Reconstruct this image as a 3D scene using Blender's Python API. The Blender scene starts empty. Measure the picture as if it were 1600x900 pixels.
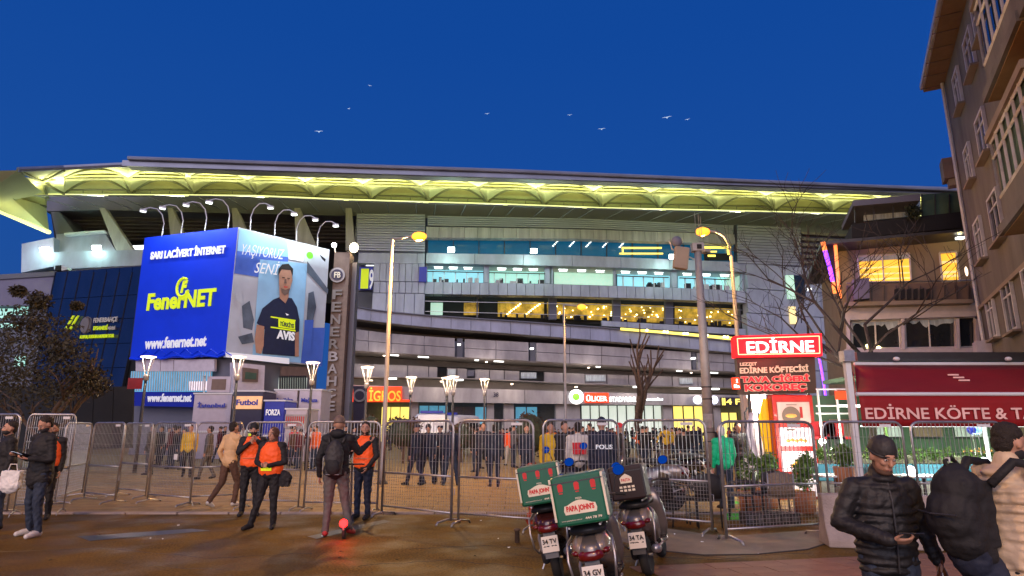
import bpy, math, random
import numpy as np
from mathutils import Vector, Matrix
random.seed(7)
R = math.radians
PI = math.pi
sc = bpy.context.scene
COL = sc.collection

# ------------------------------------------------------------------ camera
CAMZ = 1.6
PITCH = R(12.5)
cam_d = bpy.data.cameras.new('camera')
cam = bpy.data.objects.new('camera', cam_d)
COL.objects.link(cam)
cam.location = (0, 0, CAMZ)
cam.rotation_euler = (PI/2 + PITCH, 0, 0)
cam_d.sensor_width = 36
cam_d.lens = 22.5
cam_d.clip_start = 0.1
cam_d.clip_end = 3000
sc.camera = cam
# ------------------------------------------------------------------ sky
w = bpy.data.worlds.new('World')
sc.world = w
w.use_nodes = True
nt = w.node_tree
bg = nt.nodes['Background']
tc = nt.nodes.new('ShaderNodeTexCoord')
sx = nt.nodes.new('ShaderNodeSeparateXYZ')
rp = nt.nodes.new('ShaderNodeValToRGB')
nt.links.new(tc.outputs['Generated'], sx.inputs[0])
nt.links.new(sx.outputs['Z'], rp.inputs[0])
nt.links.new(rp.outputs[0], bg.inputs[0])
e = rp.color_ramp.elements
e[0].position = 0.0; e[0].color = (0.020, 0.085, 0.300, 1)
e[1].position = 1.0; e[1].color = (0.0035, 0.055, 0.290, 1)
m_ = e.new(0.3); m_.color = (0.0095, 0.074, 0.345, 1)
m_ = e.new(0.55); m_.color = (0.0055, 0.063, 0.325, 1)
bg.inputs[1].default_value = 1.0
# afterglow of the sun that has just set behind the camera: low, wide and weak
sun_d = bpy.data.lights.new('afterglow', 'SUN')
sun_d.energy = 1.85
sun_d.angle = R(50)
sun_d.color = (0.98, 0.86, 0.94)
sun = bpy.data.objects.new('afterglow', sun_d)
COL.objects.link(sun)
sun.rotation_euler = (R(74), 0, R(-12))
sc.view_settings.view_transform = 'Standard'
sc.view_settings.look = 'None'
sc.view_settings.gamma = 1
sc.view_settings.use_curve_mapping = False
sc.view_settings.exposure = 0
sc.cycles.use_denoising = True
sc.cycles.max_bounces = 5
sc.cycles.diffuse_bounces = 2
sc.cycles.glossy_bounces = 2
sc.cycles.transparent_max_bounces = 8
sc.cycles.sample_clamp_indirect = 4
sc.cycles.caustics_reflective = False
sc.cycles.caustics_refractive = False

# ------------------------------------------------------------------ helpers
def C(r, g, b):
    f = lambda c: (c/255/12.92) if c/255 <= 0.04045 else ((c/255 + 0.055)/1.055)**2.4
    return (f(r), f(g), f(b))

_M = {}
def mat(name, col, rough=0.7, metal=0.0, emit=0.0, ecol=None, var=0.15, scale=3.0, bump=0.0, bscale=None,
        trans=0.0, coat=0.0, stretch=(1, 1, 1), spec=None, alpha=1.0):
    if name in _M:
        return _M[name]
    m = bpy.data.materials.new(name)
    m.use_nodes = True
    t = m.node_tree
    b = t.nodes['Principled BSDF']
    b.inputs['Roughness'].default_value = rough
    b.inputs['Metallic'].default_value = metal
    b.inputs['Coat Weight'].default_value = coat
    b.inputs['Transmission Weight'].default_value = trans
    if spec is not None:
        b.inputs['Specular IOR Level'].default_value = spec
    co = t.nodes.new('ShaderNodeTexCoord')
    mp = t.nodes.new('ShaderNodeMapping')
    mp.inputs['Scale'].default_value = stretch
    t.links.new(co.outputs['Object'], mp.inputs[0])
    nz = t.nodes.new('ShaderNodeTexNoise')
    nz.inputs['Scale'].default_value = scale
    nz.inputs['Detail'].default_value = 5
    nz.inputs['Roughness'].default_value = 0.6
    t.links.new(mp.outputs[0], nz.inputs['Vector'])
    cr = t.nodes.new('ShaderNodeValToRGB')
    cr.color_ramp.elements[0].position = 0.3
    cr.color_ramp.elements[1].position = 0.7
    cr.color_ramp.elements[0].color = tuple(c*(1-var) for c in col) + (1,)
    cr.color_ramp.elements[1].color = tuple(min(1, c*(1+var)) for c in col) + (1,)
    t.links.new(nz.outputs['Fac'], cr.inputs[0])
    t.links.new(cr.outputs[0], b.inputs['Base Color'])
    if emit > 0:
        if ecol is None:
            t.links.new(cr.outputs[0], b.inputs['Emission Color'])
        else:
            b.inputs['Emission Color'].default_value = tuple(ecol) + (1,)
        b.inputs['Emission Strength'].default_value = emit
    if bump > 0:
        bp = t.nodes.new('ShaderNodeBump')
        bp.inputs['Strength'].default_value = bump
        bp.inputs['Distance'].default_value = 0.02
        n2 = t.nodes.new('ShaderNodeTexNoise')
        n2.inputs['Scale'].default_value = bscale or scale*8
        n2.inputs['Detail'].default_value = 4
        t.links.new(mp.outputs[0], n2.inputs['Vector'])
        t.links.new(n2.outputs['Fac'], bp.inputs['Height'])
        t.links.new(bp.outputs[0], b.inputs['Normal'])
    if alpha < 1:
        b.inputs['Alpha'].default_value = alpha
    _M[name] = m
    return m

class MB:
    """collects shapes, build() links them as ONE mesh object"""
    def __init__(s):
        s.v = []; s.f = []; s.mi = []; s.cur = 0
    def add(s, vs, fs):
        n = len(s.v)
        s.v += [tuple(p) for p in vs]
        s.f += [tuple(n+i for i in f) for f in fs]
        s.mi += [s.cur]*len(fs)
        return s
    def box(s, c, d, rz=0.0, rx=0.0, ry=0.0):
        M = Matrix.Rotation(rz, 3, 'Z') @ Matrix.Rotation(ry, 3, 'Y') @ Matrix.Rotation(rx, 3, 'X')
        c = Vector(c)
        vs = [c + M @ Vector((sx_*d[0]/2, sy*d[1]/2, sz*d[2]/2)) for sx_ in (-1, 1) for sy in (-1, 1) for sz in (-1, 1)]
        return s.add(vs, [(0, 1, 3, 2), (4, 6, 7, 5), (0, 4, 5, 1), (2, 3, 7, 6), (0, 2, 6, 4), (1, 5, 7, 3)])
    def tube(s, pts, r, n=8, cap=True, closed=False):
        pts = [Vector(p) for p in pts]
        rs = r if isinstance(r, (list, tuple)) else [r]*len(pts)
        vs = []; fs = []
        N = len(pts)
        up = None
        for i, p in enumerate(pts):
            if closed:
                d = pts[(i+1) % N] - pts[i-1]
            else:
                d = pts[min(i+1, N-1)] - pts[max(i-1, 0)]
            if d.length < 1e-9:
                d = Vector((0, 0, 1))
            d.normalize()
            if up is None:
                up = Vector((0, 0, 1)) if abs(d.z) < 0.9 else Vector((0, 1, 0))
            a = d.cross(up)
            if a.length < 1e-6:
                a = d.cross(Vector((1, 0, 0)))
            a.normalize(); b = a.cross(d).normalized(); up = b
            for k in range(n):
                t = 2*PI*k/n
                vs.append(p + a*math.cos(t)*rs[i] + b*math.sin(t)*rs[i])
        for i in range(N if closed else N-1):
            j = (i+1) % N
            for k in range(n):
                k2 = (k+1) % n
                fs.append((i*n+k, i*n+k2, j*n+k2, j*n+k))
        if cap and not closed:
            fs.append(tuple(range(n-1, -1, -1)))
            fs.append(tuple((N-1)*n+k for k in range(n)))
        return s.add(vs, fs)
    def lathe(s, prof, c=(0, 0, 0), n=16, axis=None):
        """prof: list of (r,z)"""
        vs = []; fs = []
        q = Matrix.Identity(3)
        if axis is not None:
            q = Vector((0, 0, 1)).rotation_difference(Vector(axis)).to_matrix()
        c = Vector(c)
        for (r, z) in prof:
            for k in range(n):
                t = 2*PI*k/n
                vs.append(c + q @ Vector((r*math.cos(t), r*math.sin(t), z)))
        for i in range(len(prof)-1):
            for k in range(n):
                k2 = (k+1) % n
                fs.append((i*n+k, i*n+k2, (i+1)*n+k2, (i+1)*n+k))
        fs.append(tuple(range(n-1, -1, -1)))
        fs.append(tuple((len(prof)-1)*n+k for k in range(n)))
        return s.add(vs, fs)
    def ell(s, c, r, n=12, m=8, rot=None):
        vs = []; fs = []
        c = Vector(c)
        for i in range(m+1):
            a = PI*i/m
            for k in range(n):
                t = 2*PI*k/n
                p = Vector((r[0]*math.sin(a)*math.cos(t), r[1]*math.sin(a)*math.sin(t), r[2]*math.cos(a)))
                if rot is not None:
                    p = rot @ p
                vs.append(c+p)
        for i in range(m):
            for k in range(n):
                k2 = (k+1) % n
                fs.append((i*n+k, (i+1)*n+k, (i+1)*n+k2, i*n+k2))
        return s.add(vs, fs)
    def loft(s, secs, n=16, cap=True):
        """secs: (y, cx, cz, w, h, p) superellipse sections in xz planes along y"""
        vs = []; fs = []
        for (y, cx, cz, ww, hh, p) in secs:
            for k in range(n):
                t = 2*PI*k/n
                ct, st = math.cos(t), math.sin(t)
                x = math.copysign(abs(ct)**(2/p), ct)*ww/2
                z = math.copysign(abs(st)**(2/p), st)*hh/2
                vs.append((cx+x, y, cz+z))
        for i in range(len(secs)-1):
            for k in range(n):
                k2 = (k+1) % n
                fs.append((i*n+k, i*n+k2, (i+1)*n+k2, (i+1)*n+k))
        if cap:
            fs.append(tuple(range(n-1, -1, -1)))
            fs.append(tuple((len(secs)-1)*n+k for k in range(n)))
        return s.add(vs, fs)
    def prism(s, front, vec):
        """polygon extruded by vec"""
        n = len(front); vec = Vector(vec)
        vs = [Vector(p) for p in front] + [Vector(p)+vec for p in front]
        fs = [tuple(range(n)), tuple(range(2*n-1, n-1, -1))]
        for i in range(n):
            j = (i+1) % n
            fs.append((i, i+n, j+n, j))
        return s.add(vs, fs)
    def mesh(s, name, off=(0, 0, 0), smooth=False):
        me = bpy.data.meshes.new(name)
        o = Vector(off)
        me.from_pydata([tuple(Vector(p)-o) for p in s.v], [], s.f)
        if smooth:
            me.polygons.foreach_set('use_smooth', [True]*len(me.polygons))
        return me
    def build(s, name, m, parent=None, world=False, smooth=False, bevel=0.0):
        off = Vector((0, 0, 0))
        if world:
            p = parent
            while p is not None:
                off += p.location; p = p.parent
        me = s.mesh(name, off, smooth)
        ms = m if isinstance(m, (list, tuple)) else [m]
        for x in ms:
            me.materials.append(x)
        if len(ms) > 1:
            me.polygons.foreach_set('material_index', s.mi)
        ob = bpy.data.objects.new(name, me)
        COL.objects.link(ob)
        if parent is not None:
            ob.parent = parent
        if bevel > 0:
            bv = ob.modifiers.new('bevel', 'BEVEL'); bv.width = bevel; bv.segments = 2; bv.limit_method = 'ANGLE'
        return ob

def tag(o, label=None, cat=None, group=None, kind=None):
    if label: o['label'] = label
    if cat: o['category'] = cat
    if group: o['group'] = group
    if kind: o['kind'] = kind
    return o
def thing(name, label, cat, loc=(0, 0, 0), rz=0.0, group=None):
    o = bpy.data.objects.new(name, None)
    COL.objects.link(o)
    o.location = loc; o.rotation_euler = (0, 0, rz)
    o.empty_display_size = 0.2
    return tag(o, label, cat, group)
KIDS = {}
def copy_tree(o, parent=None):
    c = o.copy(); COL.objects.link(c)
    c.parent = parent
    for ch in list(o.children):
        copy_tree(ch, c)
    return c
def light(name, parent, loc, power, col, radius=0.1, spot=None, target=None):
    d = bpy.data.lights.new(name, 'SPOT' if spot else 'POINT')
    d.energy = power; d.color = col; d.shadow_soft_size = radius
    o = bpy.data.objects.new(name, d)
    COL.objects.link(o)
    o.parent = parent; o.location = loc
    if spot:
        d.spot_size = spot; d.spot_blend = 0.6
        if target is not None:
            o.rotation_euler = (Vector(target)-Vector(loc)).to_track_quat('-Z', 'Y').to_euler()
    return o

def area_light(name, parent, loc, sx_, sy, power, col, direction, xdir):
    d = bpy.data.lights.new(name, 'AREA'); d.shape = 'RECTANGLE'; d.size = sx_; d.size_y = sy
    d.energy = power; d.color = col
    o = bpy.data.objects.new(name, d); COL.objects.link(o); o.parent = parent
    z = -Vector(direction).normalized(); x = Vector(xdir).normalized(); y = z.cross(x).normalized(); x = y.cross(z)
    o.matrix_local = Matrix.Translation(loc) @ Matrix((x, y, z)).transposed().to_4x4()
    return o
CP, SP = math.cos(PITCH), math.sin(PITCH)
def ray(u, v):
    x = (u-800)/1000; z = (450-v)/1000
    return Vector((x, CP - z*SP, SP + z*CP))
def at(u, v, Y):
    d = ray(u, v); t = Y/d.y
    return Vector((d.x*t, Y, CAMZ + d.z*t))
def G(u, v, z=0.0):
    d = ray(u, v); t = (z-CAMZ)/d.z
    return Vector((d.x*t, d.y*t, z))
def gv(u, Y):   # ground point under column u at distance Y
    v = 672 + 1000*CAMZ/Y
    p = G(u, v)
    return Vector((p.x*Y/p.y, Y, 0))
def vert(u, v, v2):
    return 800+(u-800)*(v2+4061)/(v+4061)
class PL:
    """a vertical plane through a=(x,y) along dir; off is the distance towards the camera"""
    def __init__(s, a, d):
        s.a = Vector((a[0], a[1], 0)); s.u = Vector((d[0], d[1], 0)).normalized()
        n = Vector((s.u.y, -s.u.x, 0))
        if n.dot(-s.a) < 0: n = -n
        s.n = n
    def P(s, u, v, off=0.0):
        d = ray(u, v)
        t = (s.a.dot(s.n)+off)/d.dot(s.n)
        return Vector((0, 0, CAMZ)) + d*t
    def poly(s, mb, pts, off=0.0, th=0.3):
        mb.prism([s.P(u, v, off) for u, v in pts], -s.n*th)
        return mb
    def quad(s, mb, u0, v0, u1, v1, off=0.0, th=0.3):
        """upright rectangle: u given at the top edge"""
        return s.poly(mb, [(u0, v0), (u1, v0), (vert(u1, v0, v1), v1), (vert(u0, v0, v1), v1)], off, th)
    def strip(s, mb, top, bot, off=0.0, th=0.3, offb=None):
        us = sorted(set([p[0] for p in top]+[p[0] for p in bot]))
        us = [u for u in us if top[0][0]-1 <= u <= top[-1][0]+1]
        A = [s.P(u, ip(top, u), off) for u in us]
        B = [s.P(vert(u, ip(top, u), ip(bot, u)), ip(bot, u), off if offb is None else offb) for u in us]
        n = len(us); vs = A+B+[p-s.n*th for p in A]+[p-s.n*th for p in B]
        fs = []
        for i in range(n-1):
            fs += [(i, i+1, n+i+1, n+i), (i, 2*n+i, 2*n+i+1, i+1), (n+i, n+i+1, 3*n+i+1, 3*n+i), (2*n+i, 3*n+i, 3*n+i+1, 2*n+i+1)]
        fs += [(0, n, 3*n, 2*n), (n-1, 3*n-1, 4*n-1, 2*n-1)]
        mb.add(vs, fs)
        return mb
def ip(l, u):
    if u <= l[0][0]: return l[0][1]
    for (a, b), (c, d) in zip(l, l[1:]):
        if u <= c:
            return b + (d-b)*(u-a)/(c-a)
    return l[-1][1]
def panels(pl, parent, name, m, top, bot, edges, off=0.0, th=0.3, gap=0.06):
    """separate cladding panels with open joints between the given u edges"""
    for u0, u1 in zip(edges, edges[1:]):
        a = (ip(top, u0), ip(top, u1)); b = (ip(bot, u0), ip(bot, u1))
        q = [pl.P(u0, a[0], off), pl.P(u1, a[1], off), pl.P(vert(u1, a[1], b[1]), b[1], off), pl.P(vert(u0, a[0], b[0]), b[0], off)]
        d = (q[1]-q[0]).normalized()*gap/2
        q = [q[0]+d, q[1]-d, q[2]-d, q[3]+d]
        jit = random.uniform(-0.012, 0.012)
        q = [p+pl.n*jit for p in q]
        MB().prism(q, -pl.n*th).build(name, m, parent, world=True)

# text -> unit box meshes
_T = {}
def text_mesh(s, bold=0.02, shear=0.0, depth=0.12):
    k = (s, bold, shear)
    if k in _T: return _T[k]
    c = bpy.data.curves.new('t', 'FONT')
    c.body = s; c.resolution_u = 3; c.offset = bold; c.shear = shear; c.extrude = 0.5
    o = bpy.data.objects.new('t', c); COL.objects.link(o)
    dg = bpy.context.evaluated_depsgraph_get()
    me = bpy.data.meshes.new_from_object(o.evaluated_get(dg))
    v = np.zeros(len(me.vertices)*3); me.vertices.foreach_get('co', v); v = v.reshape(-1, 3)
    lo, hi = v.min(0), v.max(0)
    v = (v-lo)/(hi-lo)
    fs = [tuple(p.vertices) for p in me.polygons]
    bpy.data.objects.remove(o); bpy.data.curves.remove(c); bpy.data.meshes.remove(me)
    _T[k] = (v, fs)
    return _T[k]
def text(s, m, parent, P0, X, Y, N, name='lettering', bold=0.02, shear=0.0, world=False):
    v, fs = text_mesh(s, bold, shear)
    P0, X, Y, N = Vector(P0), Vector(X), Vector(Y), Vector(N)
    mb = MB(); mb.add([P0+X*a+Y*b+N*c for a, b, c in v], fs)
    return mb.build(name, m, parent, world=world)
def text_px(s, m, parent, pl, u0, v0, u1, v1, h, off=0.05, th=0.04, **k):
    """baseline from (u0,v0) to (u1,v1), h pixels tall, on plane pl"""
    P0 = pl.P(u0, v0, off); P1 = pl.P(u1, v1, off); T = pl.P(vert(u0, v0, v0-h), v0-h, off)
    return text(s, m, parent, P0, P1-P0, Vector((0, 0, (T-P0).z)), pl.n*th, world=True, **k)

# ------------------------------------------------------------------ materials
M = {}
M['asphalt'] = mat('asphalt', (0.135, 0.078, 0.014), 0.6, spec=0.12, var=0.3, scale=0.6, bump=0.6, bscale=60)
def asphalt_detail():
    t = M['asphalt'].node_tree; b = t.nodes['Principled BSDF']; src = b.inputs['Base Color'].links[0].from_socket
    co = t.nodes.new('ShaderNodeTexCoord')
    def nz(scale, det=4):
        n = t.nodes.new('ShaderNodeTexNoise'); n.inputs['Scale'].default_value = scale; n.inputs['Detail'].default_value = det
        t.links.new(co.outputs['Object'], n.inputs['Vector']); return n
    def ramp(n, a, b_, lo, hi):
        r = t.nodes.new('ShaderNodeMapRange'); r.inputs['From Min'].default_value = a; r.inputs['From Max'].default_value = b_
        r.inputs['To Min'].default_value = lo; r.inputs['To Max'].default_value = hi; t.links.new(n.outputs['Fac'], r.inputs['Value']); return r
    f1 = ramp(nz(32, 3), .35, .65, .60, 1.42); f2 = ramp(nz(.35, 5), .35, .65, .82, 1.14); f3 = ramp(nz(2.2, 6), .4, .6, .86, 1.12)
    m1 = t.nodes.new('ShaderNodeMath'); m1.operation = 'MULTIPLY'; t.links.new(f1.outputs[0], m1.inputs[0]); t.links.new(f2.outputs[0], m1.inputs[1])
    m2 = t.nodes.new('ShaderNodeMath'); m2.operation = 'MULTIPLY'; t.links.new(m1.outputs[0], m2.inputs[0]); t.links.new(f3.outputs[0], m2.inputs[1])
    v = t.nodes.new('ShaderNodeVectorMath'); v.operation = 'SCALE'; t.links.new(src, v.inputs[0]); t.links.new(m2.outputs[0], v.inputs['Scale'])
    t.links.new(v.outputs[0], b.inputs['Base Color'])
    rr = ramp(nz(1.1, 5), .4, .6, .38, .75); t.links.new(rr.outputs[0], b.inputs['Roughness'])
asphalt_detail()
M['paver'] = mat('paving_stone', (0.29, 0.20, 0.075), 0.6, spec=0.3, var=0.3, scale=1.3, bump=0.4, bscale=40)
M['joint'] = mat('paving_joint', (0.05, 0.045, 0.04), 0.9)
M['steel'] = mat('galvanised_steel', (0.45, 0.44, 0.44), 0.38, 0.85, var=0.2, scale=9)
M['dsteel'] = mat('dark_steel', (0.06, 0.06, 0.065), 0.45, 0.5)
M['pole'] = mat('painted_pole', (0.33, 0.31, 0.30), 0.5, 0.1, var=0.12, scale=4)
M['clad'] = mat('facade_cladding', (0.36, 0.375, 0.47), 0.5, 0.1, var=0.20, scale=0.7, bump=0.05, stretch=(1, 1, .35))
M['clad2'] = mat('facade_cladding_warm', (0.36, 0.325, 0.325), 0.6, var=0.24, scale=0.8, stretch=(1, 1, .35))
M['conc'] = mat('stained_concrete', (0.40, 0.37, 0.37), 0.85, var=0.28, scale=0.8, stretch=(1.6, 1, 0.15), bump=0.2)
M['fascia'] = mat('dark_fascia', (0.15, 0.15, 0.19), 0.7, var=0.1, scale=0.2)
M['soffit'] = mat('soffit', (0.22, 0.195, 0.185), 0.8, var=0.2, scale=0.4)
M['louvre'] = mat('louvre_metal', (0.37, 0.37, 0.47), 0.45, 0.2, var=0.08, scale=0.5)
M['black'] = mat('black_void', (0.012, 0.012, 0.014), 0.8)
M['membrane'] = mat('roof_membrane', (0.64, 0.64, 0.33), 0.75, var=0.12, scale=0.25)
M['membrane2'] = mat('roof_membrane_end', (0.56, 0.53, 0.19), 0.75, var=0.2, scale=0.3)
M['rib'] = mat('roof_rib', (0.20, 0.20, 0.10), 0.6, 0.2)
M['beam'] = mat('roof_beam', (0.27, 0.28, 0.36), 0.5, 0.3, var=0.2, scale=0.3)
M['yellowlight'] = mat('yellow_flood_strip', (1, 1, 0.4), emit=1.0, ecol=(0.95, 1.0, 0.42))
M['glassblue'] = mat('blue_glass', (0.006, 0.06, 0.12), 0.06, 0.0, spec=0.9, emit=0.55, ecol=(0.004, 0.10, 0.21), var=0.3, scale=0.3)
M['glass'] = mat('window_glass', (0.02, 0.025, 0.03), 0.05, 0.0, spec=0.8)
M['glassnavy'] = mat('navy_glass', (0.012, 0.018, 0.06), 0.12, spec=0.7, var=0.3, scale=0.3)
M['lit_green'] = mat('lit_office_wall', (0.5, 0.7, 0.6), emit=1.0, ecol=(0.30, 0.66, 0.56))
M['lit_green2'] = mat('lit_office_wall_pale', (0.5, 0.7, 0.6), emit=0.9, ecol=(0.42, 0.68, 0.50))
M['lit_cyan'] = mat('lit_office_wall_cyan', (0.3, 0.6, 0.7), emit=.95, ecol=(0.28, 0.68, 0.78))
M['tube'] = mat('ceiling_light', (1, 1, 1), emit=6, ecol=(0.85, 1, 0.97))
M['lit_yel'] = mat('lit_hall_wall', (0.42, 0.26, 0.03), emit=0.55, var=0.75, scale=.9)
M['warmdot'] = mat('warm_bulb', (1, 0.9, 0.5), emit=9, ecol=(1.0, 0.85, 0.35))
M['whitedot'] = mat('white_bulb', (1, 1, 1), emit=12, ecol=(0.9, 1.0, 0.95))
M['sodium'] = mat('sodium_bulb', (1, 0.6, 0.1), emit=2.4, ecol=(1.0, 0.31, 0.015))
M['lampwarm'] = mat('lamp_disc', (1, 0.8, 0.7), emit=2.2, ecol=(1.0, 0.78, 0.55))
M['white'] = mat('white_paint', (0.72, 0.72, 0.72), 0.5, var=0.06)
M['offwhite'] = mat('offwhite_panel', (0.62, 0.56, 0.60), 0.6, var=0.1)
M['bluevinyl'] = mat('blue_banner', (0.004, 0.035, 0.62), 0.42, var=0.1, scale=0.5, bump=0.45, bscale=1.2, emit=0.14, ecol=(0.0, 0.04, 0.75))  # slight self-glow put in to stand for floodlight on the vinyl
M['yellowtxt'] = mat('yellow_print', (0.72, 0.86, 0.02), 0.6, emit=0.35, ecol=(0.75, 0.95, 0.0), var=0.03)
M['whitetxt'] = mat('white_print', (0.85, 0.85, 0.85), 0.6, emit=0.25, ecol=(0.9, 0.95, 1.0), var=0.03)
M['print_sky'] = mat('poster_pale_blue', (0.33, 0.62, 0.88), 0.6, var=0.18, scale=0.35)
M['print_mid'] = mat('poster_mid_blue', (0.07, 0.16, 0.62), 0.6, var=0.15, scale=0.4)
M['print_grey'] = mat('poster_grey', (0.52, 0.57, 0.62), 0.6, var=0.15, scale=0.4)
M['print_dk'] = mat('poster_dark', (0.10, 0.13, 0.17), 0.6, var=0.4, scale=1.0)
M['print_navy'] = mat('poster_navy', (0.012, 0.02, 0.06), 0.6)
M['lip'] = mat('lip_skin', (0.32, 0.12, 0.09), 0.5)
M['skin'] = mat('skin', (0.50, 0.27, 0.18), 0.55, var=0.08, scale=6)
M['skinprint'] = mat('poster_skin', (0.50, 0.27, 0.17), 0.6, var=0.15, scale=1.5)
M['hairdark'] = mat('dark_hair', (0.02, 0.014, 0.01), 0.7, var=0.4, scale=40, bump=0.6, bscale=120)
M['brown'] = mat('brown_panel', (0.18, 0.12, 0.09), 0.6)
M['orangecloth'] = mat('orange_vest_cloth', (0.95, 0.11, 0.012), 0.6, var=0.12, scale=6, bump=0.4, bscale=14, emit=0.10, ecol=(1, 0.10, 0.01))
M['blackcloth'] = mat('black_cloth', (0.011, 0.011, 0.013), 0.75, var=0.3, scale=8, bump=0.5, bscale=18)
M['puffer'] = mat('puffer_nylon', (0.012, 0.012, 0.014), 0.6, var=0.25, scale=9, bump=0.5, bscale=22)
M['navycloth'] = mat('navy_cloth', (0.012, 0.018, 0.04), 0.75, var=0.3, scale=8, bump=0.4, bscale=18)
M['jeans'] = mat('dark_jeans', (0.02, 0.032, 0.06), 0.8, var=0.35, scale=10, bump=0.4, bscale=25)
M['greycloth'] = mat('grey_trousers', (0.10, 0.095, 0.09), 0.8, var=0.25, scale=8, bump=0.4, bscale=18)
M['beige'] = mat('beige_jacket_cloth', (0.60, 0.46, 0.31), 0.6, var=0.1, scale=6, bump=0.6, bscale=9)
M['cream'] = mat('cream_shirt', (0.68, 0.44, 0.22), 0.7, var=0.1, scale=6, bump=0.4, bscale=14)
M['browncloth'] = mat('brown_cloth', (0.10, 0.05, 0.03), 0.8, var=0.25)
M['greencloth'] = mat('green_shirt_cloth', (0.0, 0.50, 0.22), 0.65, var=0.12, scale=7, bump=0.4, bscale=16)
M['yellowcloth'] = mat('yellow_jacket_cloth', (0.62, 0.40, 0.01), 0.7, var=0.15)
M['redcloth'] = mat('red_cloth', (0.62, 0.02, 0.03), 0.6, var=0.15)
M['whitecloth'] = mat('white_cloth', (0.62, 0.60, 0.55), 0.7, var=0.1)
M['shoewhite'] = mat('white_shoe', (0.6, 0.58, 0.55), 0.5)
M['redshoe'] = mat('red_shoe', (0.35, 0.03, 0.03), 0.5)
M['mask'] = mat('black_mask', (0.02, 0.018, 0.02), 0.8)
M['boxgreen'] = mat('green_delivery_box', (0.004, 0.115, 0.055), 0.35, coat=0.3, var=0.08)
M['boxbrown'] = mat('dark_delivery_box', (0.02, 0.008, 0.007), 0.5)
M['redprint'] = mat('red_print', (0.60, 0.02, 0.02), 0.5)
M['creamprint'] = mat('cream_print', (0.80, 0.72, 0.55), 0.5)
M['silver'] = mat('silver_bodywork', (0.20, 0.18, 0.17), 0.3, 0.5, coat=0.4, var=0.06)
M['tanbody'] = mat('champagne_bodywork', (0.36, 0.29, 0.24), 0.28, 0.4, coat=0.5, var=0.08)
M['apron'] = mat('concrete_apron', (0.27, 0.235, 0.165), 0.7, var=0.22, scale=1.6, bump=0.4, bscale=40, spec=.2)
M['pinkpave'] = mat('pink_pavement', (0.30, 0.165, 0.11), 0.6, var=0.2, scale=2.0, bump=0.4, bscale=50, spec=.2)
M['darkbody'] = mat('dark_bodywork', (0.025, 0.02, 0.02), 0.25, 0.2, coat=0.6)
M['maroon'] = mat('maroon_bodywork', (0.05, 0.012, 0.011), 0.25, 0.1, coat=0.6)
M['rubber'] = mat('rubber', (0.018, 0.018, 0.018), 0.8)
M['seatvinyl'] = mat('seat_vinyl', (0.02, 0.02, 0.02), 0.5)
M['lens'] = mat('red_lens', (0.13, 0.006, 0.006), 0.2, coat=.6)
M['vestband'] = mat('vest_band', (0.75, 0.22, 0.10), 0.5)
M['chrome'] = mat('mirror_glass', (0.8, 0.8, 0.82), 0.03, 1.0, var=0.0)
M['mirror_sky'] = mat('mirror_face', (0.55, 0.75, 1.0), 0.05, 1.0, var=0.0)
M['plate'] = mat('number_plate', (0.75, 0.70, 0.62), 0.5, var=0.05)
M['plateink'] = mat('plate_ink', (0.02, 0.02, 0.02), 0.6)
M['neonred'] = mat('neon_red_face', (0.9, 0.01, 0.02), emit=1.15, ecol=(1.0, 0.006, 0.015))
M['neonedge'] = mat('neon_tube', (1, 0.5, 0.3), emit=4, ecol=(1.0, 0.30, 0.14))
M['neonwhite'] = mat('neon_letters', (1, 1, 1), emit=2.2, ecol=(1.0, 0.86, 0.82))
M['signboard'] = mat('dark_sign_board', (0.05, 0.025, 0.012), 0.5)
M['signcream'] = mat('sign_cream_letters', (0.6, 0.5, 0.36), 0.5, emit=0.25, ecol=(0.8, 0.6, 0.35))
M['signred'] = mat('sign_red_letters', (0.75, 0.02, 0.03), 0.5, emit=0.35, ecol=(1.0, 0.02, 0.05))
M['totem'] = mat('totem_red', (0.55, 0.018, 0.012), 0.4, coat=0.3)
M['awning'] = mat('awning_fabric', (0.27, 0.003, 0.006), 0.7, var=0.1, scale=1.5, bump=0.25, bscale=4)
M['awningtxt'] = mat('awning_letters', (0.70, 0.40, 0.36), 0.6, emit=0.15, ecol=(0.9, 0.5, 0.45))
M['litpic'] = mat('lit_picture', (0.8, 0.75, 0.75), emit=.8, ecol=(0.95, 0.78, 0.80))
M['litpic_dim'] = mat('dim_picture', (0.6, 0.42, 0.36), emit=0.25, ecol=(0.7, 0.42, 0.36))
M['food'] = mat('food_print', (0.75, 0.30, 0.06), emit=0.55, ecol=(0.85, 0.35, 0.10), var=0.5, scale=14)
M['stucco'] = mat('brown_stucco', (0.165, 0.148, 0.128), 0.9, var=0.30, scale=0.9, bump=0.4, bscale=30, stretch=(1, 1, .3))
M['stucco2'] = mat('tan_stucco', (0.30, 0.24, 0.18), 0.9, var=0.14, scale=1.0, bump=0.3, bscale=30)
M['eave'] = mat('eave_boards', (0.28, 0.165, 0.07), 0.8, var=0.12)
M['frame'] = mat('white_window_frame', (0.62, 0.60, 0.60), 0.5)
M['litwin'] = mat('lit_window', (1, 0.6, 0.1), emit=1.0, ecol=(1.0, 0.52, 0.04), var=0.25, scale=1.5)
M['litwin2'] = mat('lit_window_curtain', (1, 0.8, 0.4), emit=0.9, ecol=(1.0, 0.72, 0.30))
M['curtain'] = mat('pale_curtain', (0.45, 0.50, 0.52), 0.9, var=0.3, scale=3, stretch=(3, 3, 0.4), emit=0.06)
M['cblock'] = mat('concrete_block', (0.36, 0.30, 0.27), 0.85, var=0.25, scale=2.5, bump=0.5, bscale=40)
M['kiosk'] = mat('kiosk_panel', (0.52, 0.46, 0.52), 0.5, var=0.08)
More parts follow.
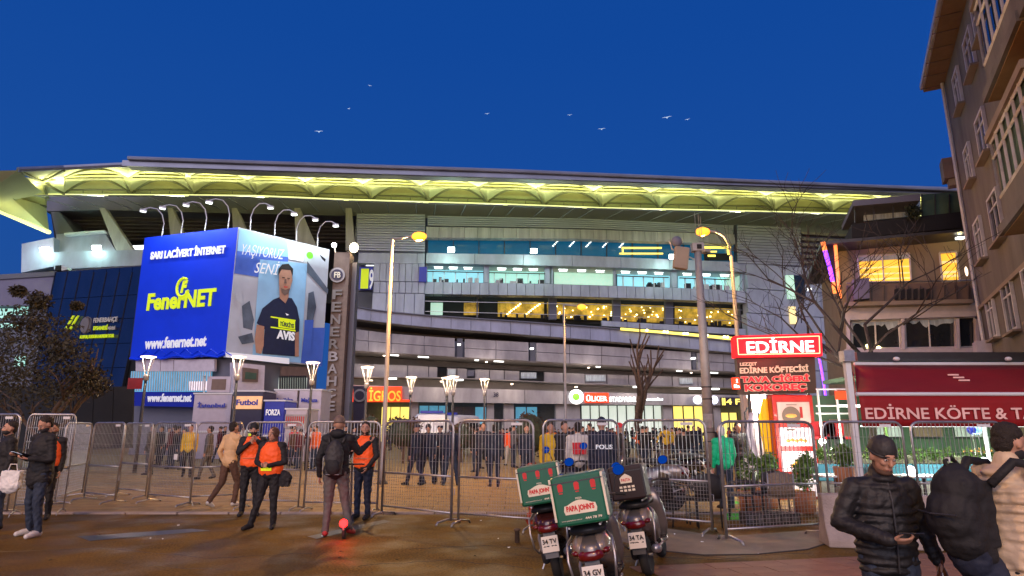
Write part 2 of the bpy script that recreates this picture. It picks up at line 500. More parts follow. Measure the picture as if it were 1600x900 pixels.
M['kioskorange'] = mat('kiosk_lit_band', (0.85, 0.5, 0.25), emit=0.45, ecol=(1.0, 0.55, 0.25))
M['kioskblue'] = mat('kiosk_blue', (0.008, 0.015, 0.22), 0.4, emit=0.15, ecol=(0.02, 0.04, 0.6))
M['kioskdark'] = mat('kiosk_dark', (0.02, 0.015, 0.05), 0.4)
M['litblue'] = mat('lit_blue_glass', (0.15, 0.5, 0.7), emit=0.5, ecol=(0.12, 0.42, 0.62), var=0.4, scale=0.6)
M['shopwarm'] = mat('shop_warm', (0.9, 0.75, 0.2), emit=1.3, ecol=(1.0, 0.76, 0.16), var=0.5, scale=0.6)
M['shopwhite'] = mat('shop_white', (0.8, 0.85, 0.8), emit=0.8, ecol=(0.75, 0.85, 0.72), var=0.6, scale=0.6)
M['shopred'] = mat('shop_red_sign', (0.9, 0.05, 0.01), emit=1.1, ecol=(1.0, 0.055, 0.008))
M['shoporange'] = mat('shop_orange', (1, 0.45, 0.05), emit=0.8, ecol=(1.0, 0.42, 0.03))
M['whitesign'] = mat('white_lit_sign', (1, 1, 1), emit=1.6, ecol=(0.95, 1.0, 1.0))
M['bluesign'] = mat('bluish_lit_sign', (0.8, 0.85, 1), emit=1.6, ecol=(0.72, 0.78, 1.0))
M['greenmark'] = mat('green_mark', (0.1, 0.5, 0.02), emit=0.5, ecol=(0.25, 0.75, 0.02))
M['bark'] = mat('bark', (0.10, 0.065, 0.045), 0.9, var=0.35, scale=10, bump=0.6, bscale=30)
M['barkdark'] = mat('dark_bark', (0.045, 0.035, 0.030), 0.9, var=0.35, scale=10)
M['leafbrown'] = mat('rusty_leaf', (0.046, 0.038, 0.018), 0.7, var=0.6, scale=5)
M['leafdark'] = mat('dark_leaf', (0.03, 0.042, 0.02), 0.7, var=0.5, scale=5)
M['leafbush'] = mat('bush_leaf', (0.075, 0.038, 0.018), 0.7, var=0.5, scale=6)
M['leafgreen'] = mat('green_leaf', (0.10, 0.19, 0.03), 0.6, var=0.5, scale=8)
M['petal'] = mat('white_blossom', (0.7, 0.7, 0.6), 0.6)
M['soil'] = mat('soil', (0.04, 0.03, 0.02), 0.9)
M['planter'] = mat('blue_planter', (0.05, 0.24, 0.32), 0.6, var=0.15)
M['terracotta'] = mat('terracotta', (0.35, 0.14, 0.06), 0.8)
M['wicker'] = mat('wicker', (0.26, 0.20, 0.14), 0.7, var=0.35, scale=40, bump=0.8, bscale=90)
M['wickerblk'] = mat('black_wicker', (0.03, 0.028, 0.028), 0.6, var=0.3, scale=40)
M['greenwall'] = mat('green_wall', (0.06, 0.11, 0.07), 0.8, var=0.3, scale=1.0)
M['stonewall'] = mat('rubble_wall', (0.30, 0.28, 0.24), 0.9, var=0.35, scale=2, bump=0.6)
M['bannery'] = mat('yellow_banner', (0.85, 0.50, 0.01), 0.6, var=0.1, emit=0.35, ecol=(1.0, 0.58, 0.01))
M['redlamp'] = mat('red_tail_lamp', (1, 0.02, 0.02), emit=6, ecol=(1.0, 0.015, 0.015))
M['purple'] = mat('purple_neon', (0.3, 0.05, 1), emit=2.5, ecol=(0.22, 0.06, 1.0))
M['orange_n'] = mat('orange_neon', (1, 0.25, 0.05), emit=2.0, ecol=(1.0, 0.22, 0.05))
M['gold'] = mat('gold_string_light', (1, 0.8, 0.2), emit=1.6, ecol=(1.0, 0.78, 0.12))
M['redsign'] = mat('red_street_sign', (0.35, 0.01, 0.015), 0.4)
M['floor'] = mat('interior_floor', (0.1, 0.1, 0.1), 0.8)
M['dkred'] = mat('dark_red_light', (0.4, 0.01, 0.01), 0.4)
M['phone'] = mat('phone_case', (0.02, 0.02, 0.025), 0.2)
M['screen'] = mat('phone_screen', (0.8, 0.9, 1), emit=0.8, ecol=(0.7, 0.8, 1))
M['gull'] = mat('glowing_gull_feathers', (0.9, 0.92, 0.95), 0.8, emit=0.8, ecol=(0.6, 0.8, 1.0))
M['gravel'] = mat('road_patch', (0.03, 0.033, 0.042), 0.4, var=0.2, scale=2)
M['wallpurple'] = mat('painted_wall', (0.22, 0.20, 0.30), 0.7, var=0.12, scale=0.4)
M['lightstrip'] = mat('white_strip_light', (1, 1, 1), emit=2.5, ecol=(0.95, 1.0, 0.95))

# ================================================================== GROUND
def sheet(name, m, x0, x1, y0, y1, z, kind='structure', nx=1, ny=1):
    mb = MB()
    mb.add([(x0, y0, z), (x1, y0, z), (x1, y1, z), (x0, y1, z)], [(0, 1, 2, 3)])
    return tag(mb.build(name, m), kind=kind)
ground = sheet('ground', M['asphalt'], -900, 900, -300, 1500, 0.0)
plaza = tag(MB().build('pavement', M['joint']), kind='structure')
def plaza_pavement():
    me = MB().add([(-34, 13.2, .004), (24, 13.2, .004), (24, 62, .004), (-34, 62, .004)], [(0, 1, 2, 3)]).mesh('pavement')
    me.materials.append(M['joint'])
    plaza.data = me
    slab = MB().box((0, 0, 0.007), (0.735, 0.485, 0.014)).mesh('slab'); slab.materials.append(M['paver'])
    k = 0
    for j in range(10):
        for i in range(30):
            o = bpy.data.objects.new('paving_slab', slab); COL.objects.link(o); o.parent = plaza
            o.location = (-14.4+0.75*i+(0.375 if j % 2 else 0), 13.5+0.5*j, 0.003+random.uniform(0, 0.005))
            o.rotation_euler = (random.uniform(-.004, .004), random.uniform(-.004, .004), 0)
    mb = MB()
    for j in range(95):
        for i in range(-45, 32):
            if j < 10 and -0.1 <= (i+0) - (-19) <= 30.1: continue
            x = 0.75*i+(0.375 if j % 2 else 0); y = 13.5+0.5*j
            if j < 10 and -14.8 < x < 8.0: continue
            mb.box((x, y, 0.01+random.uniform(0, 0.006)), (0.735, 0.485, 0.014))
    tag(mb.build('far_paving', M['paver'], plaza), kind='stuff')
plaza_pavement()
def road_patches():
    for pts in ([(120, 838), (300, 826), (330, 829), (140, 845)], [(480, 838), (600, 812), (610, 815), (495, 842)]):
        mb = MB(); p = [G(u, v, 0.004) for u, v in pts]
        mb.add(p, [(0, 1, 2, 3)])
        tag(mb.build('asphalt_patch', M['gravel'], ground))
    rj = random.Random(5)
    for pts in ([(640, 858), (780, 852), (900, 866), (1300, 880)], [(560, 884), (700, 874), (860, 890)], [(1000, 862), (1140, 872), (1290, 862)], [(-20, 862), (160, 856), (330, 872), (520, 862)], [(230, 884), (420, 893)]):
        P = [G(u, v, .003) for u, v in pts]; q = []
        for A, B_ in zip(P, P[1:]):
            for i in range(6):
                q.append(A.lerp(B_, i/6)+Vector((0, rj.uniform(-.05, .05), 0)))
        mb = MB(); mb.tube([(x, y, -.004) for x, y, z in q], .0075, 5)
        mb.build('sealed_crack', M['gravel'], ground)
    for _ in range(26):
        u = random.uniform(60, 1250); v = random.uniform(795, 880)
        p = G(u, v)
        mb = MB(); s_ = random.uniform(.02, .045)
        mb.prism([(0, 0, 0.004), (s_, .2*s_, 0.01), (1.1*s_, s_*.9, 0.006), (.1*s_, s_*.7, 0.012)], (0, 0, 0.003))
        o = mb.build('litter_scrap', M['whitetxt'] if random.random() < .5 else M['leafbrown'])
        o.location = p; o.rotation_euler = (0, 0, random.uniform(0, 6))
        tag(o, 'small scraps of paper and leaves scattered on the road surface', 'litter', 'litter scraps on the road')
road_patches()
def aprons():
    P = [G(u, v, .004) for u, v in [(948, 812), (1130, 838), (1300, 826), (1420, 822), (1420, 842), (1300, 846), (1262, 858), (1180, 866), (1100, 867), (1030, 860), (985, 850), (940, 836)]]
    tag(MB().add(P, [tuple(range(len(P)))]).build('concrete_apron', M['apron'], ground))
    MB().tube([G(u, v, .001) for u, v in [(1420, 843), (1300, 847), (1262, 859), (1180, 867), (1100, 868), (1030, 861), (985, 851)]], .014, 5).build('apron_edge', M['joint'], ground)
    # pink slabs between the road and the cafe, laid in rows
    slab = MB().box((0, 0, .004), (.47, .31, .008)).mesh('slab'); slab.materials.append(M['pinkpave'])
    a, b = G(1010, 884), G(1330, 870)
    d = (b-a); d.normalize(); n = Vector((-d.y, d.x, 0)); rz = math.atan2(d.y, d.x)
    r_ = random.Random(4)
    for j in range(9):
        for i in range(12):
            p = a-n*(.32*j+.2)+d*(.48*i+(.24 if j % 2 else 0)-.1*j)
            if p.y < 3.0 or i*.48 > 5.6: continue
            o = bpy.data.objects.new('pink_slab', slab); COL.objects.link(o); o.parent = ground
            o.location = p+Vector((0, 0, .001+r_.uniform(0, .003))); o.rotation_euler = (0, 0, rz)
aprons()
# road kerb between the asphalt and the paved plaza
def kerb():
    for i in range(26):
        mb = MB().box((0, 0, 0.03), (0.97, 0.16, 0.09))
        if i == 0: me = mb.mesh('kerb_stone'); me.materials.append(M['cblock'])
        o = bpy.data.objects.new('kerb_stone', me); COL.objects.link(o); o.parent = plaza
        o.location = (-16+i*1.0, 13.15, -0.045+random.uniform(0, .006))
kerb()

# ================================================================== STADIUM
FA = PL((0, 80), (1, 0.15))
st = thing('stadium', 'huge grey stadium with yellow lit scalloped roof across the whole background', 'stadium', (0, 80, 0))
Bt = [(75, 303), (300, 304), (400, 305), (540, 311), (800, 318.5), (940, 324), (1130, 328), (1330, 333), (1480, 338)]
Md = [(66, 281), (150, 279), (220, 279), (380, 282), (540, 288), (800, 294.5), (940, 300), (1200, 307), (1480, 318)]
Up = [(60, 266), (200, 259), (400, 268), (540, 273), (800, 279.5), (1000, 286), (1200, 293), (1480, 302)]
def roof():
    rf = MB()
    beamT = [(200, 248), (400, 255), (800, 268), (1200, 285), (1500, 298)]
    beamB = [(200, 259), (400, 268), (800, 279), (1200, 293), (1500, 304)]
    top = MB(); FA.strip(top, beamT, beamB, 15, 1.2)
    tp = top.build('roof_beam', M['beam'], st, world=True)
    # outer rim tube and chords of the truss
    for dv, rr, nm in ((0, .22, 'rim_tube'),):
        MB().tube([FA.P(u, ip(beamT, u)-1, 15.5) for u in range(200, 1501, 50)], rr, 8).build(nm, M['beam'], st, world=True)
    # bay borders (valley columns)
    lo = [78+(401-78)*i/3.6 for i in range(4)][:4]
    lo = [100, 205, 303] + [401+90*i for i in range(13)]
    def surf(a, b, offa, offb, name, m, u0, u1, arch, archoff, nS=14, nT=5):
        """a = lower line, b = upper line. spandrel between arch curve and the upper line"""
        vs = []; fs = []
        for i in range(nS+1):
            s = i/nS; u = u0+(u1-u0)*s
            h = (1-abs(2*s-1)**2.0)*arch
            va = ip(a, u); vb = ip(b, u)
            A = FA.P(u, va+(vb-va)*h, offa+(offb-offa)*h*0.5)
            B = FA.P(u, vb, offb)
            for j in range(nT+1):
                t = j/nT
                p = A.lerp(B, t); p.z += 0.5*math.sin(PI*t)*math.sin(PI*s)
                vs.append(p)
        for i in range(nS):
            for j in range(nT):
                k = i*(nT+1)+j
                fs.append((k, k+nT+1, k+nT+2, k+1))
        mb = MB(); mb.add(vs, fs)
        o = mb.build(name, m, st, world=True, smooth=True)
        # arch rib
        pts = []
        for i in range(nS+1):
            s = i/nS; u = u0+(u1-u0)*s; h = (1-abs(2*s-1)**2.0)*arch
            va = ip(a, u); vb = ip(b, u)
            pts.append(FA.P(u, va+(vb-va)*h, offa+(offb-offa)*h*0.5+0.25))
        MB().tube(pts, 0.14, 6).build('arch_rib', M['rib'], st, world=True)
        # end membrane under the arch
        vs = []; fs = []
        for i in range(nS+1):
            s = i/nS; u = u0+(u1-u0)*s; h = (1-abs(2*s-1)**2.0)*arch
            va = ip(a, u); vb = ip(b, u)
            vs += [FA.P(u, va, offa-0.5), FA.P(u, va+(vb-va)*h, offa+(offb-offa)*h*0.5-0.3-1.2*math.sin(PI*s))]
        for i in range(nS):
            fs.append((2*i, 2*i+2, 2*i+3, 2*i+1))
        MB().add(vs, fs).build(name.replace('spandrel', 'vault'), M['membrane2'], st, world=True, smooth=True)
    for i in range(len(lo)-1):
        u0, u1 = lo[i], lo[i+1]
        if u0 < 1480:
            surf(Bt, Md, 0.5, 7.5, 'membrane_spandrel', M['membrane'], u0, u1, 0.96, 0)
            d = -14 if u0 > 250 else -5
            surf(Md, Up, 7.5, 14.5, 'membrane_spandrel', M['membrane'], u0+d, u1+d, 0.85, 0)
        # strut at the valley
        MB().tube([FA.P(u1, ip(Bt, u1), 1.2), FA.P(u1-14, ip(Md, u1-14), 8.2)], 0.13, 6).build('valley_strut', M['rib'], st, world=True)
        for du in (-4, 4):
            MB().tube([FA.P(u1+du, ip(Bt, u1)-7, 1.6), FA.P(u1+du, ip(Bt, u1)+1, 1.6)], 0.10, 6).build('roof_post', M['rib'], st, world=True)
        for du in (30, 60):
            MB().tube([FA.P(u0+du, ip(Bt, u0+du)-6, 1.6), FA.P(u0+du, ip(Bt, u0+du)+1, 1.6)], 0.05, 5).build('roof_post', M['rib'], st, world=True)
    for l, off, r in ((Md, 8.0, .16), (Bt, 1.8, .09), ([(u, v-6.5) for u, v in Bt], 1.8, .09)):
        MB().tube([FA.P(u, ip(l, u), off) for u in range(80, 1481, 40)], r, 6).build('purlin', M['rib'], st, world=True)
    # flood strip on the fascia; area lights added out front light the membrane
    FA.strip(MB(), [(u, v-0.3) for u, v in Bt], [(u, v+1.6) for u, v in Bt], 2.2, 0.25).build('flood_strip', M['yellowlight'], st, world=True)
    for i in range(12):
        ua, ub = 85+116*i, 85+116*(i+1)
        pa, pb = FA.P(ua, ip(Bt, ua)-1, 3.4), FA.P(ub, ip(Bt, ub)-1, 3.4)
        c_ = (pa+pb)/2-Vector((0, 0, 2.0))+FA.n*5.0
        area_light('canopy_light', st, c_-st.location, (pb-pa).length*.96, .35, 900, (0.98, 1.0, 0.55), FA.n*.8+Vector((0, 0, 5)), pb-pa)
        hx = (pb-pa).normalized()*(pb-pa).length*.47
        MB().tube([c_-hx-Vector((0, 0, .12)), c_+hx-Vector((0, 0, .12))], .10, 6).build('flood_gantry', M['beam'], st, world=True)  # gantry and brackets invented to hold the added area lights
        for k_ in (-.8, 0, .8):
            MB().tube([c_+hx*k_-Vector((0, 0, .12)), (pa+pb)/2+hx*k_-FA.n*3.6-Vector((0, 0, .6))], .05, 5).build('flood_bracket', M['beam'], st, world=True)
    pa, pb = FA.P(-40, 309, 15), FA.P(70, 356, 4)
    area_light('canopy_light', st, (pa+pb)/2-st.location-Vector((0, 0, .6)), (pb-pa).length, .35, 90, (0.97, 1.0, 0.45), Vector((0, .0, 5)), pb-pa)
    # left end of the canopy turning the corner
    cn = {}
    def face(name, pts, m, ins=None):
        MB().add([FA.P(u, v, o) for u, v, o in pts], [tuple(range(len(pts)))]).build(name, m, st, world=True)
    face('membrane_panel', [(-60, 268, 18), (28, 266, 18), (66, 300, 9), (52, 306, 9), (-60, 330, 14)], M['membrane'])
    face('membrane_panel', [(28, 266, 18), (100, 262, 14), (100, 303, 2), (75, 303, 2), (66, 285, 6)], M['membrane'])
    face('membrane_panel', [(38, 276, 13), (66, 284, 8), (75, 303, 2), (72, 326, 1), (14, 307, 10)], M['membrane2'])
    face('membrane_panel', [(-60, 300, 16), (14, 305, 12), (72, 322, 1.5), (77, 362, 1), (-60, 303, 15)], M['membrane'])
    face('membrane_panel', [(-60, 303, 14.5), (77, 362, 1), (70, 318, 1.2), (-60, 290, 15)], M['membrane'])
    for a, b in (((38, 273, 13.5), (12, 308, 10.5)), ((12, 308, 10.5), (72, 323, 1.6)), ((28, 266, 18), (66, 285, 8)), ((66, 285, 8), (100, 303, 2.5)), ((66, 285, 8), (76, 312, 2)), ((-60, 296, 16), (66, 285, 8)),
                 ((25, 312, 8), (58, 340, 4)), ((52, 318, 5), (55, 338, 4)), ((66, 285, 8), (100, 266, 14)), ((100, 279, 9), (66, 283, 8.5))):
        MB().tube([FA.P(*a), FA.P(*b)], 0.14, 6).build('canopy_brace', M['rib'], st, world=True)
    MB().tube([FA.P(-60, 304, 14.3), FA.P(77, 363, 1.1)], 0.25, 6).build('edge_light_strip', M['yellowlight'], st, world=True)
    MB().tube([FA.P(28, 265, 18), FA.P(100, 262, 15), FA.P(200, 257, 15)], 0.25, 6).build('rim_tube', M['beam'], st, world=True)
    # solid roof plate above the membranes
    vs = [FA.P(190, 259, 15.3), FA.P(1500, 300, 15.3), FA.P(1500, 330, -1.0)+Vector((0, 0, 2.2)), FA.P(190, 303, -1.0)+Vector((0, 0, 2.2))]
    MB().prism(vs, (0, 0, 0.6)).build('roof_plate', M['beam'], st, world=True)
roof()

def facade():
    B = lambda mb, n, m: mb.build(n, m, st, world=True)
    # fascia below the canopy
    FA.strip(MB(), Bt, [(75, 330), (160, 328), (400, 334), (556, 337), (668, 341), (1148, 352), (1330, 365), (1480, 372)], -0.4, 6).build('roof_fascia', M['fascia'], st, world=True)
    # backing body of the building
    FA.poly(MB(), [(556, 330), (1480, 365), (1480, 640), (540, 640), (545, 480)], -6.5, 20).build('concrete_core', M['fascia'], st, world=True)
    FA.poly(MB(), [(78, 325), (560, 335), (548, 480), (222, 420), (85, 420), (88, 392)], -9, 20).build('stand_back', M['black'], st, world=True)
    # stepped underside of the left stand
    for i in range(8):
        v = 331+i*5.6
        q = [(90+i*4, v), (556, v+6), (556, v+8.5), (91+i*4, v+2.6)]
        FA.poly(MB(), q, -2-0.9*i, 0.9).build('terrace_step', M['soffit'], st, world=True)
    # raking concrete fins
    for (a, b, c, d) in ((155, 164, 181, 208), (262, 269, 268, 300), (362, 370, 366, 400), (460, 469, 462, 497), (540, 549, 540, 556)):
        FA.poly(MB(), [(a, 325), (b, 325), (d, 391), (c, 391)], 1.0, 1.2).build('raking_fin', M['conc'], st, world=True)
    # white parapets and small end block at left
    wl = M['clad']
    FA.poly(MB(), [(88, 366), (162, 361), (181, 392), (180, 396), (88, 398)], 0.3, 5).build('end_block', wl, st, world=True)
    FA.poly(MB(), [(80, 331), (92, 331), (118, 366), (88, 370)], 0.2, 5).build('end_block', M['fascia'], st, world=True)
    FA.poly(MB(), [(34, 381), (84, 371), (84, 416), (33, 426)], 1.5, 5).build('end_block', wl, st, world=True)
    FA.poly(MB(), [(84, 394), (225, 390), (225, 414), (84, 421)], 2.0, 4).build('end_parapet', wl, st, world=True)
    FA.poly(MB(), [(100, 364), (163, 359), (163, 361), (100, 367)], 1.2, 3).build('coping', M['white'], st, world=True)
    FA.poly(MB(), [(205, 384), (226, 383), (226, 389), (208, 389)], -1, .3).build('strip_light', M['lightstrip'], st, world=True)
    FA.poly(MB(), [(-60, 432), (86, 424), (222, 414), (222, 420), (86, 431), (-60, 440)], 3.2, 4).build('end_coping', M['fascia'], st, world=True)
    FA.poly(MB(), [(-60, 440), (84, 431), (78, 476), (-60, 480)], 3.0, 4).build('painted_end_wall', M['wallpurple'], st, world=True)
    FA.poly(MB(), [(-60, 476), (78, 474), (78, 640), (-60, 640)], 2.0, 4).build('end_wall', M['fascia'], st, world=True)
    for (a, b, c, d) in ((-20, 482, 20, 497), (24, 478, 44, 492), (-20, 505, 30, 512), (24, 556, 40, 572)):
        FA.quad(MB(), a, b, c, d, 2.2, .1).build('strip_window', M['lit_green'], st, world=True)
    for (u, v) in ((70, 390), (151, 387)):
        q = FA.P(u, v, 2.2)
        MB().box(q, (.9, .3, .5), rx=.5).build('floodlight', M['whitedot'], st, world=True)
        light('floodlight_light', st, q-st.location+FA.n*.8-Vector((0, 0, .5)), 260, (.55, 1, .85), .3)
    FA.poly(MB(), [(86, 415), (95, 414), (95, 422), (86, 423)], 4.0, 1.0).build('camera_housing', M['black'], st, world=True)
    FA.poly(MB(), [(96, 415), (105, 417), (105, 421), (96, 423)], 4.0, 1.0).build('camera_housing', M['white'], st, world=True)

    # ---- louvred panels
    def louvres(u0, u1, top, bot, n, off):
        for i in range(n):
            t0 = i/n; t1 = (i+0.72)/n
            T = [(u, ip(top, u)+(ip(bot, u)-ip(top, u))*t0) for u in (u0, (u0+u1)/2, u1)]
            Bq = [(u, ip(top, u)+(ip(bot, u)-ip(top, u))*t1) for u in (u0, (u0+u1)/2, u1)]
            FA.strip(MB(), T, Bq, off, 0.25).build('louvre_slat', M['louvre'], st, world=True)
    louvres(558, 664, [(558, 334), (664, 335)], [(558, 392), (664, 394)], 15, 1.2)
    louvres(1153, 1251, [(1153, 352), (1251, 356)], [(1153, 412), (1251, 416)], 14, 1.2)
    louvres(668, 1146, [(668, 337), (900, 341), (1146, 352)], [(668, 353), (900, 357), (1146, 366)], 5, 0.6)
    FA.quad(MB(), 557, 333, 665, 395, 0.9, 1).build('louvre_back', M['fascia'], st, world=True)
    FA.poly(MB(), [(1152, 350), (1252, 355), (1252, 420), (1160, 418)], 0.9, 1).build('louvre_back', M['fascia'], st, world=True)
    # ---- stained band
    panels(FA, st, 'cladding_panel', M['conc'], [(666, 354), (900, 358), (1148, 366)], [(666, 371), (900, 373), (1148, 381)], [666+i*20.08 for i in range(25)], 0.8, 1.2, 0.05)
    # ---- blue glass ribbon
    gt = [(668, 371.5), (900, 374), (1148, 382)]; gb = [(668, 395), (900, 398.5), (1148, 409)]
    FA.strip(MB(), gt, gb, -0.8, 0.2).build('ribbon_glass', M['glassblue'], st, world=True)
    for i in range(13):
        u = 668+40*i
        FA.poly(MB(), [(u, ip(gt, u)), (u+1, ip(gt, u)), (u+1, ip(gb, u)), (u, ip(gb, u))], -0.5, .3).build('ribbon_mullion', M['dsteel'], st, world=True)
    # lit lounge behind the right end of the ribbon
    for (a, b, c, d) in ((972, 386, 1034, 388.5), (968, 395, 1036, 397), (972, 386, 974, 397), (1092, 385, 1142, 388), (1092, 392, 1120, 394), (1136, 386, 1142, 398), (1106, 398, 1118, 401)):
        FA.quad(MB(), a, b, c, d, -0.45, .1).build('lounge_light', M['gold'], st, world=True)
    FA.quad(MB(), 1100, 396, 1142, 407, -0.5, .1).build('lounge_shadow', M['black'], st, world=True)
    for k in range(9):
        u = 866+k*4; v = 378+(k % 3)*3
    for i in range(5):
        for j in range(4):
            u = 870+i*26-j*2.2; v = 376+j*2.4+i*.5
            FA.quad(MB(), u, v, u+2.2, v+1.4, -0.5, .1).build('spot_light', M['lightstrip'], st, world=True)
    for (u, v) in ((705, 390), (834, 392), (1051, 401)):
        p = FA.P(u, v, 3.0)
        MB().box(p, (.8, .5, .55), rx=.4).build('floodlight', M['whitedot'], st, world=True)
        light('floodlight_light', st, p-st.location+FA.n*0.7+Vector((0, 0, -.4)), 420, (.50, 1.0, .72), .3)
    # ---- plain band under the ribbon
    t1 = [(666, 395.5), (900, 399), (1148, 409.5), (1165, 410)]; b1 = [(666, 411), (900, 416), (1050, 421), (1165, 425)]
    panels(FA, st, 'cladding_panel', M['clad'], t1, b1, [666, 742, 818, 894, 970, 1046, 1165], 1.0, 1.4, 0.05)
    # ---- lit office row
    t2 = b1; b2 = [(666, 440), (860, 443), (960, 446), (1050, 449), (1165, 454)]
    MB_ = MB()
    segs = [(668, 757, 'lit_cyan'), (765, 852, 'lit_green'), (866, 960, 'lit_green2'), (965, 1050, 'lit_cyan'), (1060, 1135, 'lit_cyan'), (1120, 1164, 'lit_green2')]
    for a, b, mm in segs:
        FA.poly(MB(), [(a, ip(t2, a)), (b, ip(t2, b)), (b, ip(b2, b)), (a, ip(b2, a))], -3.2, .2).build('office_wall', M[mm], st, world=True)
    FA.strip(MB(), [(u, ip(t2, u)-.5) for u in (666, 900, 1165)], [(u, ip(t2, u)+1.0) for u in (666, 900, 1165)], 0.2, 3.2).build('office_ceiling', M['white'], st, world=True)
    k = 0
    for a, b, n in ((676, 745, 3), (774, 848, 3), (868, 955, 3), (967, 1045, 3), (1062, 1150, 3)):
        for i in range(n):
            u = a+(b-a)*(i+0.45)/n
            v = ip(t2, u)
            FA.poly(MB(), [(u-6, v+1.5), (u+8, v+1.5), (u+6, v+5.5), (u-8, v+5.5)], -1.2, .15).build('ceiling_light', M['tube'], st, world=True)
            FA.poly(MB(), [(u-6, v+6.5), (u+6, v+6.5), (u+5, v+8), (u-7, v+8)], -2.0, .15).build('ceiling_light', M['tube'], st, world=True)
    for u in (666, 756, 762, 852, 862, 960, 1050, 1056, 1160):
        wd = 7 if u in (756, 852, 1050) else 2.0
        FA.poly(MB(), [(u, ip(t2, u)), (u+wd, ip(t2, u)), (u+wd, ip(b2, u)), (u, ip(b2, u))], 0.2, .8).build('office_pillar', M['clad'], st, world=True)
    for a, b in ((668, 756), (764, 852), (965, 1045), (1062, 1140)):
        FA.poly(MB(), [(a, ip(t2, a)+12), (b, ip(t2, b)+12), (b, ip(t2, b)+13.2), (a, ip(t2, a)+13.2)], 0.2, .2).build('office_transom', M['dsteel'], st, world=True)
        for i in range(9):
            u = a+4+(b-a-8)*random.random()
            v = ip(b2, u)
            wd = random.uniform(2, 10); hh = random.uniform(3, 8)
            FA.quad(MB(), u, v-hh, min(u+wd, b), v+.4, -1.5, .5).build('office_desk', M['dsteel'] if random.random() < .6 else M['white'], st, world=True)
        for i in range(5):
            u = a+(b-a)*i/5+8
            FA.quad(MB(), u, ip(t2, u)+13, u+1.2, ip(b2, u), -.2, .2).build('office_post', M['white'], st, world=True)
    FA.quad(MB(), 655, 417, 667, 440, 1.6, 1.0).build('blue_sign_box', M['kioskblue'], st, world=True)
    # ---- parapet under offices
    t3 = [(664, 440.5), (860, 443.5), (960, 446.5), (1050, 449.5), (1165, 454.5)]; b3 = [(664, 459), (860, 462), (960, 465), (1050, 468), (1160, 473)]
    panels(FA, st, 'cladding_panel', M['clad'], t3, b3, [664+i*14.3 for i in range(36)], 1.0, 1.4, 0.06)
    # ---- hall row (dark with yellow lit halls)
    t4 = b3; b4 = [(664, 494), (800, 497), (940, 502), (1160, 512)]
    FA.poly(MB(), [(664, 458), (1160, 472), (1160, 515), (664, 497)], -4, .3).build('hall_wall', M['black'], st, world=True)
    for (a, b, dv0) in ((778, 850, 12), (855, 957, 12), (965, 1040, 12), (1055, 1158, 12)):
        FA.poly(MB(), [(a, ip(t4, a)+dv0-2), (b, ip(t4, b)+dv0-2), (b, ip(b4, b)-2), (a, ip(b4, a)-2)], -3.4, .2).build('hall_lit_wall', M['lit_yel'], st, world=True)
    for (a, c, mm) in ((673, 692, 'lit_green2'), (725, 748, 'lit_yel')):
        FA.quad(MB(), a, 473, c, 492, -2, .2).build('hall_door', M[mm], st, world=True)
    for j in range(2):
        for i in range(7):
            u = 812+j*30-i*3.4+random.uniform(-.5, .5); v = 474+i*2.6
            FA.quad(MB(), u, v, u+2.2, v+1.8, -3, .1).build('hall_bulb', M['warmdot'], st, world=True)
    for i in range(70):
        u = random.choice((random.uniform(968, 1036), random.uniform(1060, 1155), random.uniform(860, 955)))
        v = random.uniform(ip(t4, u)+13, ip(b4, u)-4)
        s_ = random.uniform(.7, 1.8)
        FA.quad(MB(), u, v, u+s_*1.2, v+s_, -3.0, .1).build('hall_bulb', M['warmdot'], st, world=True)
    for i in range(46):
        u = random.uniform(780, 1150); v = ip(b4, u)
        FA.quad(MB(), u, v-random.uniform(4, 9), u+random.uniform(2, 5), v, -2.2, .3).build('hall_furniture', M['black'], st, world=True)
    for u in (745, 858, 958, 1040, 1156):
        wd = 12 if u in (858, 958, 1040) else 2
        FA.poly(MB(), [(u, ip(t4, u)), (u+wd, ip(t4, u)), (u+wd, ip(b4, u)), (u, ip(b4, u))], -1.5, .6).build('hall_pillar', M['fascia'], st, world=True)
    FA.strip(MB(), [(664, 486), (940, 493), (1160, 501)], [(664, 486.7), (940, 493.7), (1160, 501.7)], .4, .1).build('hand_rail', M['steel'], st, world=True)
    FA.strip(MB(), [(664, 470), (940, 475.5), (1160, 484)], [(664, 470.7), (940, 476.2), (1160, 484.7)], .4, .1).build('hand_rail', M['steel'], st, world=True)
    # ---- tall panelled wall left of the window rows
    panels(FA, st, 'wall_panel', M['clad'], [(560, 395), (664, 396)], [(560, 411), (664, 412)], [560, 612, 652, 664], 1.3, 1.4, 0.05)
    panels(FA, st, 'wall_panel', M['clad'], [(584, 411.5), (664, 412.5)], [(584, 439), (664, 440)], [584, 594, 604, 614, 624, 634, 644, 654, 664], 1.3, 1.4, 0.06)
    panels(FA, st, 'wall_panel', M['clad'], [(584, 440), (664, 441)], [(584, 457), (664, 458)], [584, 594, 604, 614, 624, 634, 644, 654, 664], 1.3, 1.4, 0.06)
    panels(FA, st, 'wall_panel', M['clad'], [(582, 458), (664, 459)], [(582, 484), (664, 493)], [582, 604, 618, 632, 648, 664], 1.3, 1.4, 0.06)
    # screen with a yellow one on blue
    FA.quad(MB(), 560, 412, 583, 455, -0.5, .5).build('screen_back', M['fascia'], st, world=True)
    FA.quad(MB(), 562, 417, 583, 452, 0.2, .3).build('banner_panel', M['kioskblue'], st, world=True)
    text_px('1', M['yellowtxt'], st, FA, 563, 451, 575, 451, 31, .4, bold=0.05)
    text_px('9', M['whitetxt'], st, FA, 576, 452, 583, 452, 31, .4, bold=0.02)
    FA.quad(MB(), 572, 412, 584, 415, .3, .2).build('strip_light', M['lightstrip'], st, world=True)
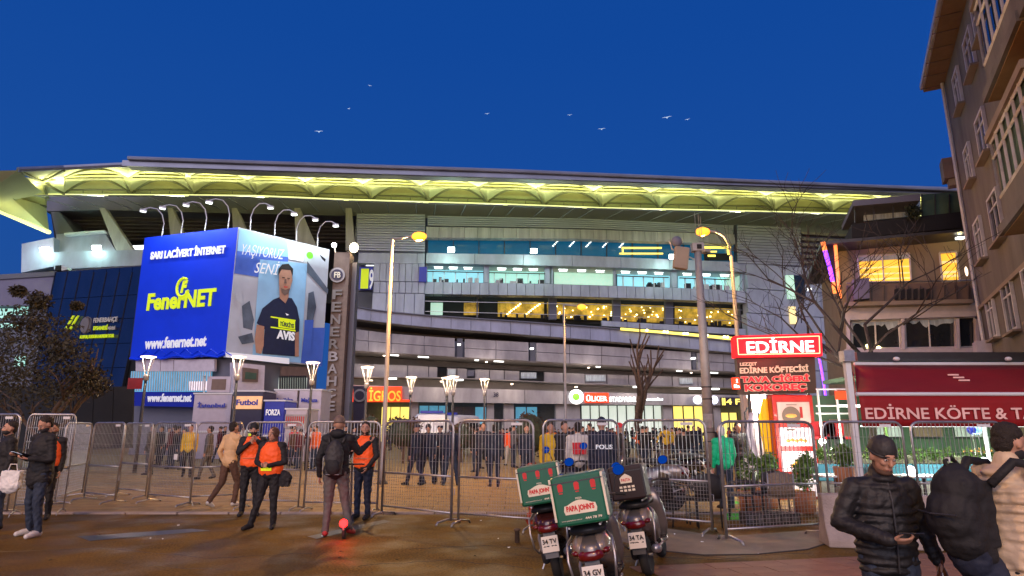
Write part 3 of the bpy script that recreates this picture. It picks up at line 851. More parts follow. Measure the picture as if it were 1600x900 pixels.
    # ---- right hand wall
    tR = [(1150, 410), (1252, 416), (1340, 420), (1480, 430)]
    rows = [0, 38, 76, 118, 160, 200]
    for r0, r1 in zip(rows, rows[1:]):
        panels(FA, st, 'wall_panel', M['clad'], [(u, v+r0+1 if r0 else v+r0) for u, v in [(1166, 412), (1252, 418), (1480, 428)]],
               [(u, v+r1) for u, v in [(1166, 412), (1252, 418), (1480, 428)]], [1166, 1200, 1240, 1282, 1322], 1.2, 1.4, 0.07)
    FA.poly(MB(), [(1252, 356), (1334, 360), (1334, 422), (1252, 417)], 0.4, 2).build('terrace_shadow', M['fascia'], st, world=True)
    for i in range(6):
        FA.poly(MB(), [(1253, 362+i*9), (1334, 366+i*9), (1334, 370+i*9), (1253, 366+i*9)], 1.2, 1).build('terrace_step', M['soffit'], st, world=True)
    for (a, b, c, d, mm) in ((1228, 430, 1240, 467, 'lit_green2'), (1233, 479, 1243, 506, 'litwin2'), (1240, 430, 1256, 467, 'glass'), (1262, 450, 1268, 453, 'lightstrip')):
        FA.quad(MB(), a, b, c, d, 1.5, .2).build('wall_window', M[mm], st, world=True)
    # ---- ramps: two curved parapets in front of the facade
    p1t = [(548, 478), (580, 484), (610, 488), (660, 492.5), (800, 502), (940, 512), (1060, 524), (1170, 536)]
    p1b = [(548, 497), (580, 501), (612, 505), (660, 510), (800, 521), (940, 532), (1060, 543), (1170, 553)]
    ed = [548, 580] + [612+i*31 for i in range(19)]
    panels(FA, st, 'ramp_parapet_panel', M['clad'], p1t, p1b, ed, 6.5, .4, 0.05)
    FA.strip(MB(), [(u, v-1.6) for u, v in p1t], p1t, 6.9, .7).build('parapet_coping', M['fascia'], st, world=True)
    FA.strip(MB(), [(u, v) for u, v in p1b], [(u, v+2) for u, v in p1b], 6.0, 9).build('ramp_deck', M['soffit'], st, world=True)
    FA.strip(MB(), [(970, 512), (1060, 519), (1160, 528)], [(970, 515.5), (1060, 523), (1160, 532.5)], 7.0, .2).build('yellow_light_trough', M['gold'], st, world=True)
    for u in (1010, 1037, 1042, 1068, 1073, 1104, 1131, 1136):
        FA.quad(MB(), u, ip([(970, 512), (1160, 528)], u)-1, u+2.5, ip([(970, 512), (1160, 528)], u)+2, 7.4, .2).build('deck_bulb', M['warmdot'], st, world=True)
    panels(FA, st, 'ramp_parapet_panel', M['clad'], [(940, 501), (1165, 514)], [(940, 509), (1060, 517), (1165, 524)], [940, 980, 1020, 1060, 1100, 1165], 2.5, .4, 0.05)
    # soffit zone
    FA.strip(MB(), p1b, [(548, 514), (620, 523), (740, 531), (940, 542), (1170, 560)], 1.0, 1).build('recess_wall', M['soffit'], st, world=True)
    p2t = [(545, 513), (620, 522.5), (740, 530.5), (940, 541), (1060, 549), (1170, 556)]
    p2b = [(545, 547), (640, 553), (740, 559), (940, 570), (1060, 576), (1170, 582)]
    mid = [(u, (v+ip(p2b, u))/2) for u, v in p2t]
    ed = [545, 576, 612, 663, 711]
    ed2 = [726, 775, 826]; ed3 = [838, 890, 940, 985, 1030, 1080]; ed4 = [1090, 1130, 1170]
    for E_ in (ed, ed2, ed3, ed4):
        panels(FA, st, 'ramp_wall_panel', M['clad2'], p2t, [(u, v-.4) for u, v in mid], E_, 5.5, .5, 0.06)
        panels(FA, st, 'ramp_wall_panel', M['clad2'], [(u, v+.4) for u, v in mid], p2b, E_, 5.5, .5, 0.06)
    for a in (714, 828, 1081):
        FA.quad(MB(), a, ip(p2t, a), a+9, ip(p2b, a), 4.7, .5).build('ramp_gap', M['fascia'], st, world=True)
        FA.quad(MB(), a+1, ip(p2t, a)+8, a+6, ip(p2t, a)+10.5, 6.0, .5).build('wall_lamp', M['lightstrip'], st, world=True)
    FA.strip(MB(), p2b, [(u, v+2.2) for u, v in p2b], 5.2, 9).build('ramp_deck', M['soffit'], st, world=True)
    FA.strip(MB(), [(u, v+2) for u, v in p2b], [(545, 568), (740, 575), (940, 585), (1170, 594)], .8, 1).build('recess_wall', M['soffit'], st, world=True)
    for (a, b) in ((610, 623), (653, 670), (742, 748), (772, 787), (932, 938), (1058, 1066), (1110, 1122)):
        FA.strip(MB(), [(a, ip(p2b, a)+2.5), (b, ip(p2b, b)+2.5)], [(a, ip(p2b, a)+4.2), (b, ip(p2b, b)+4.2)], 5.0, .3).build('strip_light', M['lightstrip'], st, world=True)
    # lower storey windows and wall
    p3t = [(545, 568), (640, 571), (740, 577), (940, 585), (1170, 592)]; p3b = [(545, 588), (640, 588.5), (740, 591), (940, 600), (1170, 606)]
    ed = [545, 575, 605, 637, 670, 684]
    panels(FA, st, 'lower_panel', M['clad2'], p3t, p3b, ed, 3.0, .4, .1)
    panels(FA, st, 'lower_panel', M['clad2'], p3t, p3b, [698, 714, 730], 3.0, .4, .1)
    panels(FA, st, 'lower_panel', M['clad2'], p3t, p3b, [742, 765, 788, 812], 3.0, .4, .1)
    panels(FA, st, 'lower_panel', M['clad2'], p3t, p3b, [850, 880, 914, 948, 982, 1015, 1050, 1090, 1130, 1170], 3.0, .4, .1)
    for a, b, mm in ((671, 683, 'fascia'), (700, 712, 'lit_green2'), (730, 741, 'fascia'), (814, 838, 'lit_green2'), (915, 946, 'lit_green2'), (1062, 1082, 'lit_green2')):
        FA.quad(MB(), a, ip(p3t, a)+2, b, ip(p3b, a)-3, 3.4 if mm != 'fascia' else 2.9, .2).build('lower_window', M[mm if mm == 'fascia' else 'clad2'] if mm == 'fascia' else M['curtain'], st, world=True)
    FA.strip(MB(), p3b, [(u, v+1.6) for u, v in p3b], 4.5, 8).build('canopy_slab', M['soffit'], st, world=True)
    FA.strip(MB(), [(u, v+1.6) for u, v in p3b], [(545, 606), (640, 604), (940, 613), (1340, 616)], 2.0, 1).build('recess_wall', M['soffit'], st, world=True)
    for (a, b) in ((602, 620), (712, 724), (990, 1003), (1078, 1096), (1112, 1124)):
        v = ip(p3b, a)+2
        FA.quad(MB(), a, v, b, v+2.4, 4.4, .3).build('strip_light', M['lightstrip'], st, world=True)
    for u in (580, 690, 800, 900, 1000, 1100):  # downlights added to brighten the dark soffits
        p = FA.P(u, ip(p3b, u)+7, 6.5)
        MB().lathe([(.0, 0), (.18, .02), (.18, .1), (0, .12)], p, 10).build('downlight', M['lampwarm'], st, world=True)
        light('downlight_light', st, p-st.location-Vector((0, 0, .4)), 200, (1.0, .82, .66), .15)
    for u in (600, 760, 920, 1080):  # more downlights added, under the ramp deck
        p = FA.P(u, ip(p2b, u)+6, 6.8)
        MB().lathe([(.0, 0), (.15, .02), (.15, .1), (0, .12)], p, 10).build('downlight', M['lampwarm'], st, world=True)
        light('downlight_light', st, p-st.location-Vector((0, 0, .3)), 110, (1.0, .88, .80), .15)
    # sign band and shop fronts
    s1t = [(530, 601), (640, 604), (940, 613), (1180, 618), (1340, 620)]; s1b = [(530, 627), (640, 628), (940, 632), (1180, 634), (1340, 636)]
    panels(FA, st, 'sign_band_panel', M['clad2'], s1t, s1b, [530, 580, 640, 700, 760, 820, 880, 940, 1000, 1050, 1110, 1170, 1230, 1340], 4.0, .5, .06)
    FA.poly(MB(), [(530, 626), (1345, 636), (1345, 702), (530, 702)], -1, .5).build('shop_back_wall', M['floor'], st, world=True)
    for (a, b, v0, mm) in ((596, 640, 636, 'shopwarm'), (655, 700, 634, 'litblue'), (708, 740, 636, 'kioskdark'), (742, 760, 636, 'litblue'), (805, 840, 636, 'litblue'), (908, 1035, 634, 'shopwhite'), (1051, 1100, 635, 'shopwarm'),
                           (1105, 1113, 640, 'fascia'), (1126, 1152, 645, 'shopwarm'), (1158, 1176, 640, 'shopwarm'), (1190, 1215, 640, 'clad2'), (530, 548, 632, 'shoporange')):
        FA.quad(MB(), a, v0, b, 690, 0.5, .2).build('shop_window', M[mm], st, world=True)
        n = max(1, int((b-a)/13))
        for i in range(n+1):
            u = a+(b-a)*i/n
            FA.quad(MB(), u-.5, v0, u+.7, 692, 1.2, .2).build('shop_mullion', M['dsteel'], st, world=True)
    for a, b, mm in ((641, 654, 'clad2'), (761, 772, 'clad2'), (787, 803, 'clad2'), (868, 906, 'clad2'), (1036, 1050, 'clad2'), (1101, 1125, 'clad2')):
        FA.quad(MB(), a, ip(s1b, a), b, 696, 3, .8).build('shop_pier', M[mm], st, world=True)
    # shop signs
    FA.quad(MB(), 530, 604, 541, 631, 4.6, .3).build('orange_sign_panel', M['shoporange'], st, world=True)
    FA.poly(MB(), [(541, 604), (628, 604), (628, 628), (541, 628)], 4.4, .2).build('sign_backing', M['shopred'], st, world=True)
    FA.poly(MB(), [(628, 624.5), (643, 624.5), (643, 628), (628, 628)], 4.4, .2).build('sign_backing', M['shopred'], st, world=True)
    FA.poly(MB(), [(552, 603), (571, 603), (571, 690), (552, 690)], 6.5, .4).build('dark_pylon', M['kioskdark'], st, world=True)
    text_px('M', M['shoporange'], st, FA, 542, 626, 551, 626, 21, 4.5)
    text_px('İGROS', M['shoporange'], st, FA, 576, 627, 626, 627, 22, 4.5)
    MB().lathe([(.7, 0), (.7, .1)], FA.P(562, 618, 6.7), 16, axis=FA.n).build('round_mark', M['clad2'], st, world=True)
    MB().lathe([(.5, 0), (.5, .15)], FA.P(562, 618, 6.7), 16, axis=FA.n).build('round_mark', M['kioskdark'], st, world=True)
    MB().lathe([(.86, 0), (.86, .25)], FA.P(900, 620, 5), 24, axis=FA.n).build('round_sign', M['whitesign'], st, world=True)
    MB().lathe([(.42, 0), (.42, .1)], FA.P(900, 620, 5.3), 16, axis=FA.n).build('round_mark', M['greenmark'], st, world=True)
    text_px('ÜLKER', M['whitesign'], st, FA, 916, 627, 949, 627, 10, 4.5)
    FA.quad(MB(), 914, 614, 951, 629, 4.3, .2).build('sign_backing', M['shopred'], st, world=True)
    text_px('STADYUMU', M['whitesign'], st, FA, 952, 628, 997, 628, 8, 4.5, bold=.03)
    text_px('Ş. SARACOĞLU', M['whitesign'], st, FA, 999, 627, 1036, 627, 6, 4.5, bold=.03)
    for u in (1089, 1115):
        MB().lathe([(.50, 0), (.50, .2)], FA.P(u, 625, 5), 20, axis=FA.n).build('round_sign', M['bluesign'], st, world=True)
    FA.quad(MB(), 1126, 621, 1170, 634, 4.3, .2).build('sign_backing', M['kioskdark'], st, world=True)
    for u in (1129, 1132):
        FA.quad(MB(), u, 622, u+1, 633, 4.6, .2).build('sign_bar', M['gold'], st, world=True)
    text_px('4 FE', M['gold'], st, FA, 1135, 632, 1165, 632, 9, 4.6)
    text_px('38', M['kioskdark'], st, FA, 771, 620, 779, 620, 7, 4.2)
facade()

# ================================================================== BILLBOARD CUBE
def plane_px(u0, v0, Y0, u1, v1, Y1):
    a, b = at(u0, v0, Y0), at(u1, v1, Y1)
    return PL((a.x, a.y), (b.x-a.x, b.y-a.y))
B1 = plane_px(226, 372, 42.3, 372, 355, 40.0)
B2 = plane_px(372, 355, 40.0, 515, 390, 45.2)
def billboard():
    p = at(370, 560, 41); t = thing('billboard', 'huge two sided lit banner cube, blue internet advert left and footballer poster right', 'billboard', (p.x, p.y, 0))
    bl = [(226, 371.5), (372, 355), (352, 556), (203, 561)]
    B1.poly(MB(), bl, 0, .25).build('blue_banner', M['bluevinyl'], t, world=True)
    # loose hem of the banner
    pts = [B1.P(203+(352-203)*i/12, 560-5*i/12+2.5*math.sin(i*1.9), .05) for i in range(13)]
    MB().tube(pts, .07, 6).build('banner_hem', M['bluevinyl'], t, world=True)
    for i in range(7):
        u = 215+20*i
        MB().tube([B1.P(u, 558, .02), B1.P(u+14, 548-3*(i % 2), .07), B1.P(u+30, 557, .02)], .035, 5).build('banner_fold', M['bluevinyl'], t, world=True)
    text_px('SARI LACİVERT İNTERNET', M['whitetxt'], t, B1, 235, 406, 352, 396, 16, bold=.045)
    text_px('FenerNET', M['yellowtxt'], t, B1, 229, 486, 336, 478, 27, bold=.035)
    text_px('www.fenernet.net', M['whitetxt'], t, B1, 226, 546, 322, 541, 18, bold=.03)
    # F monogram: ring and letter
    c = B1.P(286, 449, .06)
    MB().tube([c+B1.u*.50*math.cos(a)+Vector((0, 0, .62*math.sin(a))) for a in [R(60+i*14) for i in range(21)]], .09, 6).build('ring_mark', M['yellowtxt'], t, world=True)
    text_px('F', M['yellowtxt'], t, B1, 282, 458, 292, 457, 19, bold=.06, shear=.2)
    # right banner: printed poster made of flat colour fields
    r = [(372, 355), (515, 390), (503, 572), (352, 558)]
    B2.poly(MB(), r, 0, .25).build('poster_banner', M['print_grey'], t, world=True)
    k = [0]
    def fld(pts, m, name='poster_field'):
        k[0] += 1
        B2.poly(MB(), pts, .012+.006*k[0], .004).build(name, M[m], t, world=True)
    fld([(374, 357), (452, 377), (448, 440), (366, 427)], 'print_mid')
    fld([(374, 357), (452, 376), (451, 402), (371, 392)], 'print_sky')
    fld([(406, 405), (480, 412), (470, 567), (394, 560)], 'print_sky')
    fld([(449, 376), (476, 383), (474, 409), (451, 405)], 'whitetxt')
    fld([(480, 408), (513, 452), (512, 460), (480, 426)], 'print_dk')
    fld([(476, 512), (508, 512), (503, 572), (470, 567)], 'print_mid')
    fld([(372, 500), (398, 482), (398, 538), (380, 536)], 'print_grey')
    fld([(378, 478), (390, 470), (397, 500), (394, 516), (380, 512)], 'print_dk')
    fld([(366, 450), (378, 456), (380, 476), (370, 470)], 'print_grey')
    fld([(372, 526), (394, 520), (397, 535), (378, 538)], 'print_dk')
    fld([(482, 458), (490, 455), (494, 480), (488, 506), (479, 500)], 'print_dk')
    fld([(476, 500), (490, 500), (486, 548), (474, 548)], 'print_mid')
    fld([(352, 550), (452, 560), (452, 569), (353, 558)], 'whitetxt', 'poster_caption_bar')
    # footballer figure on the poster
    fld([(410, 482), (427, 468), (440, 463), (456, 466), (464, 480), (468, 500), (466, 557), (410, 553), (414, 515), (401, 505)], 'print_navy', 'printed_shirt')
    fld([(401, 507), (413, 510), (412, 540), (408, 553), (400, 551), (398, 530)], 'skinprint', 'printed_arm')
    fld([(461, 520), (467, 518), (467, 557), (461, 557)], 'skinprint', 'printed_arm')
    fld([(436, 440), (452, 443), (451, 464), (446, 474), (437, 466)], 'skinprint', 'printed_neck')
    fld([(436, 424), (441, 416), (450, 415), (456, 422), (457, 438), (453, 452), (446, 460), (439, 453), (436, 440)], 'skinprint', 'printed_head')
    fld([(435, 430), (435, 420), (441, 413), (451, 412), (458, 420), (457, 431), (454, 422), (440, 421)], 'hairdark', 'printed_hair')
    fld([(439, 450), (446, 453), (453, 450), (451, 458), (445, 462), (440, 457)], 'brown', 'printed_beard')
    for (a, b) in ((441, 433), (449, 434)):
        fld([(a, b), (a+4, b+.3), (a+4, b+1.6), (a, b+1.4)], 'hairdark', 'printed_eye')
    fld([(445, 436), (447, 436), (448, 443), (444, 443)], 'brown', 'printed_nose')
    fld([(443, 447), (450, 448), (449, 449.5), (444, 449)], 'redprint', 'printed_mouth')
    fld([(423, 494), (462, 500), (462, 502), (423, 496)], 'yellowtxt', 'printed_stripe')
    fld([(423, 510), (462, 516), (462, 518), (423, 512)], 'yellowtxt', 'printed_stripe')
    fld([(435, 498), (461, 502), (461, 515), (435, 511)], 'yellowtxt', 'printed_patch')
    fld([(446, 489), (452, 492), (448, 493)], 'whitetxt', 'printed_mark')
    text_px('AVIS', M['whitetxt'], t, B2, 432, 529, 460, 533, 14, .3, bold=.05, th=.02)
    text_px('TÜRKİYE', M['print_navy'], t, B2, 437, 509, 459, 513, 9, .3, bold=.03, th=.02)
    text_px('YAŞIYORUZ', M['whitetxt'], t, B2, 377, 402, 443, 410, 22, .3, bold=.0, shear=.3, th=.02)
    text_px('SENİ', M['whitetxt'], t, B2, 397, 426, 436, 430, 22, .3, bold=.0, shear=.3, th=.02)
    B2.poly(MB(), [(500, 398), (504, 401), (509, 405), (508, 409), (503, 404)], .3, .02).build('leaping_mark', M['black'], t, world=True)
    MB().lathe([(.26, 0), (.26, .03)], B2.P(484, 399, .3), 16, axis=B2.n).build('round_mark', M['greenmark'], t, world=True)
    # steel box carrying the banners
    a = [B1.P(226, 372), B1.P(372, 355), B2.P(515, 390)]
    z1, z0 = a[0].z, B1.P(352, 556).z
    top = [Vector((q.x, q.y, 0)) for q in (B1.P(226, 372, -.3), B1.P(372, 355, -.3), B2.P(372, 355, -.35), B2.P(515, 390, -.3))]
    back = top[3] + Vector((-7.4, 2.6, 0))
    poly_ = [top[0], (top[1]+top[2])/2, top[3], back]
    MB().prism([Vector((q.x, q.y, z0)) for q in poly_], (0, 0, z1-z0-.1)).build('box_frame', M['dsteel'], t, world=True)
    # ---- building under the banners
    MB().prism([Vector((q.x, q.y, 0)) for q in [Vector(top[0])+B1.u*.3-B1.n*.6, poly_[1]-B1.n*.6, top[3]-B2.n*.6, back]], (0, 0, z0-.02)).build('base_walls', M['fascia'], t, world=True)
    for a_, b_ in ((212, 250), (251, 271), (272, 335)):
        B1.poly(MB(), [(a_, 562), (b_, 561), (b_, 580), (a_, 580)], -.3, .2).build('base_panel', M['offwhite'], t, world=True)
    B1.poly(MB(), [(205, 580), (330, 580), (329, 612), (202, 612)], -.40, .1).build('lit_glazing', M['litblue'], t, world=True)
    B1.poly(MB(), [(296, 596), (329, 596), (328, 610), (296, 610)], -.37, .02).build('lit_glazing_warm', M['litpic'], t, world=True)
    for i in range(34):
        u = 206+3.7*i
        if 221 < u < 229: continue
        B1.poly(MB(), [(u, 580), (u+1.3, 580), (u-.5, 611), (u-1.8, 611)], -.33, .04).build('vertical_fin', M['curtain'] if u < 296 else M['frame'], t, world=True)
    B1.poly(MB(), [(202, 612), (302, 613), (301, 636), (200, 634)], .2, .2).build('lower_banner', M['kioskblue'], t, world=True)
    text_px('www.fenernet.net', M['whitetxt'], t, B1, 230, 628, 299, 628, 13, .25, bold=.03)
    B2.poly(MB(), [(364, 566), (414, 571), (412, 620), (364, 618)], .6, .4).build('pale_panel', M['offwhite'], t, world=True)
    B2.poly(MB(), [(380, 574), (404, 577), (403, 597), (379, 596)], .75, .1).build('screen_frame', M['brown'], t, world=True)
    B2.poly(MB(), [(384, 581), (401, 583), (400, 593), (383, 592)], .8, .05).build('small_screen', M['greenwall'], t, world=True)
    B2.poly(MB(), [(440, 572), (481, 574), (481, 590), (439, 590)], -.2, .2).build('warm_panel', M['brown'], t, world=True)
    B2.poly(MB(), [(437, 590), (480, 590), (479, 608), (436, 608)], -.3, .1).build('lit_glazing', M['shopwhite'], t, world=True)
    for i in range(12):
        u = 438+3.6*i
        B2.poly(MB(), [(u, 587), (u+1.4, 587), (u+1.2, 608), (u-.3, 608)], 0, .15).build('vertical_fin', M['dsteel'], t, world=True)
    # ---- gooseneck floods along the top edge
    for pl, u, v, dx, lit in ((B1, 253, 369, -1, 0), (B1, 283, 365, -1, 1), (B1, 320, 361, -1, 1), (B1, 356, 357, -1, 2), (B2, 391, 360, 1, 1), (B2, 429, 369, 1, 2), (B2, 463, 377, 1, 1), (B2, 496, 385, 1, 2)):
        b = pl.P(u, v, 0)
        out = pl.n
        side = pl.u*dx if (pl is B1 and pl.u.x > 0) or pl is B2 else -pl.u*dx
        hd = (out*.9 + side*.6)
        pts = [b, b+Vector((0, 0, .9))+side*-.05, b+Vector((0, 0, 1.5))+hd*.12, b+Vector((0, 0, 1.85))+hd*.45, b+Vector((0, 0, 1.85))+hd*.85, b+Vector((0, 0, 1.65))+hd*1.2]
        g = thing('gooseneck_flood', 'x', 'floodlight', b)
        GN.append((g, u))
        g['group'] = 'gooseneck floods along the top of the banner cube'
        MB().tube(pts, .036, 6).build('neck', M['white'], g, world=True)
        h = pts[-1]
        MB().box(h-Vector((0, 0, .08)), (.4, .2, .12), rz=math.atan2(hd.y, hd.x)).build('lamp_head', M['white'], g, world=True)
        MB().box(h-Vector((0, 0, .18)), (.34, .16, .05), rz=math.atan2(hd.y, hd.x)).build('lamp_glass', M['whitedot'] if lit == 2 else M['lightstrip'], g, world=True)
        light('flood_light', g, h-b-Vector((0, 0, .3)), 420 if lit else 160, (.82, .93, 1.0), .15, R(125), (b-b)+Vector((0, 0, -3.5))+out*.2)
    return t
GN = []
billboard()
for (g, u), s_ in zip(sorted(GN, key=lambda q: q[1]), ('first from the left end', 'second from the left end', 'third from the left, lit bright', 'last before the corner, brightest on blue side',
        'first right of the corner', 'second right of the corner with glowing head', 'third right of the corner', 'rightmost one, glaring white')):
    g['label'] = 'white gooseneck floodlight over the banner cube, ' + s_

def pylon():
    p = at(528, 560, 46)
    t = thing('sign_pylon', 'tall dark brown pylon with round crest and stacked club letters beside the banner cube', 'pylon', (p.x, p.y, 0))
    pl = PL((at(514, 400, 46).x, 46), (1, .12))
    sd = PL((at(540, 400, 46).x, 46.1), (.8, 1))
    zt = pl.P(525, 394).z
    x0, x1 = pl.P(512, 560).x, pl.P(538, 560).x
    MB().box(((x0+x1)/2, 46.75, zt/2), (x1-x0, 1.3, zt)).build('pylon_body', M['brown'], t, world=True)
    MB().box((x1+.2, 47.3, zt/2-.3), (.35, .9, zt-.6)).build('side_fin', M['fascia'], t, world=True)
    c = pl.P(527, 430, .15)
    MB().lathe([(.56, 0), (.56, .1)], c, 24, axis=pl.n).build('crest_disc', M['clad2'], t, world=True)
    MB().lathe([(.42, 0), (.42, .14)], c, 24, axis=pl.n).build('crest_disc', M['kioskdark'], t, world=True)
    text_px('FB', M['creamprint'], t, pl, 522, 434, 532, 434, 9, .32)
    for i, ch in enumerate('FENERBAHÇE'):
        v = 461+19.3*i
        text_px(ch, M['soffit'] if i < 5 else M['clad2'], t, pl, vert(519, 461, v), v+7, vert(519, 461, v)+15, v+7, 15, .12, th=.12)  # lower letters coloured paler to stand for reflected light
    # strong warm flood hung beside the pylon top
    q = at(553, 387, 47)
    f = thing('floodlight', 'glaring warm white floodlight next to the top of the brown pylon', 'floodlight', (q.x, q.y, q.z))
    MB().ell(q, (.34, .28, .38)).build('flood_bulb', mat('flood_glow', (1, .9, .6), emit=14, ecol=(1, .84, .5)), f, world=True, smooth=True)
    MB().tube([q+Vector((0, .2, 0)), q+Vector((-.9, .5, -.4))], .06, 6).build('bracket', M['dsteel'], f, world=True)
    light('flood_light', f, Vector((0, -.6, -.2)), 380, (1, .75, .42), .3)
    q = at(522, 383, 48)
    f = thing('floodlight', 'small cool white floodlight behind the right end of the banner cube', 'floodlight', (q.x, q.y, q.z))
    MB().ell(q, (.2, .2, .2)).build('flood_bulb', M['whitedot'], f, world=True, smooth=True)
    MB().tube([q+Vector((0, .1, 0)), q+Vector((.1, .3, -.8))], .05, 6).build('bracket', M['white'], f, world=True)
pylon()

# ================================================================== DARK GLASS MUSEUM BLOCK (left)
LB = plane_px(84, 425, 58, 225, 415, 50)
def museum():
    p = at(150, 560, 56)
    t = thing('glass_building', 'dark navy glass block with yellow lettering left of the blue banner', 'building', (p.x, p.y, 0))
    LB.poly(MB(), [(86, 425), (228, 415), (222, 640), (40, 640)], -.3, 8).build('core', M['black'], t, world=True)
    us = [86, 105, 125, 146, 166, 186, 206, 228]
    vs = [(425, 415), (468, 460), (502, 497), (540, 536), (578, 574), (640, 640)]
    for (a0, b0), (a1, b1) in zip(vs, vs[1:]):
        for u0, u1 in zip(us, us[1:]):
            f = lambda u, a, b: a+(b-a)*(u-86)/142
            q = []
            for u, (a, b) in ((u0, (a0, b0)), (u1, (a0, b0)), (u1, (a1, b1)), (u0, (a1, b1))):
                v = f(u, a, b)
                q.append((u-(v-425)*.21, v))
            q = [(q[0][0]+.4, q[0][1]+.4), (q[1][0]-.4, q[1][1]+.4), (q[2][0]-.4, q[2][1]-.4), (q[3][0]+.4, q[3][1]-.4)]
            LB.poly(MB(), q, 0, .1).build('glass_pane', M['glassnavy'], t, world=True)
    for u in us:
        LB.poly(MB(), [(u-.3, 425), (u+.3, 425), (u+.3-45, 640), (u-.3-45, 640)], .05, .2).build('mullion', M['dsteel'], t, world=True)
    for a in (0, 7):
        LB.poly(MB(), [(113+a, 493), (116+a, 493), (103+a, 515), (100+a, 515)], .2, .08).build('slash_mark', M['yellowtxt'], t, world=True)
    text_px('FENERBAHÇE', M['creamprint'], t, LB, 146, 506, 183, 504, 9, .2)
    text_px('EFSANESİ', M['yellowtxt'], t, LB, 146, 516, 168, 515, 8, .2)
    text_px('MÜZESİ', M['creamprint'], t, LB, 169, 515, 180, 515, 6, .2)
    text_px('MUSEUM, STADIUM & MUSEUM TOUR', M['yellowtxt'], t, LB, 125, 530, 178, 528, 6, .2)
    c = LB.P(135, 508, .2)
    MB().ell(c, (.55, .06, .75), 16, 8).build('crest_shield', M['soffit'], t, world=True)
    MB().tube([c+LB.u*.5*math.cos(a)+Vector((0, 0, .68*math.sin(a)))+LB.n*.05 for a in [i*PI/8 for i in range(17)]], .05, 5).build('crest_ring', M['brown'], t, world=True)
museum()
def hoarding():
    pl = plane_px(-60, 612, 27, 206, 612, 27)
    t = thing('hoarding', 'long black hoarding wall under the tree at the far left', 'hoarding', (-18, 27, 0))
    for i in range(9):
        pl.poly(MB(), [(-70+31*i, 604), (-40+31*i, 604), (-40+31*i-3, 700), (-73+31*i, 700)], 0, .12).build('hoarding_panel', M['black'], t, world=True)
hoarding()

# ================================================================== KIOSKS
def kiosk(u0, v0, u1, v1, Y, label, body, band=None, txt=None, txtm='kioskblue', extra=None, bv=None):
    p0, p1 = at(u0, v0, Y), at(u1, v0, Y)
    x0, x1, z = p0.x, p1.x, p0.z
    t = thing('kiosk', label, 'kiosk', ((x0+x1)/2, Y+1, 0), group='promotion kiosks under the banner cube')
    W = x1-x0
    MB().box((0, 0, z/2), (W, 2.0, z)).build('kiosk_body', M[body], t, bevel=.03)
    MB().box((0, -1.03, z*.42), (W*.9, .05, z*.03)).build('counter_ledge', M['white'], t)
    MB().box((0, 0, z+.04), (W+.12, 2.1, .08)).build('kiosk_roof', M['white'], t)
    if band:
        hb = bv or .7
        MB().box((0, -1.06, z-.25-hb/2), (W*.97, .1, hb)).build('sign_band', M[band], t)
    if txt:
        h = .32
        text(txt, M[txtm], t, (-W*.36, -1.12, z-.75), (W*.72, 0, 0), (0, 0, h), (0, -.03, 0), bold=.03)
    return t, W, z
t, W_, z_ = kiosk(304, 616, 363, 662, 37, 'pale pink kiosk with dark lettering, leftmost of the row under the blue banner', 'kiosk', None, 'İstanbul')
MB().box((.3, -1.05, z_+.55), (1.3, .1, .9)).build('roof_sign', M['kiosk'], t)
MB().box((.3, -1.12, z_+.55), (.8, .05, .6)).build('roof_screen', M['brown'], t)
for sx_ in (-.55, 1.25):
    MB().tube([(sx_, -1.0, z_), (sx_, -1.1, z_+.9), (sx_+.15, -1.4, z_+1.05)], .04, 6).build('roof_lamp', M['white'], t)
t, W_, z_ = kiosk(366, 612, 412, 662, 36, 'kiosk with glowing orange band and dark lettering, second from the left', 'kioskdark', 'kioskorange', 'Futbol')
MB().box((.1, -1.1, 1.25), (1.1, .1, .35)).build('yellow_shelf', M['yellowtxt'], t)
MB().box((.1, -1.1, .7), (.9, .1, .5)).build('orange_box', M['kioskorange'], t)
t, W_, z_ = kiosk(414, 627, 445, 668, 35, 'small deep blue kiosk board with white print between the pale kiosks', 'kioskblue', None, 'FORZA', 'whitetxt')
t, W_, z_ = kiosk(430, 610, 465, 645, 38.5, 'pale kiosk cube with small round emblem, left one of the pair', 'kiosk', None, 'Spor Mağaza')
t, W_, z_ = kiosk(468, 610, 503, 645, 38.5, 'pale kiosk cube with white figure print, right one of the pair', 'kiosk', None, 'Mağaza')
MB().prism([(-.7, -1.05, 1.0), (-.3, -1.05, 1.0), (0, -1.05, 1.5), (-.55, -1.05, 2.4)], (0, -.02, 0)).build('white_figure_print', M['white'], t)
t, W_, z_ = kiosk(447, 640, 480, 668, 34, 'low pale counter with striped front in front of the kiosk pair', 'kiosk', 'clad2')
for i in range(9):
    MB().box((-W_*.4+i*W_*.1, -1.13, z_-.6), (.04, .04, .5)).build('front_stripe', M['redprint'], t)

def leaf_cloud(blobs, n, size, seed):
    rnd = random.Random(seed); vs = []; fs = []
    for _ in range(n):
        c, r = rnd.choice(blobs)
        while True:
            d = Vector((rnd.uniform(-1, 1), rnd.uniform(-1, 1), rnd.uniform(-1, 1)))
            if .05 < d.length < 1: break
        d = d*(.55+.45*rnd.random())
        p = Vector(c)+Vector((d.x*r[0], d.y*r[1], d.z*r[2]))
        s_ = size*rnd.uniform(.6, 1.4)
        a = Vector((rnd.gauss(0, 1), rnd.gauss(0, 1), rnd.gauss(0, 1))).normalized()
        b = a.cross(Vector((rnd.gauss(0, 1), rnd.gauss(0, 1), rnd.gauss(0, 1)))).normalized()
        k = len(vs)
        vs += [p-a*s_, p+b*s_*.45, p+a*s_, p-b*s_*.45]
        fs.append((k, k+1, k+2, k+3))
    mb = MB(); mb.add(vs, fs); return mb
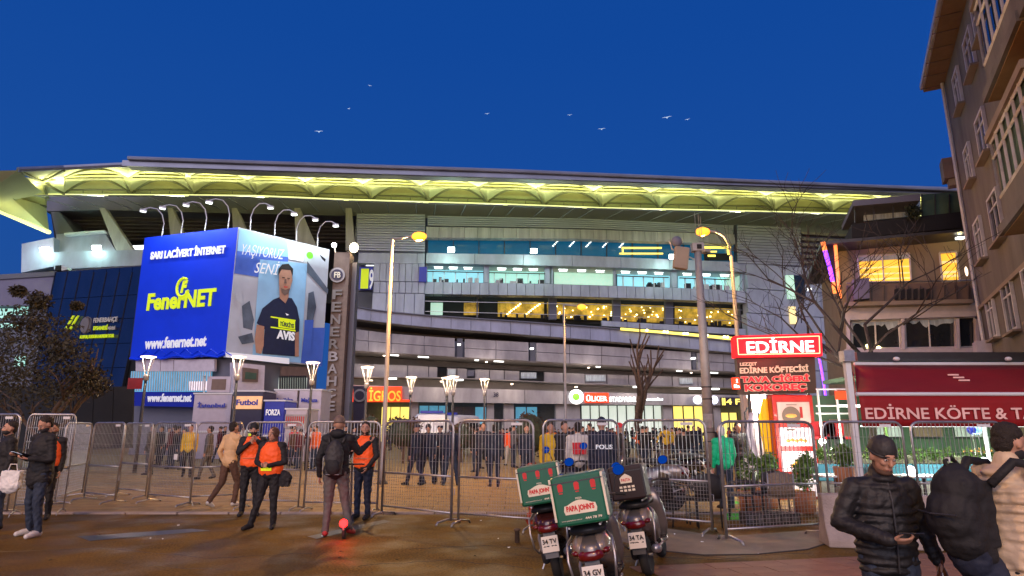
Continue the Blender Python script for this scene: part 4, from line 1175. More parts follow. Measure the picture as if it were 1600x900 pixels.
# ================================================================== MIDDLE BUILDING
MD = PL((15.1, 30), (1, -.36))
def mid_building():
    p = at(1420, 560, 29)
    t = thing('restaurant_house', 'two storey house with glowing yellow upstairs windows and glass roof terrace behind the bare tree', 'house', (p.x, 29, 0))
    b = lambda pts, off, th, n, m, par=None: MD.poly(MB(), pts, off, th).build(n, M[m], par or t, world=True)
    b([(1310, 380), (1532, 361), (1548, 722), (1336, 722)], 0, 8, 'wall', 'stucco2')
    b([(1283, 377), (1512, 357), (1512, 361), (1284, 382)], 1.6, 9, 'roof_eave', 'dsteel')
    b([(1308, 384), (1514, 364), (1514, 369), (1309, 390)], .06, .3, 'cornice', 'stucco')
    b([(1331, 350), (1508, 330), (1509, 355), (1331, 372)], .6, 6, 'parapet', 'black')
    # terrace pavilion
    b([(1333, 313), (1438, 303), (1438, 313), (1333, 322)], 1.0, 4, 'pavilion_roof', 'fascia')
    b([(1350, 321), (1438, 313), (1438, 336), (1350, 345)], -.6, .1, 'terrace_glass', 'curtain')
    b([(1440, 304), (1503, 299), (1505, 337), (1441, 340)], .5, .12, 'terrace_glass', 'greenwall')
    for u in (1440, 1461, 1483, 1503):
        b([(u, 303), (u+1.2, 303), (u+1.6, 340), (u+.4, 340)], .6, .1, 'glass_post', 'dsteel')
    for u in (1335, 1365, 1395, 1425):
        b([(u, 322-(u-1335)*.09), (u+1.2, 322-(u-1335)*.09), (u+1.4, 348-(u-1335)*.09), (u, 348-(u-1335)*.09)], .6, .1, 'glass_post', 'dsteel')
    for u in (1422, 1432):
        tag(leaf_cloud([(tuple(MD.P(u, 331, .8)), (.28, .28, .42))], 260, .07, u).build('terrace_plant', M['leafdark'], t, world=True), kind='stuff')
    # lit windows upstairs
    def window(c, lit, mull=(), par=t, fr='frame', off=.02):
        (a, b_, c_, d) = c
        f = MD.poly(MB(), [a, b_, c_, d], off, .12).build('window', M[lit], par, world=True)
        P = [MD.P(u, v, off+.06) for u, v in c]
        for i in range(4):
            MB().tube([P[i], P[(i+1) % 4]], .05, 4).build('window_frame', M[fr], f, world=True)
        for m_ in mull:
            MB().tube([P[0].lerp(P[1], m_), P[3].lerp(P[2], m_)], .04, 4).build('window_mullion', M[fr], f, world=True)
        return f
    f = window([(1340, 400), (1421, 396), (1424, 440), (1343, 441)], 'litwin', (.48,))
    MD.poly(MB(), [(1341, 401), (1420, 397), (1420, 404), (1341, 409)], .05, .02).build('blind', M['curtain'], f, world=True)
    for i, v in enumerate((418, 428, 436)):
        MD.poly(MB(), [(1344, v), (1422, v-3), (1422, v-1), (1344, v+2)], .045, .01).build('shelf_shade', M['litwin2'], f, world=True)  # paler bands across the pane
    f = window([(1468, 395), (1494, 393), (1500, 440), (1473, 441)], 'litwin')
    for v in (408, 424, 430):
        MD.poly(MB(), [(1470, v), (1496, v-1), (1497, v+2), (1470, v+4)], .045, .01).build('shelf_shade', M['litwin2'], f, world=True)
    # balcony strip
    b([(1322, 446), (1516, 440), (1519, 470), (1323, 474)], .9, .12, 'balcony_front', 'brown')
    b([(1320, 472), (1520, 467), (1521, 473), (1320, 478)], 1.1, 1.0, 'balcony_slab', 'stucco2')
    MB().tube([MD.P(1322, 443, .95), MD.P(1517, 438, .95)], .035, 5).build('balcony_rail', M['steel'], t, world=True)
    for i in range(11):
        u = 1324+i*19
        MD.poly(MB(), [(u, 446), (u+1, 446), (u+1, 472), (u, 472)], 1.0, .06).build('baluster', M['dsteel'], t, world=True)
    b([(1333, 436), (1358, 434), (1359, 466), (1335, 468)], 1.3, .7, 'air_conditioner', 'fascia')
    for i in range(6):
        u = 1398+i*10
        b([(u, 452), (u+6, 450), (u+6, 466), (u, 468)], 1.05, .1, 'balcony_panel_inset', 'black')
    # first floor glazed front
    b([(1320, 478), (1524, 473), (1526, 494), (1321, 500)], .5, .5, 'fascia_board', 'offwhite')
    b([(1321, 545), (1530, 543), (1531, 553), (1322, 556)], .5, .5, 'sill_board', 'offwhite')
    for c, mull in (([(1331, 503), (1404, 500), (1407, 544), (1332, 545)], (.5,)), ([(1414, 500), (1492, 496), (1495, 543), (1416, 544)], (.48,)), ([(1497, 496), (1522, 495), (1526, 542), (1500, 543)], ())):
        f = window(c, 'glass', mull, off=.1)
        (u0, v0), (u1, v1) = c[0], c[1]
        if u1-u0 > 40:
            n = 14; pts = [(u0+1, v0+1), (u1-1, v1+1)]
            low = [(u1-1-(u1-u0-2)*i/n, v1+1+random.uniform(4, 15)) for i in range(n+1)]
            MD.poly(MB(), pts+low, .13, .02).build('hanging_curtain', M['curtain'], f, world=True)
    for u in (1323, 1408, 1494, 1525):
        b([(u, 498), (u+5, 498), (u+6, 546), (u+1, 546)], .55, .4, 'pilaster', 'offwhite')
    for u, v in ((1356, 540), (1373, 543)):
        MB().ell(MD.P(u, v, .2), (.09, .09, .07)).build('indoor_lamp', M['warmdot'], t, world=True)
    # neon edge with purple and orange light running down the corner
    pts = [(1286, 378), (1289, 392), (1293, 406), (1298, 424), (1301, 440), (1305, 458)]
    for i, (q0, q1) in enumerate(zip(pts, pts[1:])):
        MB().tube([MD.P(*q0, 1.6), MD.P(*q1, 1.4)], .10, 6).build('neon_tube', M['orange_n'] if i in (0, 4) else M['purple'], t, world=True)
    pts = [(1305, 380), (1307, 405), (1310, 440), (1313, 466)]
    for q0, q1 in zip(pts, pts[1:]):
        MB().tube([MD.P(*q0, 1.2), MD.P(*q1, 1.2)], .08, 6).build('neon_tube', M['orange_n'], t, world=True)
    b([(1289, 384), (1304, 383), (1311, 445), (1305, 447)], 1.1, .1, 'neon_backing', 'black')
    light('neon_light', t, MD.P(1298, 425, 2.0)-t.location, 60, (.45, .15, 1.0), .1)
    # warm lamp under the eave
    light('eave_light', t, MD.P(1500, 372, 1.0)-t.location, 40, (1.0, .8, .3), .1)
    MB().box(MD.P(1500, 372, 1.0), (.3, .2, .1)).build('eave_lamp', M['lightstrip'], t, world=True)
    # small wall lanterns near the tall house
    for u, v in ((1510, 424), (1519, 421), (1526, 420)):
        MB().ell(MD.P(u, v, .8), (.06, .06, .22)).build('wall_lantern', M['lampwarm'], t, world=True)
mid_building()

# ================================================================== TALL APARTMENT BUILDING (right)
C0 = (18.6, 25.0)
RB = PL(C0, (.519, 1))
def apartments():
    t = thing('apartment_building', 'tall brown apartment block with white framed bay windows at the right edge', 'building', (C0[0], C0[1], 0))
    u = RB.u; n = RB.n
    H = 16.1
    a = Vector((C0[0], C0[1], 0)); b_ = a - u*17.5
    MB().prism([a, b_, b_-n*9, a-n*9], (0, 0, H)).build('wall', M['stucco'], t, world=True)
    # protruding soffit of orange boards
    q = [a+u*.4+n*.72, b_+n*.72, b_-n*9, a+u*.4-n*9]
    MB().prism([p+Vector((0, 0, H+.03)) for p in q], (0, 0, .16)).build('eave_soffit', M['eave'], t, world=True)
    for i in range(16):
        c0 = a+u*(.5-1.12*i)+n*.85
        MB().box(c0-u*.5-n*.4+Vector((0, 0, H+.015)), (.02, .8, .03), rz=math.atan2(n.y, n.x)+PI/2).build('soffit_joint', M['brown'], t, world=True)
    MB().prism([p+Vector((0, 0, H+.2)) for p in [a+u*.5+n*.82, b_+n*.82, b_+n*.6, a+u*.5+n*.6]], (0, 0, .2)).build('gutter', M['frame'], t, world=True)
    MB().tube([a+n*.1-u*.2, a+n*.1-u*.2+Vector((0, 0, H))], .07, 6).build('downpipe', M['frame'], t, world=True)
    def win(q, mull=1, tr=.75, glass='glass', off=.04):
        P = [RB.P(x, y, off) for x, y in q]
        # upright rectangle through the traced centre
        s0 = (P[0]-a).dot(u); s1 = (P[1]-a).dot(u); s2 = (P[2]-a).dot(u); s3 = (P[3]-a).dot(u)
        lo, hi = sorted(((s0+s3)/2, (s1+s2)/2)); z1 = (P[0].z+P[1].z)/2; z0 = (P[2].z+P[3].z)/2
        f = lambda s, z, o: a+u*s+n*o+Vector((0, 0, z))
        w_ = MB().prism([f(lo, z0, .02), f(hi, z0, .02), f(hi, z1, .02), f(lo, z1, .02)], n*.03).build('window', M[glass], t, world=True)
        fr = lambda s0_, s1_, z0_, z1_, o=.1: MB().prism([f(s0_, z0_, .01), f(s1_, z0_, .01), f(s1_, z1_, .01), f(s0_, z1_, .01)], n*o)
        k = .09
        fr(lo-k, lo, z0-k, z1+k).build('window_frame', M['frame'], w_, world=True)
        fr(hi, hi+k, z0-k, z1+k).build('window_frame', M['frame'], w_, world=True)
        fr(lo, hi, z0-k, z0).build('window_frame', M['frame'], w_, world=True)
        fr(lo, hi, z1, z1+k).build('window_frame', M['frame'], w_, world=True)
        fr(lo-.15, hi+.15, z0-k-.08, z0-k-.005, .24).build('window_sill', M['stucco2'], w_, world=True)
        for i in range(mull):
            s = lo+(hi-lo)*(i+1)/(mull+1)
            fr(s-.03, s+.03, z0, z1, .08).build('window_mullion', M['frame'], w_, world=True)
        zt = z0+(z1-z0)*tr
        fr(lo, hi, zt-.03, zt+.03, .075).build('window_transom', M['frame'], w_, world=True)
        return lo, hi, z0, z1
    res = []
    for q, m_ in (([(1492, 112), (1500, 104), (1503, 170), (1495, 176)], 1), ([(1508, 60), (1519, 42), (1524, 110), (1513, 120)], 1), ([(1509, 236), (1516, 222), (1521, 280), (1514, 287)], 1),
                  ([(1527, 190), (1538, 168), (1545, 236), (1534, 250)], 1), ([(1523, 352), (1532, 342), (1541, 400), (1532, 407)], 1), ([(1546, 312), (1560, 296), (1568, 368), (1555, 380)], 1),
                  ([(1542, 474), (1551, 464), (1560, 520), (1551, 530)], 1), ([(1567, 452), (1580, 438), (1591, 508), (1578, 520)], 1), ([(1521, 14), (1533, -14), (1540, 40), (1528, 66)], 1), ([(1600, 425), (1625, 400), (1635, 480), (1610, 500)], 2)):
        res.append(win(q, m_))
    f = lambda s, z, o: a+u*s+n*o+Vector((0, 0, z))
    # projecting glazed bays with balcony slabs
    def bay(s0, s1, z0, z1, d=1.0, glass='glass', rail=True):
        by = MB().prism([f(s0, z0-.25, 0), f(s1, z0-.25, 0), f(s1, z0-.25, d+.15), f(s0, z0-.25, d+.15)], (0, 0, .25)).build('bay_slab', M['stucco'], t, world=True)
        MB().prism([f(s0+.05, z0-.27, .05), f(s1-.05, z0-.27, .05), f(s1-.05, z0-.27, d+.05), f(s0+.05, z0-.27, d+.05)], (0, 0, .02)).build('bay_underside', M['eave'], by, world=True)
        MB().prism([f(s0+.1, z0, 0), f(s1-.1, z0, 0), f(s1-.1, z0, d), f(s0+.1, z0, d)], (0, 0, .75)).build('bay_apron', M['stucco'], by, world=True)
        MB().prism([f(s0+.16, z0+.75, 0), f(s1-.16, z0+.75, 0), f(s1-.16, z0+.75, d-.06), f(s0+.16, z0+.75, d-.06)], (0, 0, z1-z0-.75)).build('bay_glass', M[glass], by, world=True)
        MB().prism([f(s0, z1, 0), f(s1, z1, 0), f(s1, z1, d+.1), f(s0, z1, d+.1)], (0, 0, .2)).build('bay_roof', M['stucco2'], by, world=True)
        N_ = 6
        for i in range(N_+1):
            s = s0+.12+(s1-s0-.24)*i/N_
            MB().tube([f(s, z0+.75, d), f(s, z1, d)], .045, 4).build('bay_mullion', M['frame'], by, world=True)
        for i in range(3):
            for ss in (s0+.12, s1-.12):
                MB().tube([f(ss, z0+.75, d*i/2), f(ss, z1, d*i/2)], .045, 4).build('bay_mullion', M['frame'], by, world=True)
        for zz in (z0+.78, z1-.5, z1-.05):
            MB().tube([f(s0+.12, zz, 0), f(s0+.12, zz, d), f(s1-.12, zz, d), f(s1-.12, zz, 0)], .045, 4).build('bay_rail', M['frame'], by, world=True)
        if rail:
            for zz in (.3, .6):
                MB().tube([f(s0-1.6, z0+zz, d), f(s0, z0+zz, d)], .03, 4).build('balcony_rail', M['dsteel'], by, world=True)
            for i in range(7):
                MB().tube([f(s0-1.6+.25*i, z0, d), f(s0-1.6+.25*i, z0+.75, d)], .02, 4).build('balcony_bar', M['dsteel'], by, world=True)
            MB().prism([f(s0-1.7, z0-.2, 0), f(s0, z0-.2, 0), f(s0, z0-.2, d+.1), f(s0-1.7, z0-.2, d+.1)], (0, 0, .2)).build('balcony_slab', M['stucco'], by, world=True)
    bay(-15.0, -11.0, 10.4, 12.9, .85)
    bay(-15.6, -11.8, 14.0, 16.0, .85, rail=True)
    bay(-14.5, -10.2, 6.9, 9.3, .85, 'greenwall')
    # small rear balconies at the far corner
    for z in (11.9,):
        MB().prism([f(.0, z, -.3), f(.8, z, -.3), f(.8, z, .5), f(.0, z, .5)], (0, 0, .9)).build('corner_balcony', M['brown'], t, world=True)
        MB().prism([f(.1, z-.3, -.3), f(.6, z-.3, -.3), f(.6, z-.3, .35), f(.1, z-.3, .35)], (0, 0, .28)).build('corner_bracket', M['stucco2'], t, world=True)
    # string courses
    for z in (3.6, 6.2):
        MB().prism([f(.02, z, .0), f(-17, z, .0), f(-17, z, .12), f(.02, z, .12)], (0, 0, .14)).build('string_course', M['stucco2'], t, world=True)
    # air conditioner box near the ground floor
    MB().prism([f(-1.2, 4.2, .02), f(-.4, 4.2, .02), f(-.4, 4.2, .5), f(-1.2, 4.2, .5)], (0, 0, .7)).build('air_conditioner', M['offwhite'], t, world=True)
    # awning box along the ground floor
    MB().prism([f(-.5, 3.0, .13), f(-8, 3.0, .13), f(-8, 3.0, .7), f(-.5, 3.0, .7)], (0, 0, .35)).build('shop_fascia', M['eave'], t, world=True)
apartments()

# ================================================================== LAMPS
def sodium_lamp(base, h, arm, label, r0=.09, r1=.05, power=900, curved=False, halo=.16):
    t = thing('street_lamp', label, 'street lamp', base)
    MB().tube([(0, 0, 0), (0, 0, .5), (0, 0, h)], [r0*1.5, r0, r1], 12).build('pole', M['pole'], t, smooth=True)
    MB().lathe([(r0*2.4, 0), (r0*2.4, .04), (r0*1.6, .12)], n=12).build('base_flange', M['dsteel'], t)
    ax, az = arm
    if curved:
        pts = [(0, 0, h)] + [(ax*math.sin(a)*.98, 0, h+az*(1-math.cos(a))) for a in [PI/2*i/6 for i in range(1, 7)]]
        pts = [(0, 0, h), (ax*.06, 0, h+az*.45), (ax*.22, 0, h+az*.8), (ax*.5, 0, h+az*.98), (ax*.95, 0, h+az)]
    else:
        pts = [(0, 0, h), (ax*.95, 0, h+az)]
    MB().tube(pts, r1*.7, 8).build('arm', M['pole'], t, smooth=True)
    e_ = Vector((ax, 0, h+az))
    MB().loft([(-.09, 0, 0, .1, .05, 2.5), (-.05, 0, 0, .34, .10, 2.5), (.05, 0, 0, .34, .10, 2.5), (.09, 0, 0, .1, .05, 2.5)]).build('lamp_head', M['dsteel'], t).location = e_+Vector((0, 0, .06))
    MB().ell(e_-Vector((0, 0, .03)), (halo*1.25, halo*.8, halo*.75)).build('lamp_bulb', M['sodium'], t, smooth=True)
    light('lamp_light', t, e_-Vector((0, 0, halo*.55+.08)), power, (1.0, .50, .12), .03)
    return t
def gY(u, Y): return gv(u, Y)
def lamp_at(ub, Y, vtop, uh, vh, label, curved=False, **k):
    b = gY(ub, Y); h = at(ub, vtop, Y).z; hd = at(uh, vh, Y)
    return sodium_lamp(b, h, (hd.x-b.x, hd.z-h), label, curved=curved, **k)
lamp_at(597, 20, 374, 655, 368, 'slim street lamp with orange sodium head, in front of the slanted ramp left of centre', power=2700, r0=.075, r1=.055, halo=.2)
lamp_at(885, 44, 476, 909, 479, 'small distant street lamp with orange head in front of the yellow lit hall', power=1400, r0=.10, r1=.07, halo=.26)
lamp_at(1168, 26, 400, 1098, 361, 'curved arm street lamp with orange sodium head over the camera mast', curved=True, power=1900, r0=.10, r1=.07, halo=.25)
# out of frame lamps of the same street, which light the road in front
sodium_lamp((-13.0, 3.5, 0), 8.5, (1.4, .2), 'sodium street lamp left of the junction', power=2300)
sodium_lamp((9.5, -3.0, 0), 8.5, (-1.6, .2), 'sodium street lamp right of the junction', power=900)
sodium_lamp((-3.0, -7.0, 0), 8.5, (1.6, .2), 'sodium street lamp behind the junction', power=2500)

def camera_mast():
    b = gY(1113, 22); h = at(1086, 385, 22).z
    t = thing('camera_mast', 'thick tapered white mast with cameras and antennas, right of the scooters', 'mast', b)
    MB().tube([(0, 0, 0), (0, 0, h)], [.19, .115], 16).build('pole', M['pole'], t, smooth=True)
    MB().lathe([(.3, 0), (.3, .05), (.2, .2)], n=16).build('base_flange', M['dsteel'], t)
    MB().box((0, 0, h-.05), (.42, .3, .3)).build('camera_box', M['pole'], t, bevel=.02)
    MB().box((.02, -.16, h-.05), (.16, .06, .16)).build('camera_lens', M['black'], t)
    MB().box((-.62, -.05, h-.45), (.50, .25, .80), ry=.15).build('loudspeaker_cabinet', M['stucco2'], t, bevel=.03)
    MB().tube([(-.1, 0, h-.5), (-.9, 0, h-.1), (-1.0, 0, h+.25)], .03, 6).build('bracket', M['steel'], t)
    MB().ell((-.75, -.1, h+.15), (.2, .14, .2)).build('dome_camera', M['fascia'], t, smooth=True)
    for x in (-.02, .1, .18):
        MB().tube([(x, 0, h+.1), (x, 0, h+1.3-abs(x))], .012, 5).build('antenna', M['steel'], t)
    MB().box((.25, -.05, h-.2), (.25, .3, .10), rz=.4).build('bullet_camera', M['pole'], t)
    MB().box((-.05, -.1, 1.9), (.28, .16, .45)).build('junction_box', M['steel'], t)
    for z in (1.2, 1.5, 2.6, 3.0):
        MB().lathe([(.185, z), (.185, z+.04)], n=16).build('strap', M['dsteel'], t)
camera_mast()

PED = [(228, 557, 25, 'topmost left pedestrian lamp with glowing disc and red plate, before the museum block'), (370, 557, 25.2, 'conical pedestrian lamp in front of the corner of the banner cube'),
       (487, 566, 26.5, 'conical pedestrian lamp before the right end of the poster'), (573, 573, 28, 'twin headed looking pedestrian lamp beside the warm pylon, left of the slim street lamp'),
       (642, 589, 34, 'small pedestrian lamp above the orange shop sign'), (698, 590, 34, 'left one of the close pair of pedestrian lamps above the police van'),
       (708, 588, 32, 'right one of the close pair of pedestrian lamps above the police van'), (757, 592, 36, 'small pedestrian lamp right of the van, alone before the pale sign band')]
def ped_lamp(u, v, Y, label):
    b = gY(vert(u, v, 700), Y); z = at(u, v, Y).z
    t = thing('pedestrian_lamp', label, 'lamp post', b, group='conical pedestrian lamps on the plaza')
    MB().tube([(0, 0, 0), (0, 0, z-.85)], [.075, .05], 10).build('pole', M['dsteel'], t, smooth=True)
    MB().lathe([(.05, z-.95), (.10, z-.9), (.11, z-.75), (.06, z-.7)], n=12).build('lamp_socket', M['pole'], t, smooth=True)
    for s_ in (-1, 1):
        MB().tube([(s_*.06, 0, z-.70), (s_*.24, 0, z-.05)], .016, 6).build('lamp_arm', M['frame'], t)
    for s_ in (-1, 1):
        MB().tube([(0, s_*.06, z-.70), (0, s_*.22, z-.05)], .012, 6).build('lamp_arm', M['pole'], t)
    MB().lathe([(.16, z-.05), (.28, z-.03), (.28, z+.0), (.1, z+.03)], n=20).build('lamp_disc', M['lampwarm'], t, smooth=False)
    light('lamp_light', t, (0, 0, z-.16), 110, (1.0, .74, .48), .02)
    return t
for i, q in enumerate(PED):
    t = ped_lamp(*q)
    if i == 0:
        MB().box((-.35, -.08, 3.35), (.55, .04, .42)).build('red_plate', M['redsign'], t)
# ================================================================== TREES
def branchy(base, trunk, r, depth, seed, spread=.6, nb=3, length=None, up=.35, minr=.008):
    rnd = random.Random(seed); segs = []
    def rec(p, d, L, r_, k):
        q = p+d*L*.5+Vector((rnd.gauss(0, .05), rnd.gauss(0, .05), 0))*L
        e_ = q+(d+Vector((rnd.gauss(0, .16), rnd.gauss(0, .16), rnd.gauss(0, .06)))).normalized()*L*.5
        segs.append(([p, q, e_], [r_, r_*.8, r_*.62], k))
        if k >= depth: return
        for i in range(nb+(1 if k == 0 else 0)):
            a = rnd.uniform(0, 2*PI)
            nd = (d+Vector((math.cos(a)*spread, math.sin(a)*spread, rnd.uniform(-.1, up)))).normalized()
            t = rnd.uniform(.45, 1.0) if i else 1.0
            s0 = p.lerp(e_, t) if i else e_
            rec(s0, nd, L*rnd.uniform(.6, .82), max(minr, r_*.58), k+1)
    rec(Vector(base), (Vector(trunk)-Vector(base)).normalized(), (Vector(trunk)-Vector(base)).length, r, 0)
    return segs
def tree(name, label, loc, trunk, r, depth, seed, leaves=None, leafmat=None, n=0, size=.12, spread=.6, nb=3, barkm='bark', up=.35, minr=.008):
    t = thing(name, label, 'tree', loc)
    segs = branchy((0, 0, 0), trunk, r, depth, seed, spread, nb, up=up, minr=minr)
    mb = MB(); limb = MB()
    for pts, rs, k in segs:
        if k == 0: mb.tube(pts, rs, 10)
        elif k == 1:
            MB().tube(pts, rs, 7).build('limb', M[barkm], t, smooth=True)
        else: limb.tube(pts, rs, 5 if k == 2 else 3, cap=False)
    mb.build('trunk', M[barkm], t, smooth=True)
    tag(limb.build('twigs', M[barkm], t), kind='stuff')
    if leaves:
        o = leaf_cloud(leaves, n, size, seed).build('crown', M[leafmat], t)
        tag(o, kind='stuff')
    return t
b0 = gY(60, 22)
bl = []
rn = random.Random(3)
for (u, v, rr) in ((10, 520, 1.2), (45, 500, .9), (60, 470, .5), (30, 455, .35), (85, 520, 1.1), (60, 560, 1.5), (110, 560, 1.0), (20, 590, 1.4), (100, 600, 1.2), (135, 590, .8), (150, 603, .6), (50, 610, 1.5), (0, 560, 1.6), (-40, 520, 1.8), (-40, 590, 1.8), (95, 545, .8), (120, 478, .25)):
    p = at(u, v, 22+rn.uniform(-1.2, 1.2))-b0
    bl.append((tuple(p), (rr, rr, rr*.75)))
tree('plane_tree', 'bushy rusty brown tree with thinning leaves at the far left', b0, (.1, 0, 1.9), .16, 3, 11, bl, 'leafbrown', 8500, .075, spread=.8)
b1 = gY(1352, 17)
tree('bare_tree', 'bare leafless street tree with long fanning twigs beside the neon sign', b1, (-.12, 0, 3.3), .105, 5, 23, spread=.85, nb=3, up=.5, minr=.007, barkm='barkdark')
b2 = gY(1003, 45)
tree('bare_tree', 'small distant wrapped palm like trunk before the white shop sign', b2, (-.2, 0, 4.0), .22, 2, 5, spread=.4, nb=4, up=.6)
t = thing('twinkle_lights', 'purple string light wound round a stake by the neon sign', 'string light', gY(1306, 17.5))
MB().tube([(0, 0, 2.2), (-.05, 0, 3.2), (-.1, .1, 4.2)], .035, 6).build('purple_light', M['purple'], t)
def bush(u, v, Y, rx, rz, label, seed):
    p = at(u, v, Y); b = Vector((p.x, Y, 0))
    t = thing('clipped_bush', label, 'bush', b, group='round clipped bushes on the plaza')
    c = (0, 0, p.z)
    blobs = [((0, 0, p.z), (rx, rx, rz))]*3+[((random.uniform(-.5, .5)*rx, random.uniform(-.3, .3), p.z+random.uniform(-.3, .5)*rz), (rx*.6, rx*.6, rz*.6)) for _ in range(5)]
    tag(leaf_cloud(blobs, 2300, .085, seed).build('foliage', M['leafbush'], t), kind='stuff')
    MB().ell(c, (rx*.8, rx*.8, rz*.8), 14, 9).build('foliage_core', M['leafdark'], t)
    MB().tube([(0, 0, 0), (0, 0, p.z-rz*.5)], .07, 8).build('trunk', M['bark'], t)
bush(631, 676, 32, .95, .85, 'large rounded rusty bush left of the police van', 31)
bush(722, 682, 33, .80, .8, 'rounded rusty bush right of the police van', 32)
bush(829, 678, 30, .85, 1.1, 'tall dark rounded bush in the middle of the plaza', 33)
bush(578, 670, 33, .60, .8, 'small reddish bush beside the dark shop pylon', 34)

# ================================================================== CROWD BARRIERS
def make_barrier():
    t = thing('crowd_barrier', 'x', 'barrier', (0, 0, 0), group='tall steel crowd barriers across the street')
    W, z0, z1, r = 1.42, .16, 1.76, .14
    pts = []
    for cx, cz, a0 in ((W-r, z1-r, 0), (r, z1-r, 90)):
        for i in range(6):
            a = R(a0+18*i)
            pts.append((cx+r*math.cos(a), 0, cz+r*math.sin(a)))
    outer = [(W, 0, .06)]+pts+[(0, 0, .06)]
    MB().tube(outer, .021, 8).build('frame', M['steel'], t, smooth=True)
    MB().tube([(0, 0, z0+.03), (W, 0, z0+.03)], .018, 6).build('bottom_rail', M['steel'], t, smooth=True)
    MB().tube([(0, 0, .80), (W, 0, .80)], .019, 6).build('middle_rail', M['steel'], t, smooth=True)
    mb = MB()
    for i in range(1, 22):
        x = W*i/22
        ztop = z1 if .1 < x < W-.1 else z1-.05
        mb.box((x, 0, (.80+ztop)/2), (.007, .007, ztop-.80))
    for i in range(1, 29):
        mb.box((W*i/29, 0, (z0+.80)/2), (.0045, .0045, .80-z0))
    for i in range(1, 11):
        mb.box((W/2, .005, z0+.03+(.80-z0)*i/11), (W, .0045, .0045))
    for i in range(1, 4):
        mb.box((W/2, .006, .80+.96*i/4), (W, .005, .005))
    tag(mb.build('wire_mesh', M['steel'], t), kind='stuff')
    for x in (.05, W-.05):
        MB().tube([(x, -.30, .0), (x, -.26, .05), (x, 0, .085), (x, .26, .05), (x, .30, .0)], .018, 6).build('foot', M['steel'], t, smooth=True)
    MB().box((W-.30, -.012, z1-.06), (.2, .006, .045)).build('maker_tag', M['white'], t)
    MB().tube([(W+.005, 0, .5), (W+.05, 0, .5), (W+.05, 0, .6), (W+.005, 0, .6)], .008, 6).build('coupling_hook', M['steel'], t)
    return t
BARS = [((-75, 803), (12, 805), 1.08, 'leftmost, cut by the picture edge beside the person in dark'), ((20, 806), (100, 803), 1.08, 'tall one behind the man in the black coat'),
        ((84, 790), (128, 776), 1.0, 'narrow looking one just right of the man in the black coat'), ((130, 783), (180, 788), 1.0, 'turned obliquely, first of the two gate like ones'),
        ((183, 776), (228, 780), 1.0, 'between the two gate like oblique ones'), ((230, 786), (298, 792), 1.0, 'second gate like one, with small white sticker'),
        ((296, 790), (372, 786), 1.0, 'behind the walking man in the cream shirt'), ((374, 796), (468, 798), 1.0, 'behind the two stewards in orange vests'),
        ((474, 800), (592, 802), 1.0, 'behind the man with the backpack and grey trousers'), ((596, 806), (708, 820), 1.0, 'in front of the group of police left of centre'),
        ((716, 820), (838, 830), 1.0, 'left of the green delivery boxes, in the centre'), ((850, 830), (974, 826), 1.0, 'behind the green delivery scooters'),
        ((980, 822), (1118, 836), 1.0, 'behind the dark box scooter and the wicker chairs'), ((1136, 848), (1290, 838), .98, 'in front of the red picture totem, nearest to the cafe chairs'),
        ((1302, 838), (1434, 838), .98, 'behind the man in the black puffer jacket'), ((1446, 838), (1600, 838), .98, 'under the red awning beside the big backpack')]
bar0 = make_barrier()
for i, (a, b, sz, lab) in enumerate(BARS):
    pa, pb = G(*a), G(*b)
    o = bar0 if i == 0 else copy_tree(bar0)
    d = pb-pa
    o.location = pa; o.rotation_euler = (R(random.uniform(-1.2, 1.2)), 0, math.atan2(d.y, d.x))
    o.scale = (d.length/1.46, 1, sz)
    o['label'] = 'steel mesh crowd barrier ' + lab
MB().box((.85, -.03, 1.02), (.12, .005, .12)).build('white_sticker', M['white'], [x for x in sc.objects if x.get('label', '').endswith('small white sticker')][0])

# ================================================================== PEOPLE
def capsule_np(p, a, b, ra, rb):
    a, b = np.array(a), np.array(b); ab = b-a
    t = np.clip(((p-a)@ab)/max(1e-9, ab@ab), 0, 1)
    return np.linalg.norm(p-(a+t[:, None]*ab), axis=1)-(ra+(rb-ra)*t)
def add_prim(mb, q):
    if q[0] == 'c':
        _, a, b, ra, rb = q
        a, b = Vector(a), Vector(b); d = b-a; L = d.length
        pr = []
        for i in range(5): th = PI/2*i/4; pr.append((max(1e-4, ra*math.sin(th)), -ra*math.cos(th)))
        for i in range(5): th = PI/2*i/4; pr.append((max(1e-4, rb*math.cos(th)), L+rb*math.sin(th)))
        mb.lathe(pr, a, 12, axis=d if L > 1e-5 else (0, 0, 1))
    elif q[0] == 'e':
        _, c, r = q[:3]
        rot = q[3] if len(q) > 3 else None
        mb.ell(c, r, 16, 10, rot)
    elif q[0] == 'b':
        mb.box(q[1], q[2], rx=q[3] if len(q) > 3 else 0)
WR = {'jacket': (.012, 7, 15), 'shirt': (.010, 8, 12), 'trousers': (.018, 12, 9), 'safety_vest': (.013, 8, 11), 'headscarf': (.014, 16, 16), 'pack_body': (.016, 8, 8), 'navy_pouch': (.020, 9, 9), 'beanie': (.005, 30, 30), 'hair': (.012, 40, 40), 'tarpaulin': (.06, 7, 9), 'bag_body': (.02, 12, 12)}
